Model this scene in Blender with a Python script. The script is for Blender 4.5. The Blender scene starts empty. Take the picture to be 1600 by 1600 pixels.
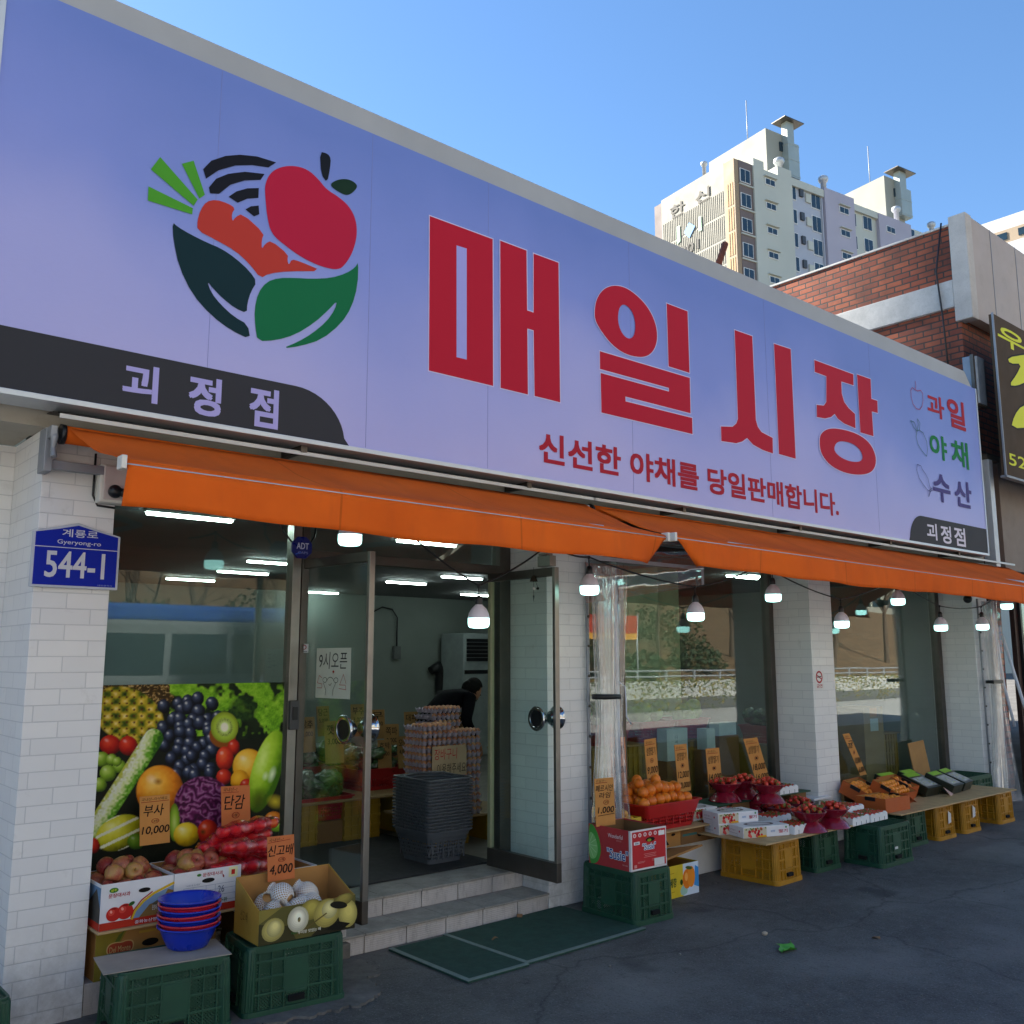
import bpy, bmesh, math, random
import numpy as np
from mathutils import Vector, Matrix, Euler, noise
from mathutils.geometry import tessellate_polygon
rad = math.radians
random.seed(7)
S = bpy.context.scene
COL = S.collection
# ------------------------------------------------------------------ camera, sky, sun, exposure
CAM_H = 1.72
FOC, PITCH, ROLL, YAW = 1469.2, 0.15572, -0.001145, 0.857
def _rot():
    X = np.array([math.sin(YAW), 0, math.cos(YAW)]); Y = np.array([-math.cos(YAW), 0, math.sin(YAW)]); Z = np.array([0, -1., 0])
    cp, sp, cr, sr = math.cos(PITCH), math.sin(PITCH), math.cos(ROLL), math.sin(ROLL)
    P = np.array([[1, 0, 0], [0, cp, sp], [0, -sp, cp]]); Q = np.array([[cr, -sr, 0], [sr, cr, 0], [0, 0, 1]])
    return Q @ P @ np.array([X, Y, Z]).T
CM = _rot()
cd = bpy.data.cameras.new('camera'); cam = bpy.data.objects.new('camera', cd); COL.objects.link(cam)
cd.sensor_width = 36; cd.lens = FOC / 1600 * 36; cd.clip_end = 3000; cd.clip_start = 0.05
mw = Matrix(((CM[0][0], -CM[1][0], -CM[2][0], 0), (CM[0][1], -CM[1][1], -CM[2][1], 0), (CM[0][2], -CM[1][2], -CM[2][2], CAM_H), (0, 0, 0, 1)))
cam.matrix_world = mw
S.camera = cam
SUN_EL, SUN_TH = 36, 106            # elevation, angle from +X towards +Y
sdir = Vector((math.cos(rad(SUN_TH)) * math.cos(rad(SUN_EL)), math.sin(rad(SUN_TH)) * math.cos(rad(SUN_EL)), math.sin(rad(SUN_EL))))
W = bpy.data.worlds.new("World"); S.world = W; W.use_nodes = True
wn = W.node_tree.nodes; wl = W.node_tree.links
sky = wn.new('ShaderNodeTexSky'); sky.sky_type = 'NISHITA'; sky.sun_disc = False
sky.sun_elevation = rad(SUN_EL); sky.sun_rotation = math.atan2(sdir.x, sdir.y)
sky.air_density = 1.0; sky.dust_density = 0.15; sky.ozone_density = 3.0; sky.altitude = 50
hs = wn.new('ShaderNodeHueSaturation'); hs.inputs['Saturation'].default_value = 1.12; wl.new(sky.outputs[0], hs.inputs['Color']); wl.new(hs.outputs[0], wn['Background'].inputs[0]); wn['Background'].inputs[1].default_value = 0.06
ld = bpy.data.lights.new('sun', 'SUN'); ld.energy = 5.0; ld.angle = rad(0.5); ld.color = (1, .93, .82)
lo = bpy.data.objects.new('sun', ld); COL.objects.link(lo); lo.rotation_euler = sdir.to_track_quat('Z', 'Y').to_euler()
S.view_settings.view_transform = 'Standard'; S.view_settings.look = 'None'; S.view_settings.gamma = 1
S.view_settings.exposure = 2.08
S.render.engine = 'CYCLES'; S.cycles.use_denoising = True; S.cycles.max_bounces = 8; S.cycles.transparent_max_bounces = 24
S.cycles.sample_clamp_indirect = 6

# ------------------------------------------------------------------ picture helpers: where a line of sight meets a real plane
def ray(px, py):
    d = CM.T @ np.array([(px - 800) / FOC, (py - 800) / FOC, 1.]); return Vector(d)
CO = Vector((0, 0, CAM_H))
def gz(px, py, z=0.): d = ray(px, py); return CO + d * ((z - CAM_H) / d.z)
def gy(px, py, y): d = ray(px, py); return CO + d * (y / d.y)
def gx(px, py, x): d = ray(px, py); return CO + d * (x / d.x)
def proj(p):
    q = CM @ np.array([p[0], p[1], p[2] - CAM_H]); return 800 + FOC * q[0] / q[2], 800 + FOC * q[1] / q[2]

# ------------------------------------------------------------------ materials
def srgb(c):
    if isinstance(c, str):
        c = c.lstrip('#'); c = ''.join(x * 2 for x in c) if len(c) == 3 else c; c = [int(c[i:i + 2], 16) / 255 for i in (0, 2, 4)]
    return tuple(x / 12.92 if x <= .04045 else ((x + .055) / 1.055) ** 2.4 for x in c)
MATS = {}
class NT:
    def __init__(s, name):
        s.m = bpy.data.materials.new(name); s.m.use_nodes = True; s.t = s.m.node_tree; s.n = s.t.nodes; s.b = s.n['Principled BSDF']
        s.out = s.n['Material Output']
    def add(s, typ, inp=None, **kw):
        n = s.n.new('ShaderNode' + typ)
        for k, v in kw.items(): setattr(n, k, v)
        for k, v in (inp or {}).items():
            if hasattr(v, 'is_linked') or isinstance(v, bpy.types.NodeSocket): s.t.links.new(v, n.inputs[k])
            else: n.inputs[k].default_value = v
        return n
    def link(s, a, b): s.t.links.new(a, b)
    def coord(s, k='Object'): return s.add('TexCoord').outputs[k]
    def uv(s): return s.add('TexCoord').outputs['UV']
    def mix(s, f, a, b, blend='MIX'):
        n = s.add('Mix', data_type='RGBA', blend_type=blend)
        for i, v in ((0, f), (6, a), (7, b)):
            if isinstance(v, bpy.types.NodeSocket): s.link(v, n.inputs[i])
            else: n.inputs[i].default_value = (*v, 1) if i and len(v) == 3 else v
        return n.outputs[2]
    def math(s, op, a, b=0., c=0.):
        n = s.add('Math', operation=op)
        for i, v in enumerate((a, b, c)):
            if isinstance(v, bpy.types.NodeSocket): s.link(v, n.inputs[i])
            else: n.inputs[i].default_value = v
        return n.outputs[0]
    def noise(s, scale, detail=4, vec=None, rough=.55):
        return s.add('TexNoise', {'Scale': scale, 'Detail': detail, 'Roughness': rough, 'Vector': vec or s.coord()}).outputs[0]
    def ramp(s, f, stops, interp='LINEAR'):
        n = s.add('ValToRGB', {'Fac': f}); n.color_ramp.interpolation = interp
        e = n.color_ramp.elements
        while len(e) < len(stops): e.new(.5)
        for q, (p, c) in zip(e, stops): q.position = p; q.color = (*c, 1) if len(c) == 3 else c
        return n.outputs[0]
    def bump(s, h, strength=.3, dist=.01):
        n = s.add('Bump', {'Height': h, 'Strength': strength, 'Distance': dist}); s.link(n.outputs[0], s.b.inputs['Normal'])
    def set(s, **kw):
        nm = dict(col='Base Color', rough='Roughness', metal='Metallic', spec='Specular IOR Level', alpha='Alpha', trans='Transmission Weight', coat='Coat Weight', sheen='Sheen Weight', sss='Subsurface Weight')
        for k, v in kw.items():
            i = s.b.inputs[nm[k]]
            if isinstance(v, bpy.types.NodeSocket): s.link(v, i)
            else: i.default_value = (*v, 1) if k == 'col' else v
        return s
def mat(name, col, rough=.6, metal=0., var=.12, scale=6., spec=.5, bump=0., bscale=60., coat=0., dirt=0., rnd=0.):
    """plain paint / plastic / card with the unevenness every real surface has"""
    if name in MATS: return MATS[name]
    k = NT(name); c = srgb(col) if isinstance(col, str) else col
    n1 = k.noise(scale, 5)
    lo_ = tuple(x * (1 - var) for x in c); hi = tuple(min(1, x * (1 + var)) for x in c)
    o = k.ramp(n1, [(.3, lo_), (.7, hi)])
    if dirt:
        n2 = k.noise(scale * 2.3, 8, rough=.7)
        o = k.mix(k.ramp(n2, [(.52, (0, 0, 0)), (.75, (dirt,) * 3)]), o, tuple(x * .35 + .01 for x in c))
    if rnd:
        oi = k.add('ObjectInfo').outputs['Random']
        hsv = k.add('HueSaturation', {'Hue': k.math('MULTIPLY_ADD', oi, rnd * .12, .5 - rnd * .06), 'Value': k.math('MULTIPLY_ADD', oi, rnd, 1 - rnd * .5), 'Color': o}); o = hsv.outputs[0]
    k.set(col=o, metal=metal, spec=spec, coat=coat)
    k.set(rough=k.math('MULTIPLY_ADD', k.noise(scale * 3, 3), .25, rough - .12))
    if bump: k.bump(k.noise(bscale, 6), bump, .004)
    MATS[name] = k.m; return k.m
def emis(name, col, s):
    if name in MATS: return MATS[name]
    k = NT(name); k.set(col=(.8, .8, .8)); k.b.inputs['Emission Color'].default_value = (*col, 1); k.b.inputs['Emission Strength'].default_value = s
    MATS[name] = k.m; return k.m
def glass(name, tint=(.86, .93, .9), refl=1.0, dirt=.012):
    """a pane: thin clear glass, Fresnel mirror + tinted see-through"""
    if name in MATS: return MATS[name]
    k = NT(name); k.n.remove(k.b)
    tr = k.add('BsdfTransparent', {'Color': (*tint, 1)}); gl = k.add('BsdfGlossy', {'Color': (.95, .97, 1, 1), 'Roughness': .006})
    wob = k.noise(1.1, 2); bp = k.add('Bump', {'Height': wob, 'Strength': .02, 'Distance': .02}); k.link(bp.outputs[0], gl.inputs['Normal'])
    fr = k.add('Fresnel', {'IOR': k.math('MULTIPLY_ADD', k.add('NewGeometry').outputs['Backfacing'], 1 / 1.52 - 1.52, 1.52)}).outputs[0]
    m1 = k.add('MixShader', {0: k.math('MINIMUM', k.math('MULTIPLY', fr, 1.05 * refl), 1.), 1: tr.outputs[0], 2: gl.outputs[0]})
    df = k.add('BsdfDiffuse', {'Color': (.55, .58, .57, 1)})
    m2 = k.add('MixShader', {0: k.math('MULTIPLY', k.noise(3, 5), dirt), 1: m1.outputs[0], 2: df.outputs[0]})
    k.link(m2.outputs[0], k.out.inputs[0]); MATS[name] = k.m; return k.m
def ink():
    """printed or painted artwork: the colours are the print itself, held per vertex"""
    if 'print' in MATS: return MATS['print']
    k = NT('print'); a = k.add('VertexColor', layer_name='Col'); k.set(col=a.outputs[0], rough=.6, spec=.18); MATS['print'] = k.m; return k.m

# ------------------------------------------------------------------ mesh builder
class MB:
    def __init__(s): s.v = []; s.f = []; s.mi = []; s.sm = []; s.cols = None
    def face(s, idx, mi=0, sm=False): s.f.append(tuple(idx)); s.mi.append(mi); s.sm.append(sm)
    def addv(s, pts):
        b = len(s.v); s.v += [tuple(p) for p in pts]; return b
    def box(s, x0, x1, y0, y1, z0, z1, mi=0, M=None):
        p = [Vector((x, y, z)) for z in (z0, z1) for x, y in ((x0, y0), (x1, y0), (x1, y1), (x0, y1))]
        if M: p = [M @ q for q in p]
        b = s.addv(p)
        for f in ((0, 3, 2, 1), (4, 5, 6, 7), (0, 1, 5, 4), (1, 2, 6, 5), (2, 3, 7, 6), (3, 0, 4, 7)): s.face([b + i for i in f], mi)
        return s
    def prism(s, pts, z0, z1, M=None, mi=0, taper=1.):
        """polygon in xy extruded z0..z1"""
        n = len(pts); cx = sum(p[0] for p in pts) / n; cy = sum(p[1] for p in pts) / n
        ar = sum(pts[i][0] * pts[(i + 1) % n][1] - pts[(i + 1) % n][0] * pts[i][1] for i in range(n))
        if ar < 0: pts = pts[::-1]
        lo_ = [Vector((x, y, z0)) for x, y in pts]; hi = [Vector((cx + (x - cx) * taper, cy + (y - cy) * taper, z1)) for x, y in pts]
        if M: lo_ = [M @ q for q in lo_]; hi = [M @ q for q in hi]
        b = s.addv(lo_ + hi)
        tri = tessellate_polygon([[Vector((x, y, 0)) for x, y in pts]])
        for t in tri:
            a, c, d = [pts[i] for i in t]
            if (c[0] - a[0]) * (d[1] - a[1]) - (c[1] - a[1]) * (d[0] - a[0]) < 0: t = t[::-1]
            s.face([b + n + i for i in t], mi); s.face([b + i for i in reversed(t)], mi)
        for i in range(n): j = (i + 1) % n; s.face((b + i, b + j, b + n + j, b + n + i), mi)
        return s
    def lathe(s, prof, n=20, M=None, mi=0, sm=True, cap=True):
        b = len(s.v); m = len(prof)
        for r, z in prof:
            for i in range(n):
                a = 2 * math.pi * i / n; p = Vector((r * math.cos(a), r * math.sin(a), z)); s.v.append(tuple(M @ p if M else p))
        for k in range(m - 1):
            q = mi[k] if isinstance(mi, (list, tuple)) else mi
            for i in range(n):
                j = (i + 1) % n; s.face((b + k * n + i, b + k * n + j, b + (k + 1) * n + j, b + (k + 1) * n + i), q, sm)
        if cap:
            s.face([b + i for i in reversed(range(n))], mi[0] if isinstance(mi, (list, tuple)) else mi); s.face([b + (m - 1) * n + i for i in range(n)], mi[-1] if isinstance(mi, (list, tuple)) else mi)
        return s
    def tube(s, pts, r, n=8, mi=0, cap=True):
        pts = [Vector(p) for p in pts]; b = len(s.v); N = len(pts); up = None
        for k, p in enumerate(pts):
            t = (pts[min(k + 1, N - 1)] - pts[max(k - 1, 0)]).normalized()
            if up is None: up = t.orthogonal().normalized()
            else: up = (up - t * up.dot(t)); up = up.normalized() if up.length > 1e-6 else t.orthogonal().normalized()
            w = t.cross(up); rr = r[k] if isinstance(r, (list, tuple)) else r
            for i in range(n):
                a = 2 * math.pi * i / n; s.v.append(tuple(p + (up * math.cos(a) + w * math.sin(a)) * rr))
        for k in range(N - 1):
            for i in range(n): j = (i + 1) % n; s.face((b + k * n + i, b + k * n + j, b + (k + 1) * n + j, b + (k + 1) * n + i), mi, True)
        if cap: s.face([b + i for i in reversed(range(n))], mi); s.face([b + (N - 1) * n + i for i in range(n)], mi)
        return s
    def ball(s, c, r, nu=16, nv=10, mi=0, fn=None, M=None):
        b = len(s.v); r = (r, r, r) if not isinstance(r, (tuple, list)) else r
        for k in range(nv + 1):
            th = math.pi * k / nv
            for i in range(nu):
                a = 2 * math.pi * i / nu; d = Vector((math.sin(th) * math.cos(a), math.sin(th) * math.sin(a), math.cos(th)))
                q = fn(d) if fn else 1.; p = Vector((d.x * r[0] * q, d.y * r[1] * q, d.z * r[2] * q))
                if M: p = M @ p
                s.v.append(tuple(Vector(c) + p))
        for k in range(nv):
            for i in range(nu):
                j = (i + 1) % nu; s.face((b + k * nu + i, b + (k + 1) * nu + i, b + (k + 1) * nu + j, b + k * nu + j), mi, True)
        return s
    def grid(s, fn, nu, nv, mi=0, sm=True):
        b = len(s.v)
        for j in range(nv + 1):
            for i in range(nu + 1): s.v.append(tuple(fn(i / nu, j / nv)))
        for j in range(nv):
            for i in range(nu): q = b + j * (nu + 1) + i; s.face((q, q + 1, q + nu + 2, q + nu + 1), mi, sm)
        return s
    def mesh(s, name, mats):
        me = bpy.data.meshes.new(name); me.from_pydata(s.v, [], s.f)
        for m in (mats if isinstance(mats, (list, tuple)) else [mats]): me.materials.append(m)
        me.polygons.foreach_set('material_index', s.mi); me.polygons.foreach_set('use_smooth', s.sm)
        uv = me.uv_layers.new(name='UVMap'); nl = len(me.loops)
        co = np.array(s.v, dtype=float).reshape(-1, 3); li = np.empty(nl, int); me.loops.foreach_get('vertex_index', li)
        me.update(); nrm = np.empty(len(me.polygons) * 3); me.polygons.foreach_get('normal', nrm); nrm = np.abs(nrm.reshape(-1, 3))
        lt = np.empty(len(me.polygons), int); me.polygons.foreach_get('loop_total', lt); pn = np.repeat(nrm, lt, axis=0); c = co[li]
        ax = np.argmax(pn, axis=1); u = np.where(ax == 0, c[:, 1], c[:, 0]); v = np.where(ax == 2, c[:, 1], c[:, 2])
        uv.data.foreach_set('uv', np.stack([u, v], 1).ravel())
        if s.cols is not None:
            at = me.color_attributes.new('Col', 'FLOAT_COLOR', 'POINT'); at.data.foreach_set('color', np.asarray(s.cols, dtype=np.float32).ravel())
        me.validate(); return me
    def build(s, name, mats, parent=None, bev=0., loc=None, rot=None):
        o = bpy.data.objects.new(name, s.mesh(name, mats)); COL.objects.link(o)
        if parent: o.parent = parent
        if loc is not None: o.location = loc
        if rot is not None: o.rotation_euler = rot
        if bev:
            m = o.modifiers.new('edge', 'BEVEL'); m.width = bev; m.segments = 2; m.limit_method = 'ANGLE'; m.angle_limit = rad(40)
        return o
def tag(o, label=None, cat=None, group=None, kind=None):
    for k, v in (('label', label), ('category', cat), ('group', group), ('kind', kind)):
        if v: o[k] = v
    return o
def thing(name, label, cat, loc=(0, 0, 0), rz=0., group=None):
    o = bpy.data.objects.new(name, None); COL.objects.link(o); o.location = loc; o.rotation_euler = (0, 0, rz); o.empty_display_size = .1
    return tag(o, label, cat, group)
def dup(o, loc=None, rot=None, label=None, group=None, parent=None):
    c = o.copy(); COL.objects.link(c)
    if parent: c.parent = parent
    if loc is not None: c.location = loc
    if rot is not None: c.rotation_euler = rot
    if label: c['label'] = label
    if group: c['group'] = group
    for ch in list(o.children):
        dup(ch, parent=c)
    return c

# ------------------------------------------------------------------ flat artwork on real surfaces
class Frame:
    """a flat face: origin, right axis u, up axis v, outward normal n"""
    def __init__(s, o, u, v): s.o = Vector(o); s.u = Vector(u).normalized(); s.v = Vector(v).normalized(); s.n = s.u.cross(s.v)
    def at(s, x, y, d=0.): return s.o + s.u * x + s.v * y + s.n * d
    def px(s, px, py):
        d = ray(px, py); t = (s.o - CO).dot(s.n) / d.dot(s.n); q = CO + d * t - s.o; return q.dot(s.u), q.dot(s.v)
def smooth(pts, k=2):
    for _ in range(k):
        q = []
        for i in range(len(pts)):
            a, b = pts[i], pts[(i + 1) % len(pts)]
            q += [(a[0] * .75 + b[0] * .25, a[1] * .75 + b[1] * .25), (a[0] * .25 + b[0] * .75, a[1] * .25 + b[1] * .75)]
        pts = q
    return pts
def ell(cx, cy, rx, ry, rot=0., n=20):
    c, s_ = math.cos(rot), math.sin(rot)
    return [(cx + rx * math.cos(a) * c - ry * math.sin(a) * s_, cy + rx * math.cos(a) * s_ + ry * math.sin(a) * c) for a in [2 * math.pi * i / n for i in range(n)]]
def rect(x0, y0, x1, y1): return [(x0, y0), (x1, y0), (x1, y1), (x0, y1)]
def stroke(pts, w):
    out = []
    for i in range(len(pts) - 1):
        a, b = Vector(pts[i]), Vector(pts[i + 1]); t = (b - a).normalized(); q = Vector((-t.y, t.x)) * w / 2; e = t * w * .3
        out.append([tuple(a - e - q), tuple(b + e - q), tuple(b + e + q), tuple(a - e + q)])
    return out
class Art:
    """coloured shapes stacked fractions of a millimetre proud of a face, one mesh"""
    def __init__(s, fr, d0=.0008, step=.00012): s.fr = fr; s.d = d0; s.step = step; s.v = []; s.f = []; s.c = []
    def poly(s, loops, col):
        """loops: one outline or [outline, hole, ...]"""
        if not isinstance(loops[0][0], (tuple, list, Vector)): loops = [loops]
        c = srgb(col) if isinstance(col, str) else col
        flat = [p for l in loops for p in l]; b = len(s.v)
        tri = tessellate_polygon([[Vector((p[0], p[1], 0)) for p in l] for l in loops])
        s.v += [tuple(s.fr.at(p[0], p[1], s.d)) for p in flat]; s.c += [(*c, 1)] * len(flat)
        for t in tri:
            a, q, r = [flat[i] for i in t]
            if (q[0] - a[0]) * (r[1] - a[1]) - (q[1] - a[1]) * (r[0] - a[0]) < 0: t = t[::-1]
            s.f.append([b + i for i in t])
        s.d += s.step; return s
    def strokes(s, pts, w, col):
        for q in stroke(pts, w): s.poly(q, col)
        return s
    def text(s, body, x0, y0, x1, y1, col, bold=0., fit=True, shear=0.):
        v, f = glyphs(body, 0., shear)
        if not v: return s
        c = srgb(col) if isinstance(col, str) else col
        ax = [p[0] for p in v]; ay = [p[1] for p in v]; mx, Mx, my, My = min(ax), max(ax), min(ay), max(ay)
        sx = (x1 - x0) / (Mx - mx); sy = (y1 - y0) / (My - my)
        sh = bold * .45 * min(sx, sy)
        for ox, oy in (((-sh, -sh), (sh, -sh), (-sh, sh), (sh, sh), (0, 0)) if bold > .012 else ((0, 0),)):      # heavy letters: overprinted strokes
            kx, ky = (1 - 2 * sh / max(1e-6, x1 - x0), 1 - 2 * sh / max(1e-6, y1 - y0)); cx, cy = (x0 + x1) / 2, (y0 + y1) / 2
            b = len(s.v); s.v += [tuple(s.fr.at(cx + (x0 + (p[0] - mx) * sx - cx) * kx + ox, cy + (y0 + (p[1] - my) * sy - cy) * ky + oy, s.d)) for p in v]; s.c += [(*c, 1)] * len(v)
            s.f += [[b + i for i in q] for q in f]; s.d += s.step
        return s
    def build(s, name, parent=None, mat_=None):
        m = MB(); m.v = s.v; m.f = [tuple(f) for f in s.f]; m.mi = [0] * len(s.f); m.sm = [False] * len(s.f); m.cols = s.c
        return m.build(name, mat_ or ink(), parent)
_G = {}
def glyphs(body, bold=0., shear=0.):
    key = (body, bold, shear)
    if key in _G: return _G[key]
    c = bpy.data.curves.new('t', 'FONT'); c.body = body; c.offset = bold; c.shear = shear; c.resolution_u = 3; c.fill_mode = 'FRONT'
    o = bpy.data.objects.new('t', c); COL.objects.link(o); dg = bpy.context.evaluated_depsgraph_get()
    me = bpy.data.meshes.new_from_object(o.evaluated_get(dg))
    v = [tuple(q.co) for q in me.vertices]; f = [list(p.vertices) if p.normal.z >= 0 else list(p.vertices)[::-1] for p in me.polygons]
    bpy.data.objects.remove(o); bpy.data.curves.remove(c); bpy.data.meshes.remove(me)
    _G[key] = (v, f); return v, f
# ================================================================== materials of the place
def m_brickpaint():
    k = NT('white_painted_brick'); uv = k.uv()
    b = k.add('TexBrick', {'Vector': uv, 'Color1': (.80, .80, .79, 1), 'Color2': (.74, .745, .745, 1), 'Mortar': (.60, .61, .62, 1), 'Scale': 1., 'Mortar Size': .0028, 'Mortar Smooth': .35, 'Brick Width': .235, 'Row Height': .079, 'Bias': -.1}, offset=.5)
    d = k.noise(7, 8, rough=.7); g = k.noise(2.2, 4)
    c = k.mix(k.ramp(d, [(.6, (0, 0, 0)), (.78, (.45,) * 3)]), b.outputs[0], (.42, .40, .37))
    c = k.mix(k.ramp(g, [(.35, (0, 0, 0)), (.75, (.18,) * 3)]), c, (.55, .57, .6))
    sz = k.add('SeparateXYZ', {0: k.coord()}).outputs[2]; low = k.math('MULTIPLY', k.math('SUBTRACT', 1., k.math('MINIMUM', k.math('DIVIDE', sz, .55), 1.)), k.ramp(k.noise(9, 8, rough=.75), [(.38, (0, 0, 0)), (.62, (.5,) * 3)]))
    c = k.mix(low, c, (.25, .235, .21))   # splash dirt kicked up from the pavement
    k.set(col=c, rough=.55)
    h = k.math('ADD', k.math('MULTIPLY', b.outputs[1], -1.), k.math('MULTIPLY', k.noise(28, 6), .22)); k.bump(h, .55, .006); return k.m
def m_redbrick():
    k = NT('old_red_brick'); uv = k.uv()
    b = k.add('TexBrick', {'Vector': uv, 'Color1': (.34, .09, .04, 1), 'Color2': (.20, .05, .028, 1), 'Mortar': (.045, .038, .035, 1), 'Scale': 1., 'Mortar Size': .011, 'Mortar Smooth': .2, 'Brick Width': .23, 'Row Height': .082, 'Bias': .1}, offset=.5)
    c = k.mix(k.ramp(k.noise(1.3, 6, rough=.65), [(.42, (0, 0, 0)), (.7, (.75,) * 3)]), b.outputs[0], (.05, .025, .02))
    c = k.mix(k.ramp(k.noise(9, 8, rough=.8), [(.68, (0, 0, 0)), (.8, (.5,) * 3)]), c, (.5, .47, .42))
    k.set(col=c, rough=.85); k.bump(k.math('ADD', k.math('MULTIPLY', b.outputs[1], -1.), k.math('MULTIPLY', k.noise(40, 5), .3)), .7, .01); return k.m
def m_asphalt():
    k = NT('worn_asphalt'); co = k.coord()
    fine = k.noise(75, 4, co, .8); mid = k.noise(11, 8, co, .75); big = k.noise(.9, 5, co, .6); v = k.add('TexVoronoi', {'Scale': 55., 'Vector': co}).outputs[0]
    c = k.ramp(big, [(.32, (.058, .055, .051)), (.5, (.098, .093, .085)), (.68, (.175, .167, .153))])
    c = k.mix(k.ramp(mid, [(.48, (0, 0, 0)), (.66, (.7,) * 3)]), c, (.135, .133, .13)); c = k.mix(k.ramp(mid, [(.30, (.7,) * 3), (.45, (0, 0, 0))]), c, (.016, .016, .018))
    c = k.mix(k.ramp(fine, [(.55, (0, 0, 0)), (.66, (.9,) * 3)]), c, (.22, .22, .215))
    c = k.mix(k.ramp(v, [(.08, (.5,) * 3), (.3, (0, 0, 0))]), c, (.014, .014, .016))
    c = k.mix(k.ramp(k.noise(3.1, 7, co, .75), [(.62, (0, 0, 0)), (.74, (.5,) * 3)]), c, (.12, .105, .085))
    wv = k.add('VectorMath', {0: co, 1: k.add('VectorMath', {0: k.add('TexNoise', {'Scale': 2.2, 'Detail': 5., 'Vector': co}).outputs[1], 1: (.5, .5, .5)}, operation='MULTIPLY').outputs[0]}, operation='ADD').outputs[0]
    cr = k.add('TexVoronoi', {'Scale': .42, 'Vector': wv}, feature='DISTANCE_TO_EDGE').outputs[0]; c = k.mix(k.ramp(cr, [(.0015, (.5,) * 3), (.006, (0, 0, 0))]), c, (.012, .012, .012))
    oil = k.noise(1.7, 3, co, .4); c = k.mix(k.ramp(oil, [(.66, (0, 0, 0)), (.74, (.6,) * 3)]), c, (.022, .022, .023))
    k.set(col=c, rough=k.math('MULTIPLY_ADD', mid, .3, .62)); k.bump(k.math('ADD', fine, k.math('MULTIPLY', v, .9)), .55, .006); return k.m
def m_concrete(name, c0, c1, s=3.):
    k = NT(name); n = k.noise(s, 9, rough=.7); f = k.noise(60, 5)
    c = k.ramp(n, [(.3, c0), (.7, c1)]); c = k.mix(k.ramp(f, [(.55, (0, 0, 0)), (.8, (.4,) * 3)]), c, tuple(x * .5 for x in c0))
    k.set(col=c, rough=.85); k.bump(k.math('ADD', f, k.math('MULTIPLY', n, 1.5)), .4, .005); return k.m
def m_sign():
    # printed sky with reflected sky painted in: deeper periwinkle on top, lilac clouds below
    k = NT('printed_sign_with_reflection'); co = k.coord(); sp = k.add('SeparateXYZ', {0: co}); z = k.math('DIVIDE', k.math('SUBTRACT', sp.outputs[2], 2.97), 2.05)
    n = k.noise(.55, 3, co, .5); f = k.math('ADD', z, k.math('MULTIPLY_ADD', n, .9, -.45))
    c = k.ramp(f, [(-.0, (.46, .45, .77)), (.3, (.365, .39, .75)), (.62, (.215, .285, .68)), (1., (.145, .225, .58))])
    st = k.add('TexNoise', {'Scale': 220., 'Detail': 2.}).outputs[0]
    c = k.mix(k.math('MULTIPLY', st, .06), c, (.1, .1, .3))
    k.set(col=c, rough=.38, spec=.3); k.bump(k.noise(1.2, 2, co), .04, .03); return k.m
def m_fabric(name, col, weave=900., rough=.85, trans=.25):
    k = NT(name); c = srgb(col); n = k.noise(2.2, 4); w = k.noise(weave, 2)
    fx = k.add('SeparateXYZ', {0: k.coord()}).outputs[0]; seam = k.math('LESS_THAN', k.math('PINGPONG', fx, .6), .006); st = k.noise(1.4, 7, k.add('Mapping', {'Vector': k.coord(), 'Scale': (3, 1, .5)}).outputs[0], .7)
    cc = k.ramp(n, [(.3, tuple(x * .84 for x in c)), (.7, tuple(min(1, x * 1.1) for x in c))]); cc = k.mix(k.ramp(st, [(.5, (0, 0, 0)), (.75, (.35,) * 3)]), cc, tuple(x * .5 + .02 for x in c)); cc = k.mix(k.math('MULTIPLY', seam, .45), cc, tuple(x * .4 for x in c))
    k.set(col=cc, rough=rough, spec=.25)
    k.bump(k.math('ADD', k.math('MULTIPLY', w, .25), k.math('MULTIPLY', k.noise(5, 4), 1.)), .3, .03)
    tl = k.add('BsdfTranslucent', {'Color': (*[x * .9 for x in c], 1)}); m = k.add('MixShader', {0: trans, 1: k.b.outputs[0], 2: tl.outputs[0]})
    k.link(m.outputs[0], k.out.inputs[0]); return k.m
def m_tile():
    k = NT('ribbed_step_tile'); uv = k.uv(); co = k.coord()
    n = k.noise(5, 8, co, .7); st = k.noise(38, 6, k.add('Mapping', {'Vector': co, 'Scale': (1, 1, .25)}).outputs[0], .7)
    c = k.ramp(n, [(.3, (.40, .37, .35)), (.7, (.56, .53, .51))]); c = k.mix(k.ramp(st, [(.5, (0, 0, 0)), (.75, (.6,) * 3)]), c, (.20, .18, .17))
    k.set(col=c, rough=.5); k.bump(k.add('TexWave', {'Vector': co, 'Scale': 26., 'Distortion': 3.}, bands_direction='Z').outputs[0], .25, .004); return k.m
M_BRK = m_brickpaint(); M_RED = m_redbrick(); M_ASP = m_asphalt(); M_TILE = m_tile()
M_CONC = m_concrete('pale_concrete', (.36, .36, .35), (.55, .55, .53)); M_DUST = m_concrete('dusty_concrete', (.07, .066, .06), (.20, .185, .165), 7.)
M_TREAD = m_concrete('worn_step_tread', (.20, .19, .17), (.38, .36, .33), 6.)
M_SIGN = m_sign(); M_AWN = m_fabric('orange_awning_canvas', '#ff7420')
M_STEEL = mat('brushed_steel', '#8f8b84', .34, .85, .1, 9); M_STEELD = mat('dark_anodised_aluminium', '#5b5650', .4, .7, .12, 7); M_FRAMEG = mat('yellowed_door_stile', '#9a9c7c', .45, .3, .1)
M_CHROME = mat('chrome', '#b9bcc0', .12, 1., .04); M_WHITE = mat('white_paint', '#dcdcda', .5, var=.06, dirt=.15); M_OFFW = mat('off_white_plastic', '#d8d6cd', .45, var=.05)
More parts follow.
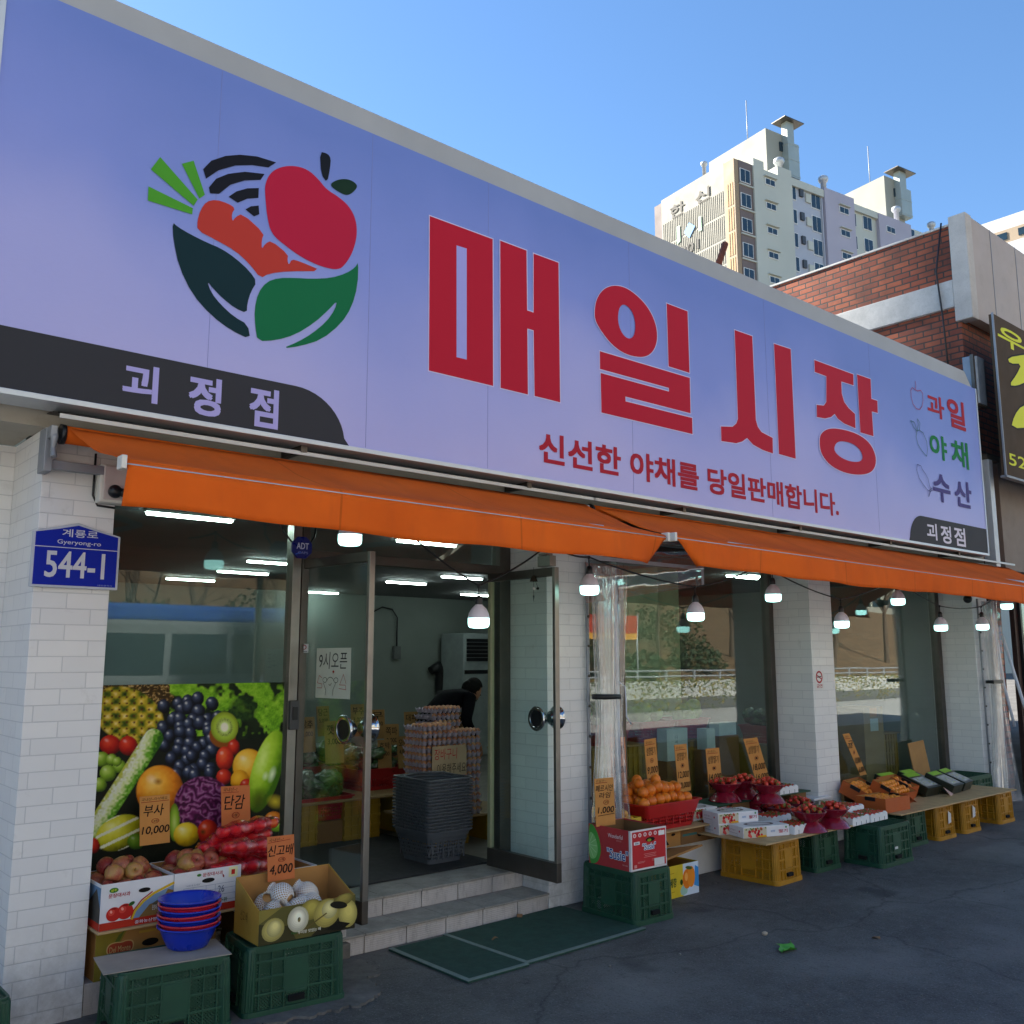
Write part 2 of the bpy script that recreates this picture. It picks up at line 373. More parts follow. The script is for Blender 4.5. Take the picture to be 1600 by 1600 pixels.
M_BLACK = mat('black_plastic', '#15161a', .4, var=.2); M_GREY = mat('grey_metal_paint', '#8c9096', .45, .2, .1); M_LGREY = mat('pale_grey_metal', '#b4b9bd', .4, .3, .08)
M_GLASS = glass('shop_window_glass'); M_GLASSD = glass('door_glass', (.90, .96, .94), .8, .015)
M_INW = mat('interior_wall_paint', '#747d78', .7, var=.06, scale=2); M_INC = mat('interior_ceiling', '#77787a', .8, var=.05, scale=2); M_INF = mat('interior_floor', '#6a6660', .5, var=.15, scale=3)
M_PLY = mat('bare_plywood', '#b99a6d', .65, var=.14, scale=9, dirt=.2); M_CARD = mat('brown_cardboard', '#a9793f', .8, var=.08, scale=5, bump=.05); M_CARDD = mat('dark_cardboard', '#7d5a34', .8, var=.1, scale=5)
M_TAG = mat('tan_card', '#c78a45', .75, var=.07, scale=8); M_TAGO = mat('orange_card', '#c9713c', .75, var=.07, scale=8); M_TAGP = mat('salmon_card', '#c98b6a', .75, var=.07, scale=8)
M_WBOX = mat('white_carton', '#dddde0', .5, var=.04); M_LED = emis('led_glow', (.42, .9, .82), 1.2); M_TUBE = emis('tube_glow', (.80, 1., .95), 11.)

# ================================================================== ground
YF, YW, ZF, ZC = 5.05, 5.5, .228, 2.72
def sheet(x0, x1, y0, y1, z, nx=1, ny=1): return MB().grid(lambda u, v: (x0 + (x1 - x0) * u, y0 + (y1 - y0) * v, z), nx, ny, sm=False)
tag(sheet(-150, 900, -300, 600, 0, 6, 6).build('ground', M_ASP), kind='structure')
pts = [(1.0, 5.1), (3.1, 5.1), (3.12, 4.72), (2.95, 4.62), (2.93, 4.42), (2.72, 4.3), (2.5, 4.36), (2.2, 4.4), (1.9, 4.34), (1.5, 4.36), (1.0, 4.3)]
tag(MB().prism([(x + .03 * noise.noise((x * 9, y * 9, 0)) + .02 * noise.noise((x * 40, y * 40, 3)), y + (.05 * noise.noise((x * 14, y * 14, 5)) + .03 * noise.noise((x * 45, y * 45, 7))) * (y < 5)) for x, y in smooth(pts, 4)], .0, .012).build('pavement', M_DUST), kind='structure')

# ================================================================== the shop
shop = thing('shop_building', 'white painted brick greengrocer with tall glass front and tiled steps', 'shop', (1.25, YF, 0))
INV = Matrix.Translation((-1.25, -YF, 0))
def SP(mb, name, m, bev=0., parent=None):
    """a part of the shop, given in world metres"""
    o = mb.build(name, m, parent or shop, bev); o.matrix_parent_inverse = INV if parent is None else Matrix(); return o
for x0, x1, yb in ((1.25, 1.615, 5.62), (4.71, 5.15, 5.57), (8.2, 8.6, 5.57), (11.83, 12.26, 5.6)):
    SP(MB().box(x0, x1, YF, yb, 0, 2.885), 'brick_pillar', M_BRK, .004)
SP(MB().box(-4, 1.249, 5.61, 5.8, 0, 2.88), 'side_wall', M_BRK)
SP(MB().box(-4, 12.28, YF + .002, 5.3, 2.886, 4.95).box(-4, 1.24, 5.3, 5.62, 2.886, 3.1), 'fascia', mat('fascia_render', '#a8a294', .75, var=.1, scale=3, dirt=.3))
SP(MB().box(-4, 12.28, 5.31, 13.2, 4.7, 4.86), 'roof', M_CONC)
SP(MB().box(7.4, 10.2, 9.0, 12.4, 4.861, 6.2), 'roof_shadow_block', M_CONC)  # hidden block on the roof, added to throw shade on the brick next door
SP(MB().box(1.62, 12.25, YW + .02, 13.2, .05, ZF), 'floor', M_INF)
SP(MB().box(1.62, 12.25, YW - .1, 13.1, ZC, ZC + .12), 'ceiling', M_INC)
SP(MB().box(1.25, 12.4, 12.6, 12.8, 0, 4.7), 'back_wall', M_INW)
SP(MB().box(1.3, 1.6, 5.63, 12.6, 0, 4.7), 'interior_side_wall', M_INW); SP(MB().box(12.05, 12.3, 5.61, 12.6, 0, 4.7), 'interior_side_wall', M_INW)
SP(MB().box(7.9, 8.25, 6.7, 7.2, ZF, ZC - .001), 'interior_pillar', mat('pale_green_paint', '#9fb08f', .7))
SP(MB().box(9.1, 9.5, 8.2, 8.8, ZF, ZC - .001), 'interior_pillar', M_INW)
# low walls under the glass
SP(MB().box(1.62, 3.09, 5.06, 5.52, 0, .158), 'sill_wall', M_TILE, .003)
SP(MB().box(5.15, 8.2, 5.44, 5.56, 0, .27).box(8.6, 11.83, 5.44, 5.56, 0, .27), 'sill_wall', M_WHITE, .003)
# windows: frame + pane
def window(x0, x1, z0, z1, mull=(), w=.055, heads=(), mt=None):
    f = MB()
    for x in (x0, *[m - w / 2 for m in mull], x1 - w): f.box(x, x + w, YW - .045, YW + .045, z0, z1)
    f.box(x0 + w, x1 - w, YW - .04, YW + .04, z0, z0 + w); f.box(x0 + w, x1 - w, YW - .04, YW + .04, z1 - w, z1)
    fr = SP(f, 'window', mt or M_STEELD, .003)
    e = [x0 + w, *mull, x1 - w]
    for a, b in zip(e[:-1], e[1:]):
        p = MB().box(a + (w / 2 if a in mull else 0) - .004, b - (w / 2 if b in mull else 0) + .004, YW - .004, YW + .004, z0 + w - .004, z1 - w + .004); p.build('pane', M_GLASS, fr)
    return fr
window(1.62, 2.93, .16, ZC, mt=M_STEEL, w=.06)
window(5.155, 8.195, .27, ZC, mull=(5.95,), w=.075)
window(8.605, 11.825, .27, ZC, w=.1)
# entrance frame, transom and its glass
en = SP(MB().box(2.935, 2.985, YW - .05, YW + .05, ZF, ZC).box(4.6, 4.705, YW - .05, YW + .05, ZF, ZC).box(2.985, 4.6, YW - .05, YW + .05, 2.36, 2.425).box(2.985, 4.6, YW - .045, YW + .045, ZC - .06, ZC), 'entrance_frame', M_STEELD, .003)
MB().box(2.98, 4.605, YW - .004, YW + .004, 2.42, ZC - .055).build('transom_pane', M_GLASS, en)
# steps
for y_, za, zb_ in ((YF, 0, .098), (5.32, .112, .212)):
    st = MB()
    for i in range(9): x0 = 2.0 + i * .303; st.box(x0, min(x0 + .296, 4.705), y_, y_ + .02, za, zb_)
    SP(st, 'step_riser', M_TILE, .002)
for ya, yb_, za, zb_ in ((YF - .012, 5.325, .098, .112), (5.31, 5.62, .213, ZF + .001)):
    tr = MB()
    for i in range(9): x0 = 2.0 + i * .303; tr.box(x0, min(x0 + .300, 4.706), ya, yb_, za, zb_)
    SP(tr, 'step_tread', M_TREAD, .002)
SP(MB().box(2.0, 4.70, YF + .021, 5.5, 0, .097).box(2.0, 4.70, 5.341, 5.5, .0971, .212), 'step_core', M_DUST)
SP(MB().box(2.6, 3.085, 5.0, 5.3, 0, .09), 'step_corner', M_DUST, .004)
SP(MB().box(3.0, 4.69, 5.63, 8.2, ZF + .002, ZF + .012), 'floor_mat', mat('black_rubber_mat', '#26282b', .8, var=.2))
# door leaves, both standing open at right angles
def leaf(hx, fx, hinge_left):
    d = thing('door', None, None, (0, 0, 0)); d.parent = shop; d.matrix_parent_inverse = INV
    ux = Vector((fx - hx, -.745, 0)); L = ux.length; u = ux.normalized(); n = Vector((u.y, -u.x, 0))
    Mx = Matrix(((u.x, n.x, 0, hx), (u.y, n.y, 0, 5.5), (0, 0, 1, 0), (0, 0, 0, 1)))
    MB().box(0, L, -.022, .022, .25, .375, M=Mx).build('bottom_rail', M_STEELD, d, .003); MB().box(0, L - .03, -.022, .022, 2.30, 2.36, M=Mx).build('top_rail', M_STEELD, d, .003)
    MB().box(L - .028, L, -.02, .02, .375, 2.36, M=Mx).build('stile', M_STEEL, d, .003)
    MB().box(0, .035, -.018, .018, .376, 2.30, M=Mx).build('stile', M_FRAMEG, d, .003)
    MB().box(.03, L - .03, -.005, .005, .372, 2.302, M=Mx).build('glass_pane', M_GLASSD, d)
    for s in (1, -1):
        R = Mx @ Matrix.Translation((L - .115, .022 * s if s > 0 else -.022, 1.32)) @ Matrix.Rotation(-s * math.pi / 2, 4, 'X')
        MB().lathe([(.03, 0), (.03, .012), (.05, .02), (.058, .04), (.075, .062), (.082, .068), (.084, .076), (.078, .082), (.058, .08), (.055, .074)], 28, R, mi=[0, 0, 0, 0, 0, 0, 0, 0, 1]).build('handle', [M_CHROME, M_BLACK], d)
    return d, Mx, L
dl, ML, LL = leaf(2.965, 3.022, True)
dr, MR, LR = leaf(4.54, 4.533, False)
MB().box(-.07, .06, -.03, .03, 0, .075).box(-.03, .05, -.036, .03, .08, .095).build('closer_box', M_STEEL, dr, .003, loc=(4.53, 4.86, 2.37), rot=(0, 0, rad(90)))
# ================================================================== roof edge cap, sign
cap = MB().prism([(.2, 5.023), (11.68, 5.023), (11.50, 5.215), (.2, 5.18)], 0, .3, Matrix(((1, 0, 0, 0), (0, 0, 1, 4.785), (0, 1, 0, 0), (0, 0, 0, 1))))
sg = thing('shop_sign', 'long lilac shop sign with red lettering and fruit basket emblem', 'sign', (.85, 4.95, 2.97))
SI = Matrix.Translation((-.85, -4.95, -2.97))
def SG(o): o.parent = sg; o.matrix_parent_inverse = SI; return o
SG(cap.build('cap_flashing', mat('grey_flashing', '#a2a5a6', .5, .1, .06, 2), bev=.004))
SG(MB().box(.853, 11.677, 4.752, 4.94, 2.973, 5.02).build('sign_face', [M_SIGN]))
tr = MB().box(.83, 11.70, 4.742, 4.95, 2.945, 2.972).box(.825, .852, 4.742, 4.95, 2.972, 5.02).box(11.678, 11.70, 4.742, 4.95, 2.972, 5.02)
SG(tr.build('sign_trim', mat('white_aluminium_trim', '#c3cbd2', .35, .4, .05), bev=.002))
for x in (2.55, 4.3, 6.0, 7.7, 9.4, 11.0): SG(MB().box(x, x + .04, 4.8, 5.045, 2.905, 2.944).build('bracket', M_STEELD))
for x in (1.95, 2.95, 3.9, 5.35, 7.2, 9.1): SG(MB().box(x, x + .0025, 4.7508, 4.7516, 2.98, 5.015).build('panel_seam', mat('seam', '#7880b8', .5)))
SF = Frame((0, 4.75, 0), (1, 0, 0), (0, 0, 1))
def q(pl, ox, oy, s): return [SF.px(ox + x / s, oy + y / s) for x, y in pl]
RED = '#b5152f'
A = Art(SF, .0012)
Z1 = (0, 0, 2.66667); Z2 = (600, 300, 3.2); Z3 = (1000, 150, 2.66667); Z4 = (0, 550, 3.2)
emb = [
 ('#0a2c33', 1, [(718, 925), (740, 945), (790, 975), (860, 1010), (920, 1035), (980, 1075), (1040, 1130), (1070, 1175), (1045, 1215), (1030, 1265), (1028, 1305), (980, 1285), (930, 1245), (890, 1205), (862, 1170), (880, 1220), (920, 1270), (975, 1320), (1032, 1352), (1043, 1415), (960, 1375), (880, 1315), (800, 1225), (745, 1110), (722, 1000)]),
 ('#0b6b41', 1, [(1493, 1090), (1480, 1115), (1440, 1140), (1380, 1158), (1300, 1162), (1230, 1158), (1160, 1158), (1110, 1175), (1075, 1220), (1060, 1290), (1063, 1360), (1073, 1422), (1150, 1418), (1230, 1395), (1310, 1345), (1370, 1290), (1405, 1252), (1395, 1290), (1360, 1340), (1300, 1390), (1240, 1425), (1175, 1452), (1250, 1443), (1340, 1415), (1420, 1350), (1465, 1280), (1490, 1190)]),
 ('#b8392f', 1, [(822, 960), (822, 920), (835, 875), (860, 840), (900, 832), (950, 848), (980, 868), (965, 890), (968, 925), (980, 905), (1010, 890), (1100, 972), (1090, 1000), (1090, 1040), (1105, 1015), (1130, 1003), (1200, 1060), (1197, 1085), (1203, 1105), (1215, 1080), (1250, 1090), (1345, 1130), (1200, 1130), (1120, 1140), (1085, 1160), (1040, 1100), (980, 1045), (900, 1000)]),
 ('#b51a3c', 2, [(1105, 820), (1103, 770), (1125, 720), (1170, 695), (1225, 690), (1280, 705), (1325, 745), (1360, 790), (1410, 820), (1455, 860), (1483, 915), (1488, 980), (1470, 1050), (1440, 1100), (1410, 1126), (1340, 1112), (1260, 1075), (1190, 1025), (1130, 975), (1112, 900)]),
 ('#10161f', 1, [(1332, 632), (1365, 640), (1378, 660), (1375, 700), (1363, 762), (1338, 728)]),
 ('#12301f', 2, [(1370, 770), (1405, 748), (1450, 745), (1485, 765), (1488, 785), (1450, 818), (1410, 800)]),
 ('#11141f', 0, [(846, 705), (880, 670), (940, 650), (1000, 645), (1070, 652), (1150, 677), (1118, 698), (1050, 688), (980, 690), (910, 710), (858, 745)]),
 ('#11141f', 0, [(870, 782), (900, 745), (950, 725), (1020, 716), (1102, 725), (1085, 750), (1020, 752), (960, 770), (912, 808), (875, 806)]),
 ('#11141f', 0, [(952, 820), (985, 798), (1030, 785), (1078, 784), (1076, 825), (1030, 828), (990, 845)]),
 ('#11141f', 0, [(1022, 873), (1045, 860), (1077, 857), (1080, 893), (1058, 902)]),
 ('#4b9a2c', 0, [(667, 655), (823, 832), (806, 858), (628, 706)]), ('#4b9a2c', 0, [(757, 683), (806, 670), (853, 812), (830, 828)]), ('#4b9a2c', 0, [(618, 777), (803, 868), (800, 894), (615, 836)])]
# pale outline keeps the shapes apart, as printed
for c, k, pl in emb: A.poly(q(smooth(pl, k) if k else pl, *Z1), c)
SG(A.build('emblem'))
A = Art(SF, .0012)
def ring(o, i, c=RED): A.poly([q(smooth(o, 2), *RZ), q(smooth(i, 2), *RZ)], c)
WH = '#c9c6e6'
letters = [(Z2, [(228, 120), (543, 236), (545, 970), (224, 893)], [(362, 267), (413, 283), (413, 838), (362, 826)]),
 (Z2, [(580, 243), (712, 293), (715, 592), (747, 603), (747, 308), (872, 354), (880, 1052), (752, 1020), (747, 692), (716, 683), (719, 1013), (582, 980)], None),
 (Z2, [(1412, 557), (1517, 597), (1527, 905), (1422, 872)], None),
 (Z2, [(1078, 796), (1528, 930), (1532, 1107), (1206, 1023), (1207, 1047), (1540, 1130), (1542, 1211), (1086, 1103), (1082, 905), (1424, 998), (1423, 980), (1079, 885)], None),
 (Z3, [(393, 975), (467, 1001), (482, 1350), (490, 1378), (505, 1400), (552, 1425), (553, 1490), (510, 1475), (470, 1453), (445, 1425), (425, 1440), (400, 1447), (338, 1438), (336, 1377), (385, 1378), (400, 1365), (407, 1345)], None),
 (Z3, [(557, 1032), (627, 1055), (648, 1512), (578, 1492)], None),
 (Z3, [(725, 1100), (888, 1160), (889, 1206), (838, 1190), (840, 1240), (850, 1275), (868, 1300), (895, 1325), (897, 1385), (850, 1365), (823, 1345), (810, 1325), (795, 1338), (770, 1344), (736, 1338), (735, 1287), (765, 1290), (775, 1275), (775, 1168), (727, 1150)], None),
 (Z3, [(903, 1160), (960, 1180), (963, 1262), (988, 1270), (990, 1321), (965, 1315), (972, 1418), (917, 1402)], None)]
def offs(pl, d):
    n = len(pl); out = []; ar = sum(pl[i][0] * pl[(i + 1) % n][1] - pl[(i + 1) % n][0] * pl[i][1] for i in range(n)); sg_ = 1 if ar > 0 else -1
    for i in range(n):
        a, b, c = Vector(pl[i - 1]), Vector(pl[i]), Vector(pl[(i + 1) % n]); e1 = (b - a).normalized(); e2 = (c - b).normalized()
        n1 = Vector((e1.y, -e1.x)) * sg_; n2 = Vector((e2.y, -e2.x)) * sg_; m = (n1 + n2); m = m / max(.35, m.dot(n1)) if m.length > .01 else n1
        out.append(tuple(b + m * d))
    return out
for Z, o, i in letters:
    oo = q(o, *Z); A.poly(offs(oo, .007), WH)
    A.poly([oo, q(i, *Z)] if i else oo, RED)
    if i: A.poly(q(i, *Z), (.36, .36, .74))
for RZ, o, i in ((Z2, [(1050, 600), (1060, 535), (1095, 485), (1145, 466), (1205, 476), (1265, 518), (1320, 578), (1357, 655), (1367, 730), (1352, 787), (1320, 820), (1275, 828), (1205, 812), (1140, 767), (1088, 702), (1055, 645)], [(1168, 620), (1175, 578), (1195, 560), (1220, 573), (1243, 603), (1255, 650), (1255, 695), (1245, 725), (1225, 736), (1200, 722), (1180, 690), (1170, 655)]),
                 (Z3, [(745, 1440), (753, 1403), (790, 1383), (850, 1390), (910, 1410), (957, 1445), (983, 1500), (980, 1547), (955, 1574), (900, 1580), (840, 1567), (788, 1537), (753, 1492)], [(808, 1462), (820, 1441), (850, 1438), (890, 1450), (917, 1475), (927, 1500), (924, 1518), (905, 1526), (870, 1522), (833, 1505), (810, 1482)])):
    A.poly([q(smooth(offs(o, 3), 2), *RZ), q(smooth(o, 2), *RZ)], WH); ring(o, i)
SG(A.build('lettering'))
def tpx(A_, body, lb, rt, col, bold=.02, fr=SF):
    a = fr.px(*lb); b = fr.px(*rt); A_.text(body, a[0], a[1], b[0], b[1], col, bold)
A = Art(SF, .0012)
tpx(A, '신선한 야채를 당일판매합니다.', (842, 722), (1309, 772), '#a81d30', .06); SG(A.build('slogan_lettering')); A = Art(SF, .0012)
tpx(A, '과', (1450, 648), (1474, 623), '#a81d30', .06); tpx(A, '일', (1482, 665), (1506, 630), '#a81d30', .06)
tpx(A, '야', (1454, 714), (1478, 684), '#0b7a3c', .06); tpx(A, '채', (1488, 727), (1511, 693), '#0b7a3c', .06)
tpx(A, '수', (1459, 782), (1483, 745), '#4a4280', .06); tpx(A, '산', (1493, 790), (1516, 755), '#4a4280', .06)
Z6 = (1400, 550, 4.)
for pl, c in (([(118, 185), (122, 212), (118, 238), (100, 222), (90, 240), (92, 280), (103, 325), (125, 355), (145, 360), (160, 340), (167, 300), (163, 258), (150, 240), (132, 245), (122, 238)], '#a81d30'),
              ([(128, 495), (122, 530), (135, 580), (160, 620), (188, 652), (193, 610), (188, 560), (165, 505), (140, 488), (128, 495), (105, 470), (88, 430), (110, 440), (128, 490), (135, 455), (130, 418), (145, 445), (142, 490)], '#1e5a4a'),
              ([(128, 703), (125, 740), (140, 790), (170, 835), (200, 870), (220, 850), (200, 905), (205, 872), (222, 868), (205, 838), (195, 790), (178, 760), (160, 735), (150, 712), (128, 703)], '#3d3a70')):
    A.strokes(q(pl, *Z6), .007, c)
SG(A.build('side_lettering'))
A = Art(SF, .0009); BAND = '#34353a'
bl = SF.px(545, 697); tl = SF.px(462, 603); t0 = SF.px(206, 550)
z0 = 2.974; zt = .5 * (tl[1] + t0[1])
A.poly([(.855, z0), (bl[0], z0)] + [(bl[0] - .03 - .33 * (1 - math.cos(a)) , z0 + (zt - z0) * math.sin(a)) for a in [i * math.pi / 24 for i in range(1, 13)]] + [(.855, zt)], BAND)
for g, lb, rt in (('괴', (190, 622), (249, 575)), ('정', (293, 645), (347, 594)), ('점', (388, 664), (436, 611))): tpx(A, g, lb, rt, '#a9a5dd', .06)
SG(A.build('name_band')); A = Art(SF, .0009)
r0 = SF.px(1421, 846); r1 = SF.px(1440, 806)
A.poly([(r0[0], z0), (11.675, z0), (11.675, r1[1])] + [(r0[0] + .02 + .3 * (1 - math.cos(a)), z0 + (r1[1] - z0) * math.sin(a)) for a in [i * math.pi / 24 for i in range(12, 0, -1)]], BAND)
for g, lb, rt in (('괴', (1449, 842), (1463, 819)), ('정', (1471, 848), (1485, 823)), ('점', (1492, 852), (1507, 826))): tpx(A, g, lb, rt, '#d9d6e2', .05)
SG(A.build('name_band'))
# ================================================================== awnings
def awning(x0, x1, fx0, fx1, label, endcaps=True, va=.0, vb=.0):
    t = thing('awning', label, 'awning', (x0, 4.9, 2.8))
    I = Matrix.Translation((-x0, -4.9, -2.8))
    def P(mb, n, m, b=0.):
        o = mb.build(n, m, t, b); o.matrix_parent_inverse = I; return o
    yr, zr, yb, zb = 4.885, 2.865, 4.095, 2.56
    zb1 = 2.56 - .004 * (x0 - 1.3); zb2 = 2.56 - .006 * (x1 - 1.3)
    ph = random.random() * 9
    def fab(u, v):
        xa = x0 + .03 + (fx0 - x0 - .03) * v; xb = x1 - .03 + (fx1 - x1 + .03) * v
        x = xa + (xb - xa) * u; sag = -.03 * math.sin(math.pi * v) + .016 * noise.noise((x * .9, v * 3, ph)) * math.sin(math.pi * v)
        return (x, yr + (yb - yr) * v, zr + (zb1 + (zb2 - zb1) * u + .014 - zr) * v + sag)
    c = P(MB().grid(fab, 60, 10), 'canopy', M_AWN); s = c.modifiers.new('cloth', 'SOLIDIFY'); s.thickness = .002
    def val(u, v):
        x = fx0 + .012 + (fx1 - fx0 - .024) * u; w = math.sin(x * 2.1 + ph) * .5 + .5 * math.sin(x * 5.3)
        dz = .185 + .009 * math.sin(x * 1.7 + ph) + .005 * math.sin(x * 7)
        k = min(u, 1 - u) * (fx1 - fx0); cur = max(0, 1 - k / .25)
        inw = (va if u < .5 else vb) * cur * v * (1 if u < .5 else -1)
        return (x + inw, yb - .018 + .022 * w * v + cur * v * .05 * (va + vb > 0), zb1 + (zb2 - zb1) * u - .006 - dz * v)
    c = P(MB().grid(val, 90, 6), 'valance', M_AWN); s = c.modifiers.new('cloth', 'SOLIDIFY'); s.thickness = .002
    fb = MB(); fb.tube([(fx0, yb, zb1 - .003), (fx1, yb, zb2 - .003)], .017, 8); P(fb, 'front_bar', M_AWN)
    P(MB().tube([(fx0, yb - .018, zb1 - .006), (fx1, yb - .018, zb2 - .006)], .0035, 6), 'front_rail', M_LGREY)
    P(MB().tube([(x0 + .02, 4.89, 2.825), (x1 - .02, 4.89, 2.815)], .045, 20), 'roller', M_AWN)
    P(MB().tube([(x0 - .002, 4.89, 2.825), (x0 + .02, 4.89, 2.825)], .05, 20), 'roller_flange', M_BLACK)
    P(MB().box(x0 - .04, x1, 4.955, 4.995, 2.66, 2.705), 'torsion_bar', M_GREY, .003)
    a = (4.93, 2.68); mx = x0 + (x1 - x0) * .26; mx2 = x0 + (x1 - x0) * .74
    for ax, bx in ((x0 + .35, mx), (x1 - .35, mx2)):
        P(MB().tube([(ax, 4.93, 2.70), (bx, 4.52, 2.63), (ax + (.3 if bx > ax else -.3), yb + .02, zb - .012)], .02, 8), 'folding_arm', M_LGREY)
    for fx, zz in ((fx0 - .008, zb1), (fx1 + .008, zb2)):
        P(MB().box(fx - .012, fx + .012, yb - .032, yb + .03, zz - .03, zz + .03), 'end_cap', M_OFFW, .004)
    br = MB().box(x0 - .055, x0 - .015, 4.93, 5.045, 2.64, 2.86).box(x0 - .05, x0 - .02, 4.86, 4.94, 2.80, 2.86)
    br.tube([(x0 - .03, 4.90, 2.85), (x0 - .03, 4.87, 2.80), (x0 - .03, 4.88, 2.75), (x0 - .03, 4.86, 2.70)], [.022, .018, .012, .016], 10)
    P(br, 'wall_bracket', M_GREY, .004)
    hd = MB(); hd.grid(lambda u, v: (x0 - .03 + (x1 - x0 + .03) * u, 5.045 - .235 * v, 2.952 - .045 * v * v), 4, 6)
    hd.box(x0 - .03, x1, 4.806, 4.812, 2.888, 2.91, 1)
    o = P(hd, 'rain_hood', [M_BLACK, M_LGREY]); s = o.modifiers.new('sheet', 'SOLIDIFY'); s.thickness = .003
    return t
awning(1.28, 4.985, 1.335, 4.915, 'orange fabric awning over the entrance and fruit poster', vb=.12)
awning(5.0, 12.6, 5.005, 12.75, 'long orange fabric awning over the two shop windows', va=.28)

# ================================================================== neighbouring brick building
XN = 12.3
nb = thing('brick_building', 'red brick building with white concrete band beside the sign', 'building', (XN, 5.0, 0)); NI = Matrix.Translation((-XN, -5.0, 0))
def NP(mb, n, m, b=0., par=None):
    o = mb.build(n, m, par or nb, b)
    if par is None: o.matrix_parent_inverse = NI
    return o
NP(MB().box(XN + .03, 26, 5.12, 22, 3.0, 6.68), 'brick_wall', M_RED)
NP(MB().box(XN, XN + .3, 5.171, 22, 6.74, 7.5), 'brick_parapet', M_RED)
NP(MB().box(XN - .02, XN + .32, 5.171, 22, 7.501, 7.53), 'parapet_coping', M_CONC, .004)
NP(MB().box(XN - .025, XN + .3, 5.171, 22, 6.36, 6.739), 'concrete_band', M_CONC, .01)
NP(MB().box(XN - .03, XN + .16, 4.94, 5.17, 6.15, 7.62), 'concrete_pier', m_concrete('warm_white_render', (.42, .40, .37), (.58, .56, .52), 2.), .01)
NP(MB().box(XN + .161, 26, 4.95, 5.1, 6.17, 7.6), 'grey_panel', mat('pale_grey_cladding', '#ab9f94', .5, var=.06, scale=1.5, dirt=.2))
for x in (13.05, 13.9, 14.8): NP(MB().box(x, x + .012, 4.943, 4.951, 6.17, 7.6), 'panel_joint', M_GREY)
NP(MB().box(XN + .45, 26, 4.98, 5.6, 2.86, 4.35), 'brown_fascia', mat('brown_fascia', '#75665a', .6, var=.08, scale=2, dirt=.3))
NP(MB().box(XN + .02, XN + .36, 5.05, 5.119, 0, 3.0), 'brick_wall', M_RED)
NP(MB().box(XN + .9, 26, 5.1, 5.16, 0, 2.86), 'shop_front', mat('dark_red_timber', '#3a2622', .5))
pn = MB().box(XN + 1.0, XN + 2.4, 5.06, 5.098, .6, 2.5); NP(pn, 'window', M_BLACK)
NP(MB().box(XN + 1.04, XN + 2.36, 5.05, 5.058, .64, 2.46), 'pane', M_GLASS)
# wires and pipe down the corner
cable = MB().tube([(XN - .05, 5.25, 7.56), (XN - .06, 5.36, 6.9), (XN - .05, 5.32, 6.2), (XN - .06, 5.28, 5.0)], .012, 6).build('wall_cable', M_BLACK)
tag(cable, 'black cable hanging down the brick wall beside the sign', 'cable')
# brown shop sign of the neighbour, set out from its wall
bs = thing('brown_sign', 'dark brown neighbouring sign with yellow Korean lettering', 'sign', (12.0, 4.6, 4.0)); BI = Matrix.Translation((-12.0, -4.6, -4.0))
NF = Frame((12.0, 4.6, 0), (1, 0, 0), (0, 0, 1))
for mb, n, m in ((MB().box(12.04, 16, 4.602, 4.66, 3.96, 6.04), 'sign_box', mat('brown_sign_face', '#4f4234', .75, var=.12, scale=2, spec=.15)), (MB().box(12.02, 12.039, 4.595, 4.62, 3.94, 6.05).box(12.02, 16, 4.59, 4.67, 3.93, 3.959), 'sign_frame', mat('weathered_sign_frame', '#8a8f94', .5, .3))):
    o = mb.build(n, m, bs, .003); o.matrix_parent_inverse = BI
A = Art(NF)
Z3 = (1000, 150, 2.66667)
Y_ = '#d8dc3a'; D_ = '#1d1712'
def both(pl, k=1):
    p = [NF.px(1000 + x / 2.66667, 150 + y / 2.66667) for x, y in pl]; p = smooth(p, k); A.poly(offs(p, .022), D_); A.poly(p, Y_)
both([(1532, 1090), (1600, 1078), (1680, 1070), (1660, 1110), (1610, 1190), (1570, 1208), (1537, 1205), (1570, 1160), (1590, 1115), (1540, 1115)])
both([(1545, 1385), (1560, 1330), (1590, 1290), (1640, 1285), (1650, 1320), (1610, 1325), (1600, 1350), (1640, 1345), (1645, 1380)])
a = NF.px(1560, 535); b = NF.px(1640, 549); A.text('우리', a[0], a[1], b[0], b[1], Y_, .05)
a = NF.px(1577, 726); b = NF.px(1625, 724); A.text('525-', a[0], a[1], b[0], b[1], Y_, .02)
o = A.build('lettering', bs); o.matrix_parent_inverse = BI
# junction box + white duct between the two shops
t = thing('meter_box', 'curved grey meter box on the brick beside the brown sign', 'box', (12.06, 4.85, 5.0))
MB().prism([(-.16, 0), (.16, 0), (.16, .1), (.1, .16), (-.1, .16), (-.16, .1)], 0, .62, Matrix(((1, 0, 0, 0), (0, -1, 0, .12), (0, 0, 1, -.1), (0, 0, 0, 1)))).build('cover', mat('weathered_zinc', '#7d8894', .45, .4, .12), t, .01)
MB().box(-.17, .17, -.02, .02, -.12, .53).build('back_plate', M_STEELD, t)
t = thing('duct', 'white square duct running down beside the right end of the sign', 'duct', (12.15, 4.9, 2.85))
MB().box(-.07, .05, -.08, .06, 0, 1.35).build('casing', M_LGREY, t, .004); MB().box(-.075, .3, -.07, .06, 1.35, 1.42).build('elbow', M_STEELD, t)
MB().box(-.5, .06, -.02, .03, -.02, .02).build('bottom_rail', M_LGREY, t)

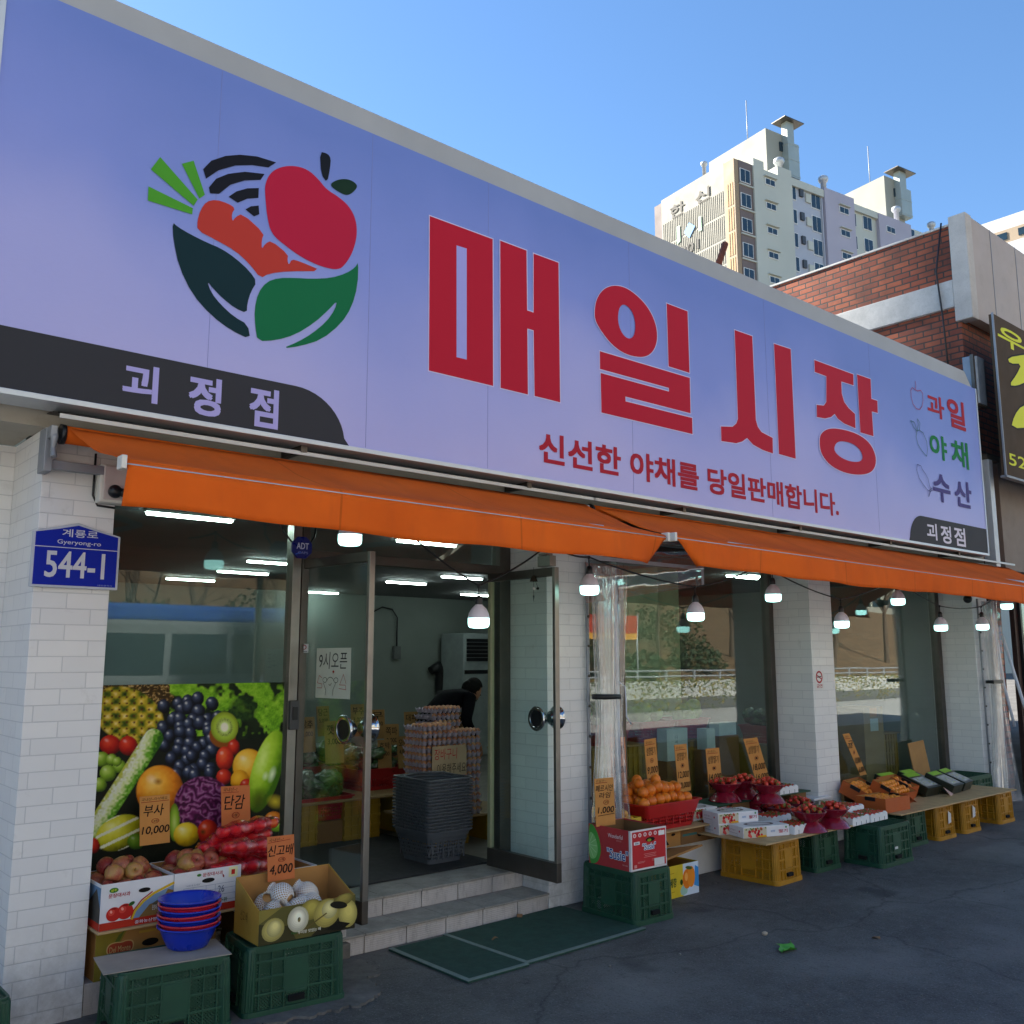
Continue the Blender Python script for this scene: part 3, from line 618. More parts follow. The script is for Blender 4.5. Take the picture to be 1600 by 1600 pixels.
# ================================================================== apartment block behind
A0 = Vector((78.7, 54.8, 0)); aR = Vector((math.cos(rad(-9)), math.sin(rad(-9)), 0)); aL = Vector((math.cos(rad(82)), math.sin(rad(82)), 0))
apt = thing('apartment_building', 'tall cream and grey apartment block with rooftop stair towers', 'building', (A0.x, A0.y, 0))
AM = Matrix(((aR.x, aL.x, 0, 0), (aR.y, aL.y, 0, 0), (0, 0, 1, 0), (0, 0, 0, 1)))   # local x along the window side, y along the gable
FR = Frame(A0, aR, (0, 0, 1)); FL = Frame(A0, -aL, (0, 0, 1))
def bx(mb, x0, x1, y0, y1, z0, z1, mi=0): return mb.box(x0, x1, y0, y1, z0, z1, mi, AM)
def AP(mb, n, m, par=None): return mb.build(n, m, par or apt)
def ax_(px): return FR.px(px, 300)[0]
C_CR = mat('cream_gable_paint', '#8f8c80', .75, var=.05, scale=.25); C_WH = mat('pale_green_white_paint', '#b3b6ac', .75, var=.05, scale=.2); C_GR = mat('grey_wall_paint', '#a4a9b4', .75, var=.06, scale=.2)
C_MV = mat('mauve_grey_paint', '#a39fac', .75, var=.06, scale=.2); C_BR = mat('brown_wall_paint', '#6b5f5c', .75, var=.06, scale=.2); C_TN = mat('tan_paint', '#98836a', .75, var=.05, scale=.2)
C_PANE = mat('far_window_glass', '#22343f', .12, var=.2, scale=.4); C_FR = mat('white_window_frame', '#d9dbd9', .5)
xs = {k: ax_(k) for k in (1176, 1235, 1285, 1330, 1367, 1416, 1452)}
ZT = FR.px(1146, 247)[1]
def top(px, py): return FR.px(px, py)[1]
AP(bx(MB(), .02, 60, .4, 12.4, 0, ZT - 1.2), 'core_wall', C_WH)
AP(bx(MB(), -.01, .5, 1.5, 11.4, 0, ZT + .1), 'gable_wall', C_CR)
AP(bx(MB(), -.03, .6, 0, 1.5, 0, ZT), 'gable_strip', C_TN); AP(bx(MB(), -.005, .6, 11.401, 12.6, 0, ZT - .2), 'gable_strip', C_BR)
rb = MB()
for f in range(9):
    z1 = ZT - 3.0 - f * 2.8
    for i in range(34): bx(rb, -.055, -.011, 1.7 + i * .285, 1.82 + i * .285, z1 - 2.55, z1)
AP(rb, 'gable_ribs', C_CR)
rb = MB()
for f in range(9):
    z1 = ZT - 2.6 - f * 2.8
    for i in range(3): bx(rb, -.07, -.031, .25 + i * .34, .40 + i * .34, z1 - 2.5, z1)
AP(rb, 'strip_ribs', mat('tan_rib', '#b08c5e', .75))
A = Art(Frame(A0 - aR * .06, -aL, (0, 0, 1)), .01, .004)
def gp(px, py): return A.fr.px(px, py)
for body, lb, rt in (('한', (1047, 345), (1069, 311)), ('신', (1087, 322), (1109, 289)), ('901', (1062, 404), (1092, 372))):
    a, b = gp(*lb), gp(*rt); A.text(body, a[0], a[1], b[0], b[1], '#33322d', .05)
A.poly([gp(1000 + x / 5.333, 150 + y / 5.333) for x, y in ((412, 1055), (462, 1085), (415, 1185), (370, 1140))], '#5e9be0')
A.poly([gp(1000 + x / 5.333, 150 + y / 5.333) for x, y in ((310, 1090), (335, 1080), (340, 1210), (312, 1240))], '#a9d3b4'); A.poly([gp(1000 + x / 5.333, 150 + y / 5.333) for x, y in ((490, 1010), (512, 1000), (518, 1120), (494, 1130))], '#a9d3b4')
A.build('block_lettering', apt).matrix_parent_inverse = Matrix.Translation((-A0.x, -A0.y, 0))
bays = [('brown_bay', 0.61, xs[1176], -.05, 8, ZT, C_BR), ('white_bay', xs[1176] + .01, xs[1235], -.25, 8, top(1176, 253) - .6, C_WH), ('grey_bay', xs[1235] + .01, xs[1285], .12, 8, top(1260, 288), C_GR),
        ('mauve_bay', xs[1285] + .01, xs[1330], -.3, 8, top(1300, 300), C_MV), ('white_bay', xs[1330] + .01, xs[1367], .12, 8, top(1340, 322), C_WH), ('mauve_bay', xs[1367] + .01, xs[1416], -.3, 8, top(1385, 340), C_MV), ('white_bay', xs[1416] + .01, xs[1452] + 26, .12, 8, top(1440, 362), C_WH)]
for n, x0, x1, y0, y1, z, m in bays: AP(bx(MB(), x0, x1, y0, y1, 0, z), n, m)
# parapet steps on the white bay
AP(bx(bx(MB(), xs[1176] + .01, xs[1176] + 1.6, -.25, .3, bays[1][5], bays[1][5] + .9), xs[1235] - 2.2, xs[1235], -.25, 2.5, bays[1][5], bays[1][5] + 1.1), 'parapet', C_WH)
cor = bx(MB(), xs[1235] + .01, xs[1285] + .02, -.2, .12, bays[2][5] - .9, bays[2][5]); AP(cor, 'cornice', C_WH); cor = MB(); bx(cor, xs[1330] + .02, xs[1367], -.2, .12, bays[4][5] - .8, bays[4][5]); AP(cor, 'cornice', C_WH)
def awin(xc, zc, w, h, yface, sp=1):
    f = bx(MB(), xc - w / 2, xc + w / 2, yface - .08, yface - .005, zc - h / 2, zc + h / 2); fo = AP(f, 'window', C_FR)
    p = MB(); g = .07
    for k in range(2): bx(p, xc - w / 2 + g + k * (w / 2 - g * .5), xc - g * .5 + k * (w / 2 - g * .5), yface - .1, yface - .079, zc - h / 2 + g, zc + h / 2 - g)
    p.build('panes', C_PANE, fo)
for f in range(7):
    dz = -2.8 * f
    def W_(px, py, w, h, yf):
        x, z = FR.px(px, py); awin(x, z + dz, w, h, yf)
    W_(1163, 276, 1.5, 1.55, -.05); W_(1200, 287, 1.5, .75, -.25); W_(1238.5, 300, 1.2, 1.7, .12); W_(1275, 314, 1.55, 1.9, .12); W_(1315, 331, 1.6, .8, -.3)
    W_(1335, 343, .8, 1.7, .12); W_(1356, 349, 1.6, 1.7, .12); W_(1388, 361, 1.6, .8, -.3); W_(1424, 366, 1.5, 1.5, .12)
for f in range(7):
    lg = MB(); z = ZT - 1.55 - f * 2.8; bx(lg, .6, xs[1176] + .05, -.2, -.04, z - 1.1 - .15, z - 1.1); AP(lg, 'window_hood', C_WH); lg = MB()
    x, zz = FR.px(1200, 281); bx(lg, x - .95, x + .95, -.55, -.24, zz - 2.8 * f + .05, zz - 2.8 * f + .13); AP(lg, 'window_hood', C_WH); lg = MB(); x, zz = FR.px(1315, 325); bx(lg, x - .95, x + .95, -.6, -.29, zz - 2.8 * f + .05, zz - 2.8 * f + .13); AP(lg, 'window_hood', C_WH)
for f in range(6):
    ac = MB(); x, z = FR.px(1252, 301); bx(ac, x - .3, x + .25, -.12, .1, z - 2.8 * f - .5, z - 2.8 * f + .4); bx(ac, x + .7, x + 1.5, -.06, .1, z - 2.8 * f - .9, z - 2.8 * f + .1, 1); AP(ac, 'vent_box', [mat('grey_vent_box', '#3a4048', .6), C_WH])
dp = MB(); [bx(dp, xs[1285] - .35, xs[1285] - .2, -.1, .1, 0, bays[2][5] - 1)]; AP(dp, 'downpipe', C_GR)
# stair towers with chimney ducts, turbine vents, aerials
def towerblk(px0, px1, ytop, ydepth, zb):
    x1 = ax_(px1); y0, y1 = 2.2, 9.5
    xl = ax_(px0); z = FR.px(px0, ytop)[1]
    return xl, x1, z
for i, (px0, px1, py, duct, cap, zc) in enumerate(((1196, 1238, 200, (1222, 1246), 184, 270), (1381, 1411, 274, (1398, 1421), 262, 330))):
    F2 = Frame(A0 + aL * 2.5, aR, (0, 0, 1)); xa, z = F2.px(px0, py); xb = F2.px(px1, 240 if i == 0 else 300)[0]
    AP(bx(MB(), xa, xb, 2.5, 11.5, ZT - 3, z), 'stair_tower', mat('stair_tower_paint', '#8d8e84', .75, var=.05, scale=.2))
    F3 = Frame(A0 + aL * 1.6, aR, (0, 0, 1)); xa, zt = F3.px(duct[0], cap); xb = F3.px(duct[1], cap)[0]; w = (xb - xa)
    zb_ = F3.px(duct[0], zc)[1]; m = MB(); bx(m, xa + w * .32, xb - w * .25, 1.7, 2.5, zb_ + 3, zt); bx(m, xa + w * .3, xb - w * .02, 1.6, 2.55, zb_, zb_ + (zt - zb_) * .62)
    for k in range(int((zt - zb_ - 1) / 1.9)): bx(m, xa + w * .28, xb, 1.57, 2.56, zb_ + k * 1.9 + .2, zb_ + k * 1.9 + .3)
    d = AP(m, 'chimney_duct', mat('galvanised_duct', '#9aa39e', .5, .3, .08, .5))
    m = MB(); bx(m, xa - .1, xb + .5, 1.1, 3.1, zt - .05, zt + .05); m.build('duct_cap', M_STEELD, d)
    x, zz = F2.px(1222 if i == 0 else 1400, 230 if i == 0 else 302); AP(bx(MB(), x - .5, x + .3, 2.35, 2.49, zz - .6, zz + .5), 'window', C_PANE)
for px, py, r in ((1217, 252, .62), (1286, 280, .6), (1400, 327, .55), (1455, 351, .55), (1100, 256, .4)):
    F2 = Frame(A0 + aL * (.8 if px != 1100 else 6), aR, (0, 0, 1)); x, z = F2.px(px, py); p = AM @ Vector((x, .8 if px != 1100 else 6, 0)); T = Matrix.Translation((p.x, p.y, z))
    MB().lathe([(r * .55, -2.4), (r * .55, -.7 * r), (r * .8, -.6 * r), (r, -.1 * r), (r * .9, .35 * r), (r * .5, .62 * r), (.05, .72 * r)], 16, T).build('turbine_vent', M_LGREY, apt)
for px, y0, y1 in ((1168, 212, 158), (1359, 280, 230)):
    F2 = Frame(A0 + aL * 7, aR, (0, 0, 1)); x, za = F2.px(px, y0); zb_ = F2.px(px, y1)[1]; p = AM @ Vector((x, 7, 0))
    MB().tube([(p.x, p.y, za - 3), (p.x, p.y, zb_)], .06, 6).build('aerial', M_GREY, apt)
# far tower, right edge
ft = thing('high_rise', 'distant beige and white high rise at the right edge of the sky', 'building', (452, 150, 0))
for mb, n, m in ((MB().box(0, 70, 0, 40, 0, 203), 'beige_block', mat('beige_far', '#a08e78', .8)), (MB().box(-24, -.1, -2, 10, 0, 186), 'white_block', mat('white_far', '#b9bcc0', .8)), (MB().box(10, 70, 1, 30, 203, 214), 'roof_block', mat('white_far', '#b9bcc0', .8))): mb.build(n, m, ft)
wd = MB()
for f in range(26):
    for i in range(7): wd.box(5 + i * 9, 9.5 + i * 9, -.3, -.05, 198 - f * 7, 201.5 - f * 7)
    for i in range(4): wd.box(-.3, -.05, 4 + i * 9.5, 8.5 + i * 9.5, 198 - f * 7, 201.5 - f * 7)
    for i in range(2): wd.box(-20 + i * 9, -16 + i * 9, -2.3, -2.05, 181 - f * 7, 184 - f * 7)
wd.build('windows', C_PANE, ft)
t = thing('shadow_block', 'unseen tall block behind the shop to the left, added to shade the brick wall', 'building', (-6.5, 57.2, 0)); MB().box(-3.5, 3.5, -2.5, 2.5, 0, 53).build('wall', C_CR, t); MB().box(-2.5, 1, -1.5, 1.5, 53, 55).build('shadow_block_top', C_WH, t)  # out of view, added and sized to cast the brick wall's shadow edge
# rusty pipe standing on the shop roof
pc = gy(1122, 415, 5.6); pt = gy(1133, 381, 5.6)
tag(MB().tube([pc - (pt - pc) * 1.2, pt], .035, 10).build('rusty_pipe', mat('rust', '#6e3a25', .9, var=.3, scale=14)), 'rusty brown pipe leaning on the shop roof behind the sign', 'pipe')

# ================================================================== across the street (seen in the glass)
tag(MB().grid(lambda u, v: (-60 + 180 * u, -19 - 40 * v, .1 + 9 * v ** .8 + .5 * noise.noise((u * 30, v * 8, 1))), 40, 10).build('embankment_hill', m_concrete('leaf_litter_slope', (.07, .045, .022), (.24, .14, .065), 1.9)), kind='structure')
tag(sheet(-60, 140, -16.6, -10.2, .004).build('road', m_concrete('road_asphalt', (.16, .16, .155), (.22, .22, .21), 2)), kind='structure')
tag(sheet(-60, 140, -10.1, -2.3, .004).build('sidewalk', m_concrete('bounce_sidewalk', (.44, .43, .41), (.58, .57, .54), 2)), kind='structure')  # unseen near sidewalk, kept pale to bounce sunlight onto the shop front
tag(sheet(-60, 140, -19, -16.7, .004).build('far_sidewalk', m_concrete('far_sidewalk', (.36, .35, .32), (.5, .48, .44), 2)), kind='structure')
for i, (x, w, h) in enumerate(((-30, 40, 36), (20, 34, 44), (64, 36, 40), (112, 40, 48))):
    t = thing('apartment_block', ('first', 'second', 'third', 'fourth')[i] + ' cream apartment slab beyond the embankment across the street', 'building', (x, -62, 0))
    MB().box(-w / 2, w / 2, -6, 6, 0, h).build('wall', C_CR, t); g = MB()
    for f in range(int(h / 3) - 2):
        for k in range(int(w / 4)): g.box(-w / 2 + 1 + k * 4, -w / 2 + 3.2 + k * 4, 6.0, 6.05, 3 + f * 3, 4.6 + f * 3)
    g.build('windows', C_PANE, t)
hb = MB(); random.seed(5)
for i in range(9000):
    x = random.uniform(4, 60); y = random.uniform(-9.6, -8.6); z = random.random() ** .6 * 1.05 + .05; s_ = random.uniform(.03, .06)
    d = Vector((random.gauss(0, 1), random.gauss(0, 1), random.gauss(0, 1))).normalized() * s_; e = d.orthogonal().normalized() * s_ * .6; p = Vector((x, y, z)); b = hb.addv([p - d, p + e, p + d, p - e]); hb.face((b, b + 1, b + 2, b + 3), i % 2)
tag(hb.build('hedge', [mat('hedge_leaf', '#55602a', .6), mat('hedge_leaf_yellow', '#8c7d2e', .6)]), 'clipped roadside hedge of green and yellowing leaves', 'hedge')
t = thing('guard_rail', 'white concrete guard wall with a double steel rail on top', 'barrier', (30, -17.5, 0))
MB().box(-60, 60, -.15, .15, 0, .75).build('wall', M_CONC, t); g = MB()
for z in (.95, 1.2): g.tube([(-60, 0, z), (60, 0, z)], .04, 6)
for i in range(60): g.box(-60 + i * 2, -59.92 + i * 2, -.04, .04, .75, 1.22)
g.build('rail', M_LGREY, t)
t = thing('bus', 'parked white and blue city bus on the far side of the road', 'bus', (11, -14.4, 0))
MB().box(-5.4, 5.4, -1.2, 1.2, .35, 2.75).build('body', mat('bus_grey_white', '#6f777a', .35), t, .12); MB().box(-5.35, 5.35, -1.15, 1.15, 2.72, 3.15).build('roof', mat('bus_blue', '#1d4f9c', .35), t, .1)
g = MB()
for i in range(6): g.box(-5.0 + i * 1.68, -3.5 + i * 1.68, 1.195, 1.21, 1.35, 2.4)
g.build('windows', C_PANE, t)
for x in (-3.2, 3.0):
    w = MB().lathe([(.2, -.14), (.48, -.14), (.5, 0), (.48, .14), (.2, .14)], 24, Matrix.Translation((x, 1.08, .5)) @ Matrix.Rotation(math.pi / 2, 4, 'X')).build('wheel', M_BLACK, t)
bsm = [mat('shrub_leaf', '#2f4220', .7), mat('shrub_leaf_brown', '#5a4a26', .7)]
def shrub(x, y, s_, seed):
    r = random.Random(seed); m = MB()
    for i in range(900):
        d = Vector((r.gauss(0, 1), r.gauss(0, 1), abs(r.gauss(0, 1)))).normalized() * s_ * r.uniform(.5, 1.05); e = Vector((r.gauss(0, 1), r.gauss(0, 1), r.gauss(0, 1))).normalized() * .13; f = e.orthogonal().normalized() * .09
        b = m.addv([d - e, d + f, d + e, d - f]); m.face((b, b + 1, b + 2, b + 3), r.random() < .3)
    tag(m.build('shrub', bsm, loc=(x, y, .6 + .2 * (-19 - y))), 'dark evergreen shrub on the embankment across the street', 'shrub', 'shrubs on the embankment')
for i, (x, y, s_) in enumerate(((16, -20.5, 1.3), (22, -22, 1.8), (27, -20.4, 1.0), (33, -23, 2.2), (36, -20.6, 1.2), (42, -22, 1.6), (52, -22, 2.), (9, -21, 1.5), (13, -26, 2.2), (19, -27, 2.6), (25, -26, 2.4), (30, -28, 2.8), (38, -27, 2.6), (46, -28, 3.), (58, -27, 3.))): shrub(x, y, s_, i + 50)
for i, (x, y, c1, c2, lb) in enumerate(((24, -18.3, '#c9ccd0', '#a8232c', 'white and red banner sign hung beyond the guard rail'), (31.5, -18.4, '#b8402c', '#e0a040', 'red and yellow banner sign beyond the guard rail'))):
    t = thing('banner', lb, 'banner', (x, y, 0)); MB().box(-1.6, 1.6, -.02, .02, 2.9, 3.7).build('cloth', mat('banner_a%d' % i, c1, .8), t); MB().box(-1.6, 1.6, -.025, .025, 2.62, 2.899).build('lower_band', mat('banner_b%d' % i, c2, .8), t); MB().tube([(-1.62, 0, 0), (-1.62, 0, 3.8)], .04, 6).tube([(1.62, 0, 0), (1.62, 0, 3.8)], .04, 6).build('posts', M_LGREY, t)
bark = mat('bare_bark', '#5a4a3c', .9, var=.2)
def bare_tree(x, y, h, seed, lev=4):
    r = random.Random(seed); m = MB()
    def br(p, d, L, rad_, k):
        q_ = p + d * L; mid = p + d * L * .5 + Vector((r.gauss(0, 1), r.gauss(0, 1), 0)) * L * .05
        m.tube([p, mid, q_], [rad_, rad_ * .8, rad_ * .62], 5, cap=False)
        if k:
            for _ in range(3 if k > 1 else 4):
                e = (d + Vector((r.gauss(0, .5), r.gauss(0, .5), r.gauss(.15, .3)))).normalized(); br(q_ if r.random() < .6 else mid, e, L * r.uniform(.55, .8), rad_ * .55, k - 1)
    br(Vector((0, 0, -.5)), Vector((0, 0, 1)), h * .36, h * .016, lev)
    tag(m.build('bare_tree', bark, loc=(x, y, 0)), 'leafless winter tree on the embankment across the street', 'tree', 'bare trees on the embankment')
for i, (x, y, h) in enumerate(((4, -21, 9), (8.5, -22, 10), (13, -21, 9), (18, -23, 11), (24, -22, 10), (31, -23, 11), (39, -22, 10), (48, -24, 12), (15, -19.8, 8), (21, -20.2, 8), (26, -19.7, 7), (29, -21.5, 9), (34, -20, 8), (44, -20.5, 9), (56, -22, 11), (65, -23, 12), (6, -20, 8), (1, -22, 9), (10.5, -20, 8), (11.8, -23, 10), (7.2, -23, 10), (3, -23.5, 11))):
    bare_tree(x, y, h, i, 5 if x < 16 else 4)
for o in [o for o in COL.objects if o.name.startswith('bare_tree')]: o.location.z = 1.0 + .2 * (-o.location.y - 19)
# ================================================================== crates
def m_lattice(name, col):
    k = NT(name); uv = k.uv(); sp = k.add('SeparateXYZ', {0: uv}); c = srgb(col)
    a = k.math('PINGPONG', k.math('ADD', sp.outputs[0], sp.outputs[1]), .008); b = k.math('PINGPONG', k.math('SUBTRACT', sp.outputs[0], sp.outputs[1]), .008)
    hole = k.math('MULTIPLY', k.math('GREATER_THAN', a, .0034), k.math('GREATER_THAN', b, .0034))
    k.set(col=c, rough=.5, alpha=k.math('SUBTRACT', 1., k.math('MULTIPLY', hole, .93))); return k.m
CR_SETS = {}
def crate(colname, col, label, x, y, rz, z=0., sc=(1, 1, 1), group=None, nsc=False):
    if colname not in CR_SETS:
        t = thing('plastic_crate', label, 'crate', (x, y, z), rz, group); t.scale = sc
        m = mat(colname + '_crate_plastic', col, .5, var=.14, scale=7, dirt=.35, coat=.05); lat = m_lattice(colname + '_crate_lattice', col)
        L, Wd, h, T = .26, .18, .33, .97
        def rr(a, b, r, n=4): return [(sx * (a - r) + r * math.cos(q), sy * (b - r) + r * math.sin(q)) for sx, sy, q0 in ((1, 1, 0), (-1, 1, 90), (-1, -1, 180), (1, -1, 270)) for q in [rad(q0 + 90 * i / n) for i in range(n + 1)]]
        b = MB(); n = 0
        def ringband(o, i, z0, z1, mi=0):
            k = len(o); v = b.addv([(*p, z0) for p in o] + [(*p, z1) for p in o] + [(*p, z0) for p in i] + [(*p, z1) for p in i])
            for j in range(k):
                q_ = (j + 1) % k; b.face((v + j, v + q_, v + k + q_, v + k + j), mi); b.face((v + k + j, v + k + q_, v + 3 * k + q_, v + 3 * k + j), mi); b.face((v + 2 * k + q_, v + 2 * k + j, v + 3 * k + j, v + 3 * k + q_), mi); b.face((v + q_, v + j, v + 2 * k + j, v + 2 * k + q_), mi)
        def at(z, d=0.): s_ = 1 - (1 - T) * z / h; return rr(L * s_ - d, Wd * s_ - d, .035 - d * .5)
        ringband(at(0, -.012), at(0, .01), 0, .035)                       # flared mouth, upside down on the ground
        for z0 in (.105, .18, .255): ringband(at(z0), at(z0, .012), z0 - .006, z0 + .006)
        ringband(at(h - .016), at(h - .016, .012), h - .034, h)
        # upright ribs, solid middle plates and fluted corners
        for sgn in (1, -1):
            for i in range(-3, 4):
                if i == 0: continue
                x0 = i * .064; s1 = 1 - (1 - T)
                for zz0, zz1 in ((.03, h - .03),):
                    y0 = sgn * (Wd - .006); y1 = sgn * (Wd * T - .006)
                    v = b.addv([(x0 - .004, y0 + .008 * sgn, zz0), (x0 + .004, y0 + .008 * sgn, zz0), (x0 + .004, y1 + .007 * sgn, zz1), (x0 - .004, y1 + .007 * sgn, zz1), (x0 - .004, y0 - .008 * sgn, zz0), (x0 + .004, y0 - .008 * sgn, zz0), (x0 + .004, y1 - .008 * sgn, zz1), (x0 - .004, y1 - .008 * sgn, zz1)])
                    for f in ((0, 1, 2, 3), (1, 5, 6, 2), (4, 0, 3, 7)): b.face([v + q for q in (f if sgn < 0 else f[::-1])])
            for i in (-2, -1, 1, 2):
                y0 = i * .052; xa = sgn * (L - .006); xb = sgn * (L * T - .006)
                v = b.addv([(xa + .008 * sgn, y0 - .004, .03), (xa + .008 * sgn, y0 + .004, .03), (xb + .007 * sgn, y0 + .004, h - .03), (xb + .007 * sgn, y0 - .004, h - .03), (xa - .008 * sgn, y0 - .004, .03), (xa - .008 * sgn, y0 + .004, .03), (xb - .008 * sgn, y0 + .004, h - .03), (xb - .008 * sgn, y0 - .004, h - .03)])
                for f in ((0, 1, 2, 3), (1, 5, 6, 2), (4, 0, 3, 7)): b.face([v + q for q in (f if sgn > 0 else f[::-1])])
        for sx in (1, -1):
            for sy in (1, -1):
                for q0 in range(5):
                    a = rad(90 * q0 / 4); s1 = T; r = .035
                    px_, py_ = sx * (L - r + (r + .001) * math.cos(a)), sy * (Wd - r + (r + .001) * math.sin(a)); b.tube([(px_, py_, .03), (px_ * T, py_ * T, h - .02)], .006, 6, cap=False)
                b.tube([(sx * (L - .028), sy * (Wd - .028), .02), (sx * (L - .028) * T, sy * (Wd - .028) * T, h - .01)], .030, 12)
        for sgn in (1, -1):
            b.box(-.06, .06, sgn * Wd * .972 - .003, sgn * Wd * .972 + .003, .11, .25); b.box(-.055, .055, sgn * (Wd - .002) - .004, sgn * (Wd - .002) + .004, .036, .05); b.box(-.055, .055, sgn * (Wd - .004) - .004, sgn * (Wd - .004) + .004, .088, .1)
            b.box(sgn * L * .972 - .003, sgn * L * .972 + .003, -.05, .05, .115, .25)
        b.build('shell', m, t, .0015)
        w = MB()
        for sgn in (1, -1):
            for (p0, p1) in ((((-L + .03), sgn * (Wd - .007)), ((L - .03), sgn * (Wd - .007))), ((sgn * (L - .007), -Wd + .03), (sgn * (L - .007), Wd - .03))):
                v = w.addv([(*p0, .03), (*p1, .03), (p1[0] * T, p1[1] * T, h - .02), (p0[0] * T, p0[1] * T, h - .02)]); w.face((v, v + 1, v + 2, v + 3))
        w.build('lattice_side', lat, t)
        tp = MB(); 
        tp.prism(rr(L * T - .012, Wd * T - .012, .03), h - .012, h - .009); tp.build('lattice_top', lat, t)
        g = MB()
        for i in range(-5, 6): g.box(i * .04 - .002, i * .04 + .002, -Wd * T + .01, Wd * T - .01, h - .012, h - .004)
        g.build('top_ribs', m, t)
        MB().box(-.04, .04, -Wd - .0135, -Wd + .01, .052, .078).box(-L - .0135, -L + .01, -.035, .035, .052, .078).box(L - .01, L + .0135, -.035, .035, .052, .078).build('hand_hole', mat('dark_hole', '#050505', 1.), t)
        CR_SETS[colname] = t; return t
    t = dup(CR_SETS[colname], (x, y, z), (0, 0, rz), label, group); t.scale = sc; return t
GC, YC = '#1d4a35', '#b07c10'
GG, YG = 'green plastic crates used as stands', 'yellow plastic crates under the boards'
crate('green', GC, 'green crate carrying the blue and red basins', 1.87, 4.68, rad(-6), group=GG)
crate('green', GC, 'green crate under the open box of pears', 2.475, 4.66, rad(-6), group=GG)
crate('green', GC, 'green crate under the red lime box', 5.03, 4.61, rad(88), group=GG)
crate('green', GC, 'green crate half hidden under the strawberry board beside the yellow crate', 7.30, 4.69, rad(90), group=GG)
crate('green', GC, 'green crate under the white foam strawberry trays with a white paper scrap', 7.94, 4.34, 0, group=GG)
crate('green', GC, 'green crate under the left end of the tangerine board', 8.88, 4.70, rad(90), group=GG)
crate('green', GC, 'dark green crate against the far pillar behind the grape boxes', 11.1, 5.0, 0, 0, (1.25, 1.2, 1.3), group=GG)
gl = gz(25, 1556, .33); crate('green', GC, 'green crate cut off at the left edge beside the white pillar', gl.x - .27, gl.y + .17, 0, group=GG)
crate('yellow', YC, 'yellow crate under the strawberry board', 6.655, 4.65, rad(92), group=YG)
crate('yellow', YC, 'first yellow crate under the tangerine board, a torn paper label on it', 9.40, 4.67, rad(90), group=YG)
crate('yellow', YC, 'middle yellow crate under the tangerine board, with a white sticker', 9.96, 4.67, rad(90), group=YG)
crate('yellow', YC, 'yellow crate under the bare far end of the tangerine board', 10.80, 4.67, rad(90), group=YG)
for x, y, lb in ((9.44, 4.403, 'torn white paper label on the first yellow crate'), (9.98, 4.403, 'white paper sticker on the middle yellow crate'), ):
    tag(MB().prism([(x - .03, .14), (x + .03, .15), (x + .035, .23), (x - .02, .26)], 0, .001, Matrix(((1, 0, 0, 0), (0, 0, 1, y - .005), (0, 1, 0, 0), (0, 0, 0, 1)))).build('paper_label', M_WHITE), lb, 'label')
tag(MB().box(7.86, 7.91, 4.142, 4.143, .135, .155).build('paper_scrap', M_WHITE), 'small white paper scrap stuck on the green crate under the foam trays', 'paper')
# boards
def board(x0, x1, y0, y1, z, lb, rz=0, m=M_PLY, t=.012, name='plywood_board'):
    return tag(MB().box(-(x1 - x0) / 2, (x1 - x0) / 2, -(y1 - y0) / 2, (y1 - y0) / 2, 0, t).build(name, m, None, .002, ((x0 + x1) / 2, (y0 + y1) / 2, z), (0, 0, rz)), lb, 'board')
board(6.28, 7.55, 4.33, 5.02, .332, 'plywood board carrying strawberry cartons and red bowls')
board(8.36, 10.9, 4.33, 5.02, .332, 'long plywood board carrying tangerine and grape boxes')
board(5.2, 6.36, 4.9, 5.38, .402, 'plywood board under the red basket of oranges')
board(1.63, 2.42, 4.94, 5.4, .405, 'worn plywood board under the two apple boxes')
ZB3 = gy(*(1080 + 245 / 4.706, 1120 + 478 / 4.706), 5.24).z - .155
board(6.4, 8.15, 5.1, 5.42, ZB3 - .0135, 'green board on the window ledge under the back row of bowls', m=mat('green_board', '#1f4a34', .6))
for x0, x1 in ((6.95, 7.2), (7.85, 8.1)): tag(MB().box(x0, x1, 5.12, 5.4, .273, ZB3 - .0145).build('wood_block', M_CARDD, None, .003), 'brown block under the %s end of the green ledge board' % ('near' if x0 < 7 else 'far'), 'block')
tag(MB().box(-.29, .28, -.14, .15, 0, .004).build('cardboard_sheet', mat('grey_card', '#a0968a', .8), None, 0, (1.85, 4.66, .331), (0, 0, rad(-9))), 'grey cardboard sheet under the stack of basins', 'cardboard')
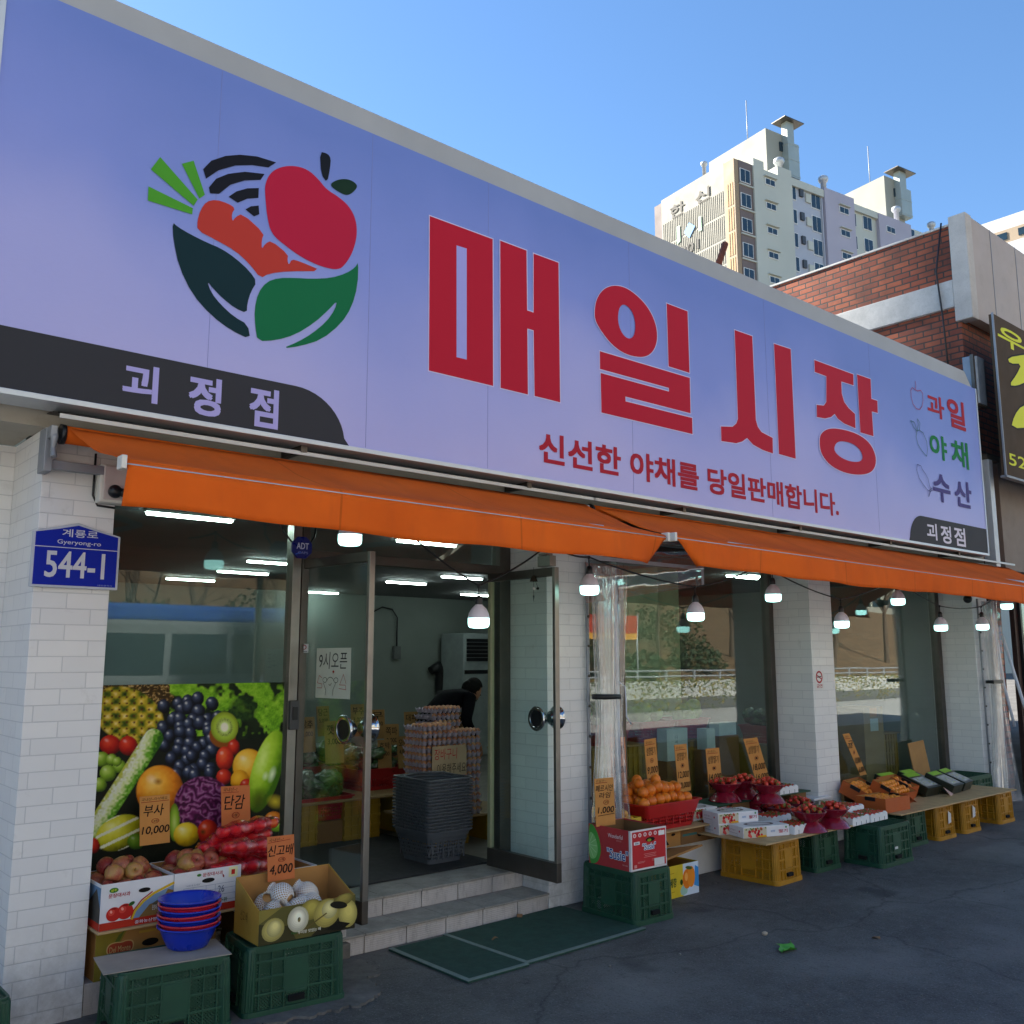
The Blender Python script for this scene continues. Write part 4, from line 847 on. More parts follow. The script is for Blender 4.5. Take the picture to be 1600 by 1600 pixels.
# ================================================================== cartons
def carton(name, label, cat, w, d, h, x, y, z, rz, mo, mi_=None, wall=.004, tilt=0., group=None, back=None, cut=0.):
    """open-topped box; origin at base centre"""
    t = thing(name, label, cat, (x, y, z), 0, group); t.rotation_euler = (tilt, 0, rz)
    hb_ = back or h; b = MB(); w2, d2 = w / 2, d / 2
    b.box(-w2, w2, -d2, -d2 + wall, 0, h); b.box(-w2, w2, d2 - wall, d2, 0, hb_)
    for s_ in (-1, 1):
        xa, xb = (s_ * w2, s_ * (w2 - wall)); x0, x1 = min(xa, xb), max(xa, xb)
        y0, y1 = -d2 + wall, d2 - wall
        v = b.addv([(x, y_, z_) for x in (x0, x1) for y_, z_ in ((y0, 0), (y1, 0), (y1, hb_), (y0 + (.05 if hb_ > h else 0), h + (hb_ - h) * .12), (y0, h))])
        b.face([v + i for i in (0, 4, 3, 2, 1)]); b.face([v + 5 + i for i in (0, 1, 2, 3, 4)])
        for i in range(5): j = (i + 1) % 5; b.face((v + i, v + j, v + 5 + j, v + 5 + i))
    b.box(-w2 + wall, w2 - wall, -d2 + wall, d2 - wall, 0, wall)
    b.build('carton_body', mo, t)
    if mi_:
        l = MB(); e = wall + .0008
        l.face([l.addv([(-w2 + e, -d2 + e, wall + .001), (w2 - e, -d2 + e, wall + .001), (w2 - e, -d2 + e, h - .002), (-w2 + e, -d2 + e, h - .002)]) + i for i in (1, 0, 3, 2)])
        v = l.addv([(-w2 + e, d2 - e, wall), (w2 - e, d2 - e, wall), (w2 - e, d2 - e, hb_ - .002), (-w2 + e, d2 - e, hb_ - .002)]); l.face((v, v + 1, v + 2, v + 3))
        for s_ in (-1, 1):
            v = l.addv([(s_ * (w2 - e), -d2 + e, wall), (s_ * (w2 - e), d2 - e, wall), (s_ * (w2 - e), d2 - e, hb_ - .01), (s_ * (w2 - e), -d2 + e, h - .01)]); l.face((v, v + 1, v + 2, v + 3))
        l.build('lining', mi_, t)
    return t
def fr_front(w, d): return Frame((-w / 2, -d / 2, 0), (1, 0, 0), (0, 0, 1))
def fr_left(w, d): return Frame((-w / 2, d / 2, 0), (0, -1, 0), (0, 0, 1))
def apple_art(A, cx, cy, r, c='#c22a22'):
    A.poly(smooth(ell(cx, cy, r, r * .93, 0, 18), 1), c); A.poly(ell(cx - r * .3, cy + r * .25, r * .45, r * .4, .5), '#d8483a'); A.poly(ell(cx - r * .35, cy + r * .35, r * .15, r * .2, .5), '#f0a090'); A.poly(ell(cx, cy + r * .72, r * .35, r * .12), '#8e1a14')
def slot(A, cx, cy, w=.05, h=.018): A.poly(ell(cx, cy, w / 2, h / 2, 0, 14), '#171310')
# -- two apple boxes
x0 = gy(156, 1420, 4.955).x; x1 = gy(272, 1380, 4.955).x; x2 = gy(377, 1370, 4.955).x; hA = .215
w = x1 - x0 - .004; t = carton('apple_box', 'white apple box with red band and apple picture, open and full', 'box', w, .36, hA, (x0 + x1) / 2, 5.137, .418, 0, M_WBOX, M_CARD)
A = Art(fr_front(w, .36)); A.poly(rect(0, 0, w, .035), '#b8321f'); A.poly([(.15, .035), (w, .035), (w, .165), (.25, .13), (.18, .08)], '#7f99b5'); A.poly([(.19, .035), (.24, .09), (.3, .10), (.33, .15), (w, .14), (w, .035)], '#8a6a3c'); A.poly([(.25, .09), (.29, .11), (.33, .08), (w, .12), (w, .09), (.3, .06)], '#5e5440'); A.strokes([(.155, .035), (.17, .07), (.21, .11), (.26, .14), (w, .175)], .012, '#d8b12c'); A.strokes([(.15, .04), (.163, .075), (.2, .117), (.25, .148)], .006, '#b8321f')
apple_art(A, .065, .07, .036); apple_art(A, .12, .075, .04); A.poly(ell(.15, .107, .016, .009, .4), '#2f5a26'); slot(A, .21, .163, .06, .022)
A.poly(ell(.06, .183, .022, .012), '#3d7a2a'); A.text('상주', .046, .177, .074, .189, '#e6e23a', .02); A.text('문장대사과', .035, .148, .14, .168, '#b01f2e', .03); A.text('중화농산영농', .17, .008, .30, .024, '#f0e8e8', .02); A.text('문장대', .252, .06, .275, .085, '#e8e2d8', .01)
A.build('print', t)
A = Art(fr_left(w, .36)); A.poly(rect(0, 0, .36, .035), '#b8321f'); A.poly(rect(.0, .035, .36, .2), '#6a89a8'); A.poly([(.05, .035), (.1, .16), (.2, .12), (.3, .19), (.36, .1), (.36, .035)], '#4a4640'); A.build('print', t)
bx1 = t
w2_ = x2 - x1 - .004; t = carton('apple_box', 'white apple box with a form table and handle hole on its front', 'box', w2_, .36, hA, (x1 + x2) / 2, 5.137, .418, 0, M_WBOX, M_CARD)
A = Art(fr_front(w2_, .36)); A.poly(rect(0, 0, w2_, .035), '#b8321f'); slot(A, w2_ * .5, .16, .07, .024); A.poly(ell(.13, .192, .012, .007), '#3d7a2a'); A.text('문장대사과', .15, .18, .26, .2, '#b01f2e', .03)
A.poly(rect(w2_ - .07, .16, w2_ - .02, .21), '#e8e4b0'); A.poly(rect(w2_ - .055, .172, w2_ - .035, .197), '#c22a22')
for yy in (.05, .08, .11, .135): A.strokes([(.05, yy), (w2_ - .03, yy)], .0015, '#8088a0')
for xx in (.05, .1, .17, .22, w2_ - .03): A.strokes([(xx, .05), (xx, .135)], .0015, '#8088a0')
A.text('"사과 꼭 드세요"', .06, .142, .14, .152, '#8088a0'); A.text('품종', .06, .09, .085, .1, '#70788e'); A.text('중량', .11, .088, .14, .1, '#70788e'); A.text('26', .235, .09, .27, .125, '#5a6074'); A.text('정주환', .22, .04, .29, .062, '#3a6a50', .02); A.build('print', t)
# -- brown fruit carton behind the first crate
t = carton('fruit_carton', 'brown fruit carton with a red oval brand mark and a handle slot', 'box', .62, .38, .235, 1.97, 5.245, .160, 0, M_CARD)
A = Art(fr_front(.62, .38)); A.poly([(0, 0), (.05, 0), (.09, .11), (.14, .2), (.16, .235), (0, .235)], '#8a7a2c'); A.poly([(.03, 0), (.06, 0), (.1, .14), (.14, .22), (.11, .2), (.06, .11)], '#5e6a2a')
A.poly(smooth([(.05, .13), (.06, .165), (.1, .17), (.125, .165), (.15, .172), (.185, .165), (.19, .13), (.17, .105), (.13, .095), (.07, .105)], 2), '#c9a56a'); A.poly(smooth([(.056, .13), (.066, .16), (.1, .165), (.125, .16), (.15, .166), (.18, .16), (.184, .13), (.166, .11), (.13, .1), (.075, .11)], 2), '#a8452c'); A.text('Del Monte', .068, .12, .172, .148, '#c9a56a', .015)
slot(A, .27, .14, .085, .036); A.poly(rect(.21, .19, .3, .202), '#b5913c'); A.poly([(.03, .01), (.09, .02), (.1, .09), (.05, .09)], '#b9bcc0'); A.build('print', t)
# -- plum coloured blue box with persimmon bags
t = carton('persimmon_box', 'white and blue fruit box with branch picture holding persimmon bags', 'box', .46, .34, .19, 2.60, 5.14, .375, 0, M_WBOX, M_CARD)
A = Art(fr_front(.44, .34)); A.poly(rect(0, 0, .44, .11), '#2a5c9c'); A.poly(rect(.0, .08, .44, .115), '#5a93c6'); A.strokes([(.02, .03), (.09, .07), (.2, .06)], .005, '#5a3a24')
for px_, py_ in ((.05, .05), (.08, .08), (.13, .055), (.17, .075)): A.poly(ell(px_, py_, .009, .009), '#c8402a')
A.build('print', t)
tag(MB().box(2.43, 2.80, 4.98, 5.4, .161, .374).build('stand_carton', M_CARDD, None, .004), 'dark brown carton supporting the persimmon box', 'box')
# -- pear box
t = carton('pear_box', 'open pear box with a sepia picture of cut pears on its front', 'box', .53, .31, .165, 2.52, 4.635, .336, rad(-3), mat('gold_card', '#b08a35', .6, var=.1), M_CARD, back=.27); PEARBOX = t
A = Art(fr_front(.53, .31)); A.poly(rect(0, 0, .53, .165), '#5f5a2e')
A.poly([(0, 0), (.2, 0), (.16, .07), (0, .1)], '#3f3c22'); A.poly([(.28, 0), (.53, 0), (.53, .06), (.4, .09)], '#2c2a1c'); A.poly([(.0, .1), (.12, .165), (.0, .165)], '#8a7d3c')
for cx, cy, rx, ry, c in ((.08, .065, .06, .055, '#c9bb6a'), (.085, .07, .04, .04, '#d8cc84'), (.28, .13, .06, .05, '#a89a48'), (.37, .1, .075, .07, '#c2b25c'), (.385, .115, .045, .045, '#d9cf8c'), (.49, .08, .055, .07, '#c6b864'), (.46, .15, .06, .03, '#8f8240'), (.21, .095, .058, .062, '#e6e0bc'), (.208, .095, .048, .052, '#efeacf')): [A.poly(ell(cx + (.012 - .002 * k_) * -.4, cy + k_ * .0025, rx * (1 - k_ * .13), ry * (1 - k_ * .13), .2), tuple(min(1, v_ * (.6 + .13 * k_)) for v_ in srgb(c))) for k_ in range(6)]
A.poly(ell(.21, .093, .008, .012), '#8a7c4a'); A.poly(ell(.207, .098, .003, .005), '#2a2418'); A.poly(ell(.43, .13, .05, .018, -.2), '#1f1e14'); A.poly([(.36, .02), (.43, .05), (.5, .03), (.45, .005)], '#17160f'); A.strokes([(.2, .02), (.28, .06), (.36, .1)], .007, '#6a5c30'); A.text('Pears', .17, .028, .2, .04, '#2c6a34', .02); A.text('우리땅 맛있는 배', .205, .024, .33, .04, '#e8e4d0', .02); A.build('print', t)
A = Art(fr_left(.53, .31)); A.text('신고 배', .08, .08, .17, .13, '#4a3a1c', .01); A.build('print', t)
# -- lime box
wL, dL, hL = .35, .40, .26
t = carton('lime_box', 'red lime box with a green lime picture, open, on a green crate', 'box', wL, dL, hL, 5.035, 4.60, .331, rad(-2), mat('red_carton', '#b8373a', .5, var=.05), M_CARDD)
A = Art(fr_front(wL, dL)); A.poly(rect(0, 0, wL, hL), '#dcd9d8'); A.poly(rect(.015, .012, wL - .008, hL - .012), '#bc2f33')
for i in range(6): A.poly(ell(.04 + i * .05, .225, .015, .013), '#e6d8d4'); A.poly(ell(.04 + i * .05, .225, .009, .008), '#c9757a')
slot(A, .19, .188, .09, .03); A.poly(ell(.18, .184, .02, .009), '#8a9a2c'); A.poly(rect(.03, .165, .085, .185), '#e6e2e2'); A.text('200', .04, .169, .075, .181, '#303038', .03); A.poly(rect(.27, .205, .33, .235), '#e8e6e4')
def susie(A, x, y, s):
    for dx, dy, c in ((-.0025, -.0025, '#f0eeee'), (.0025, .0025, '#f0eeee'), (.0025, -.0025, '#f0eeee'), (-.0025, .0025, '#f0eeee'), (0, 0, '#1f4c94')): A.text('"Susie"', x + dx, y + dy, x + s + dx, y + s * .33 + dy, c, .05 if c != '#1f4c94' else .02)
susie(A, .11, .125, .13)
for yy, a, b in ((.1, .12, .24), (.09, .13, .23), (.08, .12, .24), (.055, .06, .13), (.048, .06, .12), (.06, .2, .33), (.052, .2, .31)): A.strokes([(a, yy), (b, yy)], .003, '#d98a86')
A.poly(rect(.22, .015, .32, .062), '#d9d5d3'); A.poly(rect(.025, .02, .05, .04), '#d9908c'); A.build('print', t)
A = Art(fr_left(wL, dL)); A.poly(rect(.385, 0, .4, hL), '#dcd9d8')
A.poly(smooth([(.0, hL), (.05, hL), (.1, .19), (.125, .1), (.1, .03), (.06, .0), (.0, .0)], 2), '#4fa045'); A.poly(smooth([(.0, .21), (.05, .2), (.085, .14), (.09, .08), (.06, .03), (.0, .03)], 2), '#8cc878')
for a in range(-2, 3): A.strokes([(.0, .12), (.08 * math.cos(a * .5), .12 + .09 * math.sin(a * .5))], .004, '#b9e0a4')
A.text('Wonderful', .19, .195, .33, .222, '#ead9d8', .02); A.text('citrus.', .27, .178, .32, .19, '#d99c98'); susie(A, .18, .06, .2); A.text('limes', .33, .03, .38, .042, '#e0b0ac'); A.build('print', t)
# -- yellow citrus box, low yellow box, flattened cardboard, brown cartons under the board
t = carton('citrus_box', 'yellow edged box of small yellow citrus with a handwritten white label', 'box', .38, .36, .125, 5.40, 5.14, .415, 0, mat('yellow_carton', '#c9a828', .5), M_CARD)
A = Art(fr_front(.45, .36)); A.poly(rect(.15, .02, .36, .105), '#c9d2dc')
for i in range(4): A.strokes([(.17, .035 + i * .018), (.34, .035 + i * .018)], .006, '#7a8aa0')
A.build('print', t)
g0 = gz(1046, 1406); g1 = gz(1092, 1394); wq = (g1 - g0).length
t = carton('tangerine_carton', 'yellow carton with an orange fruit picture standing on the asphalt', 'box', wq + .06, .3, .225, (g0.x + g1.x) / 2 - .03, (g0.y + g1.y) / 2 + .15, .001, 0, mat('yellow_carton2', '#d9bd1e', .5), M_CARD)
A = Art(fr_front(wq + .06, .3)); W9 = wq + .06; A.poly(rect(W9 * .55, 0, W9, .225), '#c9d8e6'); A.poly([(W9 * .86, .06), (W9, .04), (W9, .18), (W9 * .9, .2)], '#3f8fd0'); A.poly(smooth([(W9 * .5, 0), (W9 * .7, .02), (W9 * .6, .09), (W9 * .45, .05)], 1), '#9ac0b0'); A.poly(ell(W9 * .66, .115, .05, .07), '#e07a1c'); A.poly(ell(W9 * .78, .125, .045, .075), '#e88a24'); A.poly(ell(W9 * .64, .13, .018, .03), '#f0a850'); A.poly(ell(W9 * .72, .19, .04, .012, -.2), '#4a5a20'); A.poly(ell(W9 * .5, .1, .016, .02), '#2a4a1c'); A.text('천혜향', W9 * .06, .075, W9 * .36, .14, '#1d4a2a', .04); A.strokes([(W9 * .05, .17), (W9 * .3, .175)], .004, '#b08a20'); A.strokes([(W9 * .08, .04), (W9 * .3, .045)], .004, '#b08a20'); A.build('print', t)
o = MB().box(-.24, .24, -.17, .17, 0, .006).box(-.23, .245, -.165, .16, .0065, .012).build('flattened_cardboard', M_CARD, None, 0, (5.72, 4.83, .262), (rad(-13), rad(-5), rad(4)))
tag(o, 'flattened brown cardboard leaning over the yellow carton', 'cardboard')
for i, (xa, xb, lb) in enumerate(((5.70, 6.06, 'brown carton with two slots and a triangle hole under the orange basket'), (6.065, 6.6, 'brown carton with a teal stripe under the board edge'))):
    t = carton('brown_carton', lb, 'box', xb - xa, .34, .125, (xa + xb) / 2, 5.14, .2745, 0, M_CARDD if i else M_CARD, M_CARDD)
    A = Art(fr_front(xb - xa, .34))
    if i == 0: slot(A, .11, .085, .06, .02); slot(A, .27, .09, .05, .02); A.poly([(.15, .02), (.22, .02), (.185, .06)], '#171310')
    else: A.poly(rect(.02, .06, .2, .078), '#3f6a6a'); slot(A, .23, .055, .05, .03)
    A.build('print', t)
tag(MB().box(5.16, 8.19, 5.03, 5.438, .001, .272).build('window_ledge', M_WHITE, None, .006), 'low white ledge below the strawberry window', 'ledge')
tag(MB().box(8.61, 11.82, 5.03, 5.438, .001, .272).build('window_ledge', M_WHITE, None, .006), 'low white ledge below the tangerine window', 'ledge')
# ================================================================== baskets, bowls, basins
def m_basket(name, col):
    k = NT(name); sp = k.add('SeparateXYZ', {0: k.uv()}); c = srgb(col)
    a = k.math('PINGPONG', sp.outputs[0], .011); b = k.math('PINGPONG', sp.outputs[1], .014)
    hole = k.math('MULTIPLY', k.math('GREATER_THAN', a, .0045), k.math('GREATER_THAN', b, .005)); k.set(col=c, rough=.4, alpha=k.math('SUBTRACT', 1., hole)); return k.m
def basket_meshes(w, d, h, t, m, ml, solid=.35, r=.03, flat=.82):
    def rr(a, b, r, z, n=4): return [(sx * (a - r) + r * math.cos(q), sy * (b - r) + r * math.sin(q), z) for sx, sy, q0 in ((1, 1, 0), (-1, 1, 90), (-1, -1, 180), (1, -1, 270)) for q in [rad(q0 + 90 * i / n) for i in range(n + 1)]]
    def band(mb, zs, sc, mi=0):
        L = [rr(w / 2 * s_, d / 2 * s_, r, z) for z, s_ in zip(zs, sc)]; k = len(L[0]); v = mb.addv([p for l in L for p in l])
        for j in range(len(L) - 1):
            for i in range(k): q_ = (i + 1) % k; mb.face((v + j * k + i, v + j * k + q_, v + (j + 1) * k + q_, v + (j + 1) * k + i), mi)
        return v, k
    S1 = lambda z: flat + (1 - flat) * z / h
    b = MB(); v, k = band(b, (0, .03), (S1(0), S1(.03))); b.face([v + i for i in range(k)])
    band(b, (h * (1 - solid), h - .012), (S1(h * (1 - solid)), S1(h)))
    band(b, (h - .012, h - .012, h, h, h - .012), (1.0, 1.05, 1.055, .99, .985))
    for i in range(-3, 4):
        for s_ in (1, -1):
            b.box(i * w * .12 - .004, i * w * .12 + .004, s_ * d / 2 * S1(h * .5) - .003, s_ * d / 2 * S1(h * .5) + .003, .03, h * (1 - solid))
    b.build('basket_shell', m, t)
    l = MB(); band(l, (.028, h * (1 - solid) + .002), (S1(.028), S1(h * (1 - solid)))); l.build('perforated_side', ml, t)
REDP = mat('red_basket_plastic', '#b01a1c', .38, var=.08, coat=.2); REDL = m_basket('red_basket_holes', '#b01a1c')
bk0 = thing('basket', 'bright red plastic basket heaped with big oranges', 'basket', (5.95, 5.16, .414)); basket_meshes(.66, .46, .205, bk0, REDP, REDL, .5)
BOWLM = mat('wine_red_bowl', '#86142c', .22, var=.08, coat=.4)
bowlmesh = [(.062, 0), (.066, .004), (.085, .02), (.105, .045), (.116, .068), (.121, .072), (.121, .077), (.112, .077), (.1, .05), (.08, .026), (.0, .022)]
def bowl(x, y, z, label, inv=False, first=[]):
    g = 'wine red bowls on the fruit stand'
    if not first: o = MB().lathe(bowlmesh, 36, cap=False).build('fruit_bowl', BOWLM); o.scale = (1.2, 1.2, 1.0); tag(o, label, 'bowl', g); first.append(o)
    else: o = dup(first[0], label=label, group=g)
    o.location = (x, y, z + (.077 if inv else 0)); o.rotation_euler = (math.pi if inv else 0, 0, 0); return o
BAS = [mat('blue_basin', '#0f2fb0', .3, var=.06, coat=.2), mat('red_basin', '#c22035', .3, var=.06, coat=.2)]
bm = [(.085, 0), (.095, .006), (.118, .05), (.132, .085), (.139, .098), (.149, .1), (.15, .106), (.141, .107), (.13, .096), (.112, .05), (.09, .012), (0, .01)]
bs_ = gz(293, 1479, .335)
names = ['lowest blue basin at the bottom of the stack', 'lowest red basin in the stack', 'second blue basin from the bottom of the stack', 'middle red basin of the stack', 'blue basin third from the top of the stack', 'red basin just under the top blue one', 'top blue basin of the stack, empty']
for i in range(7):
    mb = MB(); mb.lathe(bm, 40, cap=False)
    for k in range(22): a = 2 * math.pi * k / 22; mb.box(-.003, .003, .1, .104, .02, .03, 0, Matrix.Rotation(a, 4, 'Z'))
    o = mb.build('basin', BAS[i % 2]); tag(o, names[i], 'basin', 'stacked blue and red basins'); o.location = (bs_.x + .002 * math.sin(i * 2), bs_.y + .002 * math.cos(i * 3), .3355 + i * .021); o.rotation_euler = (rad(.8 * math.sin(i)), rad(.8 * math.cos(i * 2)), i)
# ================================================================== fruit
def m_apple():
    k = NT('apple_skin'); co = k.coord(); r = k.add('ObjectInfo').outputs['Random']
    n = k.noise(9, 3, co); st = k.noise(30, 4, k.add('Mapping', {'Vector': co, 'Scale': (1.6, 1.6, .25)}).outputs[0]); f = k.math('ADD', k.math('ADD', k.math('MULTIPLY', n, .7), k.math('MULTIPLY', st, .45)), k.math('MULTIPLY_ADD', r, .55, -.3))
    c = k.ramp(f, [(.3, (.42, .27, .06)), (.5, (.40, .13, .06)), (.72, (.28, .035, .03)), (.95, (.19, .015, .025))]); c = k.mix(k.ramp(k.noise(140, 1, co), [(.66, (0, 0, 0)), (.72, (.35,) * 3)]), c, (.55, .4, .2))
    k.set(col=c, rough=.35, spec=.45); return k.m
APL = m_apple(); STEM = mat('fruit_stem', '#4a3520', .8)
def apple_mesh():
    m = MB(); m.lathe([(.001, -.028), (.012, -.031), (.022, -.034), (.031, -.028), (.038, -.014), (.041, .003), (.040, .016), (.034, .028), (.024, .034), (.013, .033), (.006, .027), (.001, .022)], 18, cap=False); m.tube([(0, 0, .022), (.002, .001, .038)], .0015, 5, 1); return m
def heap(x0, x1, y0, y1, z0, d, layers, seed, dome=.0, jit=.12):
    r = random.Random(seed); out = []
    for L in range(layers):
        ins = L * d * .55 + d * .5; z = z0 + d * .5 + L * d * .72; ny = max(1, int((y1 - y0 - 2 * ins + d * .3) / (d * .9)) + 1); nx = max(1, int((x1 - x0 - 2 * ins + d * .3) / (d * 1.0)) + 1)
        for j in range(ny):
            for i in range(nx):
                x = x0 + ins + (x1 - x0 - 2 * ins) * ((i + .5 * (j % 2)) / max(1, nx - .5)); y = y0 + ins + (y1 - y0 - 2 * ins) * (j / max(1, ny - 1))
                if x > x1 - ins + d * .2: continue
                out.append((x + r.gauss(0, jit * d * .5), y + r.gauss(0, jit * d * .5), z + r.gauss(0, jit * d * .5) + dome * math.sin(math.pi * (x - x0) / (x1 - x0))))
    return out
def scatter(src, pts, label, group, seed, smin=.9, smax=1.08, tilt=math.pi):
    r = random.Random(seed); first = True
    for p in pts:
        if src.get('label') is None: o = src; tag(o, label, None, group); o.location = p
        else: o = dup(src, p, None, label, group)
        o.rotation_euler = (r.uniform(-tilt, tilt), r.uniform(-tilt, tilt), r.uniform(-3, 3)); s_ = r.uniform(smin, smax); o.scale = (s_, s_, s_ * r.uniform(.94, 1.04))
ap = apple_mesh().build('apple', [APL, STEM]); ap['category'] = 'apple'
scatter(ap, heap(x0 + .004, x1 - .004, 4.965, 5.31, .418 + hA - .085, .094, 2, 3), 'red and yellow apple heaped in the box with the apple picture', 'apples in the pictured apple box', 1, 1.1, 1.28, 1.1)
scatter(ap, heap(x1 + .004, x2 - .004, 4.965, 5.31, .418 + hA - .09, .094, 2, 8), 'reddish apple heaped in the box with the form table', 'apples in the box with the form table', 2, 1.1, 1.26, 1.1)
def m_citrus(name, c0, c1, rough=.38):
    k = NT(name); co = k.coord(); r = k.add('ObjectInfo').outputs['Random']; f = k.math('ADD', k.noise(7, 3, co), k.math('MULTIPLY_ADD', r, .4, -.2)); k.set(col=k.ramp(f, [(.3, c0), (.7, c1)]), rough=rough, spec=.45); k.bump(k.noise(170, 2, co), .25, .002); return k.m
ORG = m_citrus('orange_peel', (.66, .15, .01), (.80, .22, .015)); MAN = m_citrus('tangerine_peel', (.72, .20, .01), (.85, .30, .02)); YEL = m_citrus('yellow_peel', (.75, .36, .02), (.86, .48, .05)); LIM = m_citrus('lime_peel', (.30, .36, .03), (.42, .45, .05)); PER = m_citrus('persimmon_skin', (.60, .07, .012), (.72, .12, .02), .3)
def ball_thing(name, m, r, flat=1., stem=True, cat=None):
    b = MB(); b.ball((0, 0, 0), (r, r, r * flat), 18, 12, 0, lambda d: 1 - .06 * max(0, abs(d.z) - .9) * 10 * .5)
    if stem: b.lathe([(.0035, r * flat * .93), (.003, r * flat * .97), (.0005, r * flat * .975)], 6, None, 1)
    o = b.build(name, [m, STEM]); o['category'] = cat or name; return o
og = ball_thing('orange', ORG, .043, .95)
scatter(og, heap(5.63, 6.27, 4.96, 5.38, .57, .09, 2, 4, .03) + [(5.95, 5.12, .77), (5.84, 5.22, .765), (5.75, 5.12, .755)], 'big orange heaped in the bright red basket', 'oranges in the red basket', 5, .97, 1.13)
yo = ball_thing('yellow_citrus', YEL, .03, .9, cat='citrus')
scatter(yo, heap(5.22, 5.58, 4.97, 5.31, .475, .06, 2, 6, .02), 'small yellow orange citrus heaped in the yellow box', 'yellow citrus beside the orange basket', 6)
lm = ball_thing('lime', LIM, .03, 1.2)
scatter(lm, [(4.93, 4.62, .50), (4.99, 4.58, .505), (5.05, 4.64, .5), (5.1, 4.56, .503), (5.02, 4.7, .51), (5.13, 4.66, .5), (4.95, 4.50, .5), (5.06, 4.48, .5), (5.15, 4.48, .5)], 'green lime lying in the red lime box', 'limes in the red box', 7)
# persimmons in shiny red bags
FILM = NT('red_film_bag'); FILM.n.remove(FILM.b)
_t = FILM.add('BsdfTransparent', {'Color': (1, .35, .38, 1)}); _g = FILM.add('BsdfGlossy', {'Color': (1, .75, .75, 1), 'Roughness': .12}); _d = FILM.add('BsdfDiffuse', {'Color': (.75, .03, .08, 1)}); _b = FILM.add('Bump', {'Height': FILM.noise(35, 6), 'Strength': .9, 'Distance': .01}); FILM.link(_b.outputs[0], _g.inputs['Normal'])
_m = FILM.add('MixShader', {0: .2, 1: _t.outputs[0], 2: _d.outputs[0]}); _m2 = FILM.add('MixShader', {0: FILM.math('MINIMUM', FILM.math('MULTIPLY', FILM.add('LayerWeight', {'Blend': .35}).outputs[1], .9), .55), 1: _m.outputs[0], 2: _g.outputs[0]}); FILM.link(_m2.outputs[0], FILM.out.inputs[0])
pm = MB(); pm.ball((0, 0, 0), (.036, .036, .028), 16, 10); pm.lathe([(.016, .024), (.014, .0285), (.001, .029)], 4, None, 1); ps = pm.build('persimmon', [PER, mat('persimmon_calyx', '#4a5a2c', .8)]); ps['category'] = 'persimmon'
bags = []
BG = [(2.42, 5.02, .53, 5, 'lower left red bag of persimmons at the box front'), (2.46, 5.14, .545, -8, 'red bag of persimmons in the middle of the box'), (2.49, 5.04, .605, 12, 'red bag of persimmons lying second from the top'), (2.48, 5.18, .615, -4, 'red bag of persimmons behind the top one'), (2.50, 5.12, .67, 4, 'topmost red bag of persimmons'), (2.42, 5.22, .56, 15, 'red bag of persimmons nearest the cabbage picture'), (2.52, 5.08, .53, -6, 'red bag of persimmons at the pear card end of the box'), (2.50, 5.2, .59, 8, 'red bag of persimmons beside the entrance post')]
for i, (x, y, z, rz, lb) in enumerate(BG):
    f = MB(); r = random.Random(i)
    def fn(u, v, i=i):
        s_ = (u - .5) * 2; ew = (1 - abs(s_) ** 5) ** .5 if abs(s_) < 1 else 0; a = v * 2 * math.pi; rr_ = (.041 + .007 * math.cos(s_ * 9.4 + math.pi)) * max(ew, .12) + .006 * noise.noise((s_ * 4, math.cos(a) * 2 + i, math.sin(a) * 2))
        return (s_ * .175, rr_ * math.cos(a), rr_ * .88 * math.sin(a))
    f.grid(fn, 40, 18); o = f.build('persimmon_bag', FILM.m, None, 0, (x - .03, y, z + .075 + .012 * i), (0, rad(r.uniform(-6, 6)), rad(rz))); o.scale = (1.12, 1.2, 1.2); bpy.context.view_layer.update(); tag(o, lb, 'bag', 'red film bags of persimmons')
    M4 = o.matrix_basis
    scatter(ps, [M4 @ Vector((k * .066, r.gauss(0, .003), 0)) for k in (-2, -1, 0, 1, 2)], 'orange persimmon inside the ' + lb.replace('red bag of persimmons', 'red bag').replace('persimmons', 'fruit'), 'persimmons in bag at ' + lb[:30], i + 20, .95, 1.05, .4)
# pears in white foam nets
PEAR = m_citrus('pear_skin', (.42, .22, .07), (.52, .30, .11), .55)
kn = NT('foam_net'); sp = kn.add('SeparateXYZ', {0: kn.uv()})
a_ = kn.math('PINGPONG', kn.math('ADD', sp.outputs[0], sp.outputs[1]), .0075); b_ = kn.math('PINGPONG', kn.math('SUBTRACT', sp.outputs[0], sp.outputs[1]), .0075); hole = kn.math('MULTIPLY', kn.math('GREATER_THAN', a_, .0029), kn.math('GREATER_THAN', b_, .0029)); kn.set(col=(.80, .79, .76), rough=.7, alpha=kn.math('SUBTRACT', 1., hole))
def pear_thing():
    t = thing('pear', None, 'pear'); MB().ball((0, 0, 0), (.048, .048, .045), 20, 14).build('pear_flesh', PEAR, t)
    nt = MB(); prof = [(.02, -.052), (.034, -.042), (.047, -.022), (.0515, 0), (.049, .02), (.04, .036), (.03, .046), (.026, .058), (.03, .07)]
    nt.lathe(prof, 28, cap=False); o = nt.build('foam_net', kn.m, t); uvd = o.data.uv_layers[0].data
    for p in o.data.polygons:
        for li in p.loop_indices:
            v = o.data.vertices[o.data.loops[li].vertex_index].co; uvd[li].uv = (math.atan2(v.y, v.x) * .05, v.z)
        us = [uvd[li].uv[0] for li in p.loop_indices]
        if max(us) - min(us) > .15:
            for li in p.loop_indices:
                if uvd[li].uv[0] < 0: uvd[li].uv[0] += .1 * math.pi
    return t
pr = pear_thing(); PL = ['pear in white foam net at the front left of the pear box', 'pear in white foam net at the front middle of the box', 'pear in white foam net on top of the others', 'pear in foam net with frilled end pointing up at the right', 'pear in white foam net at the right front of the box', 'pear in white foam net behind the front left one']
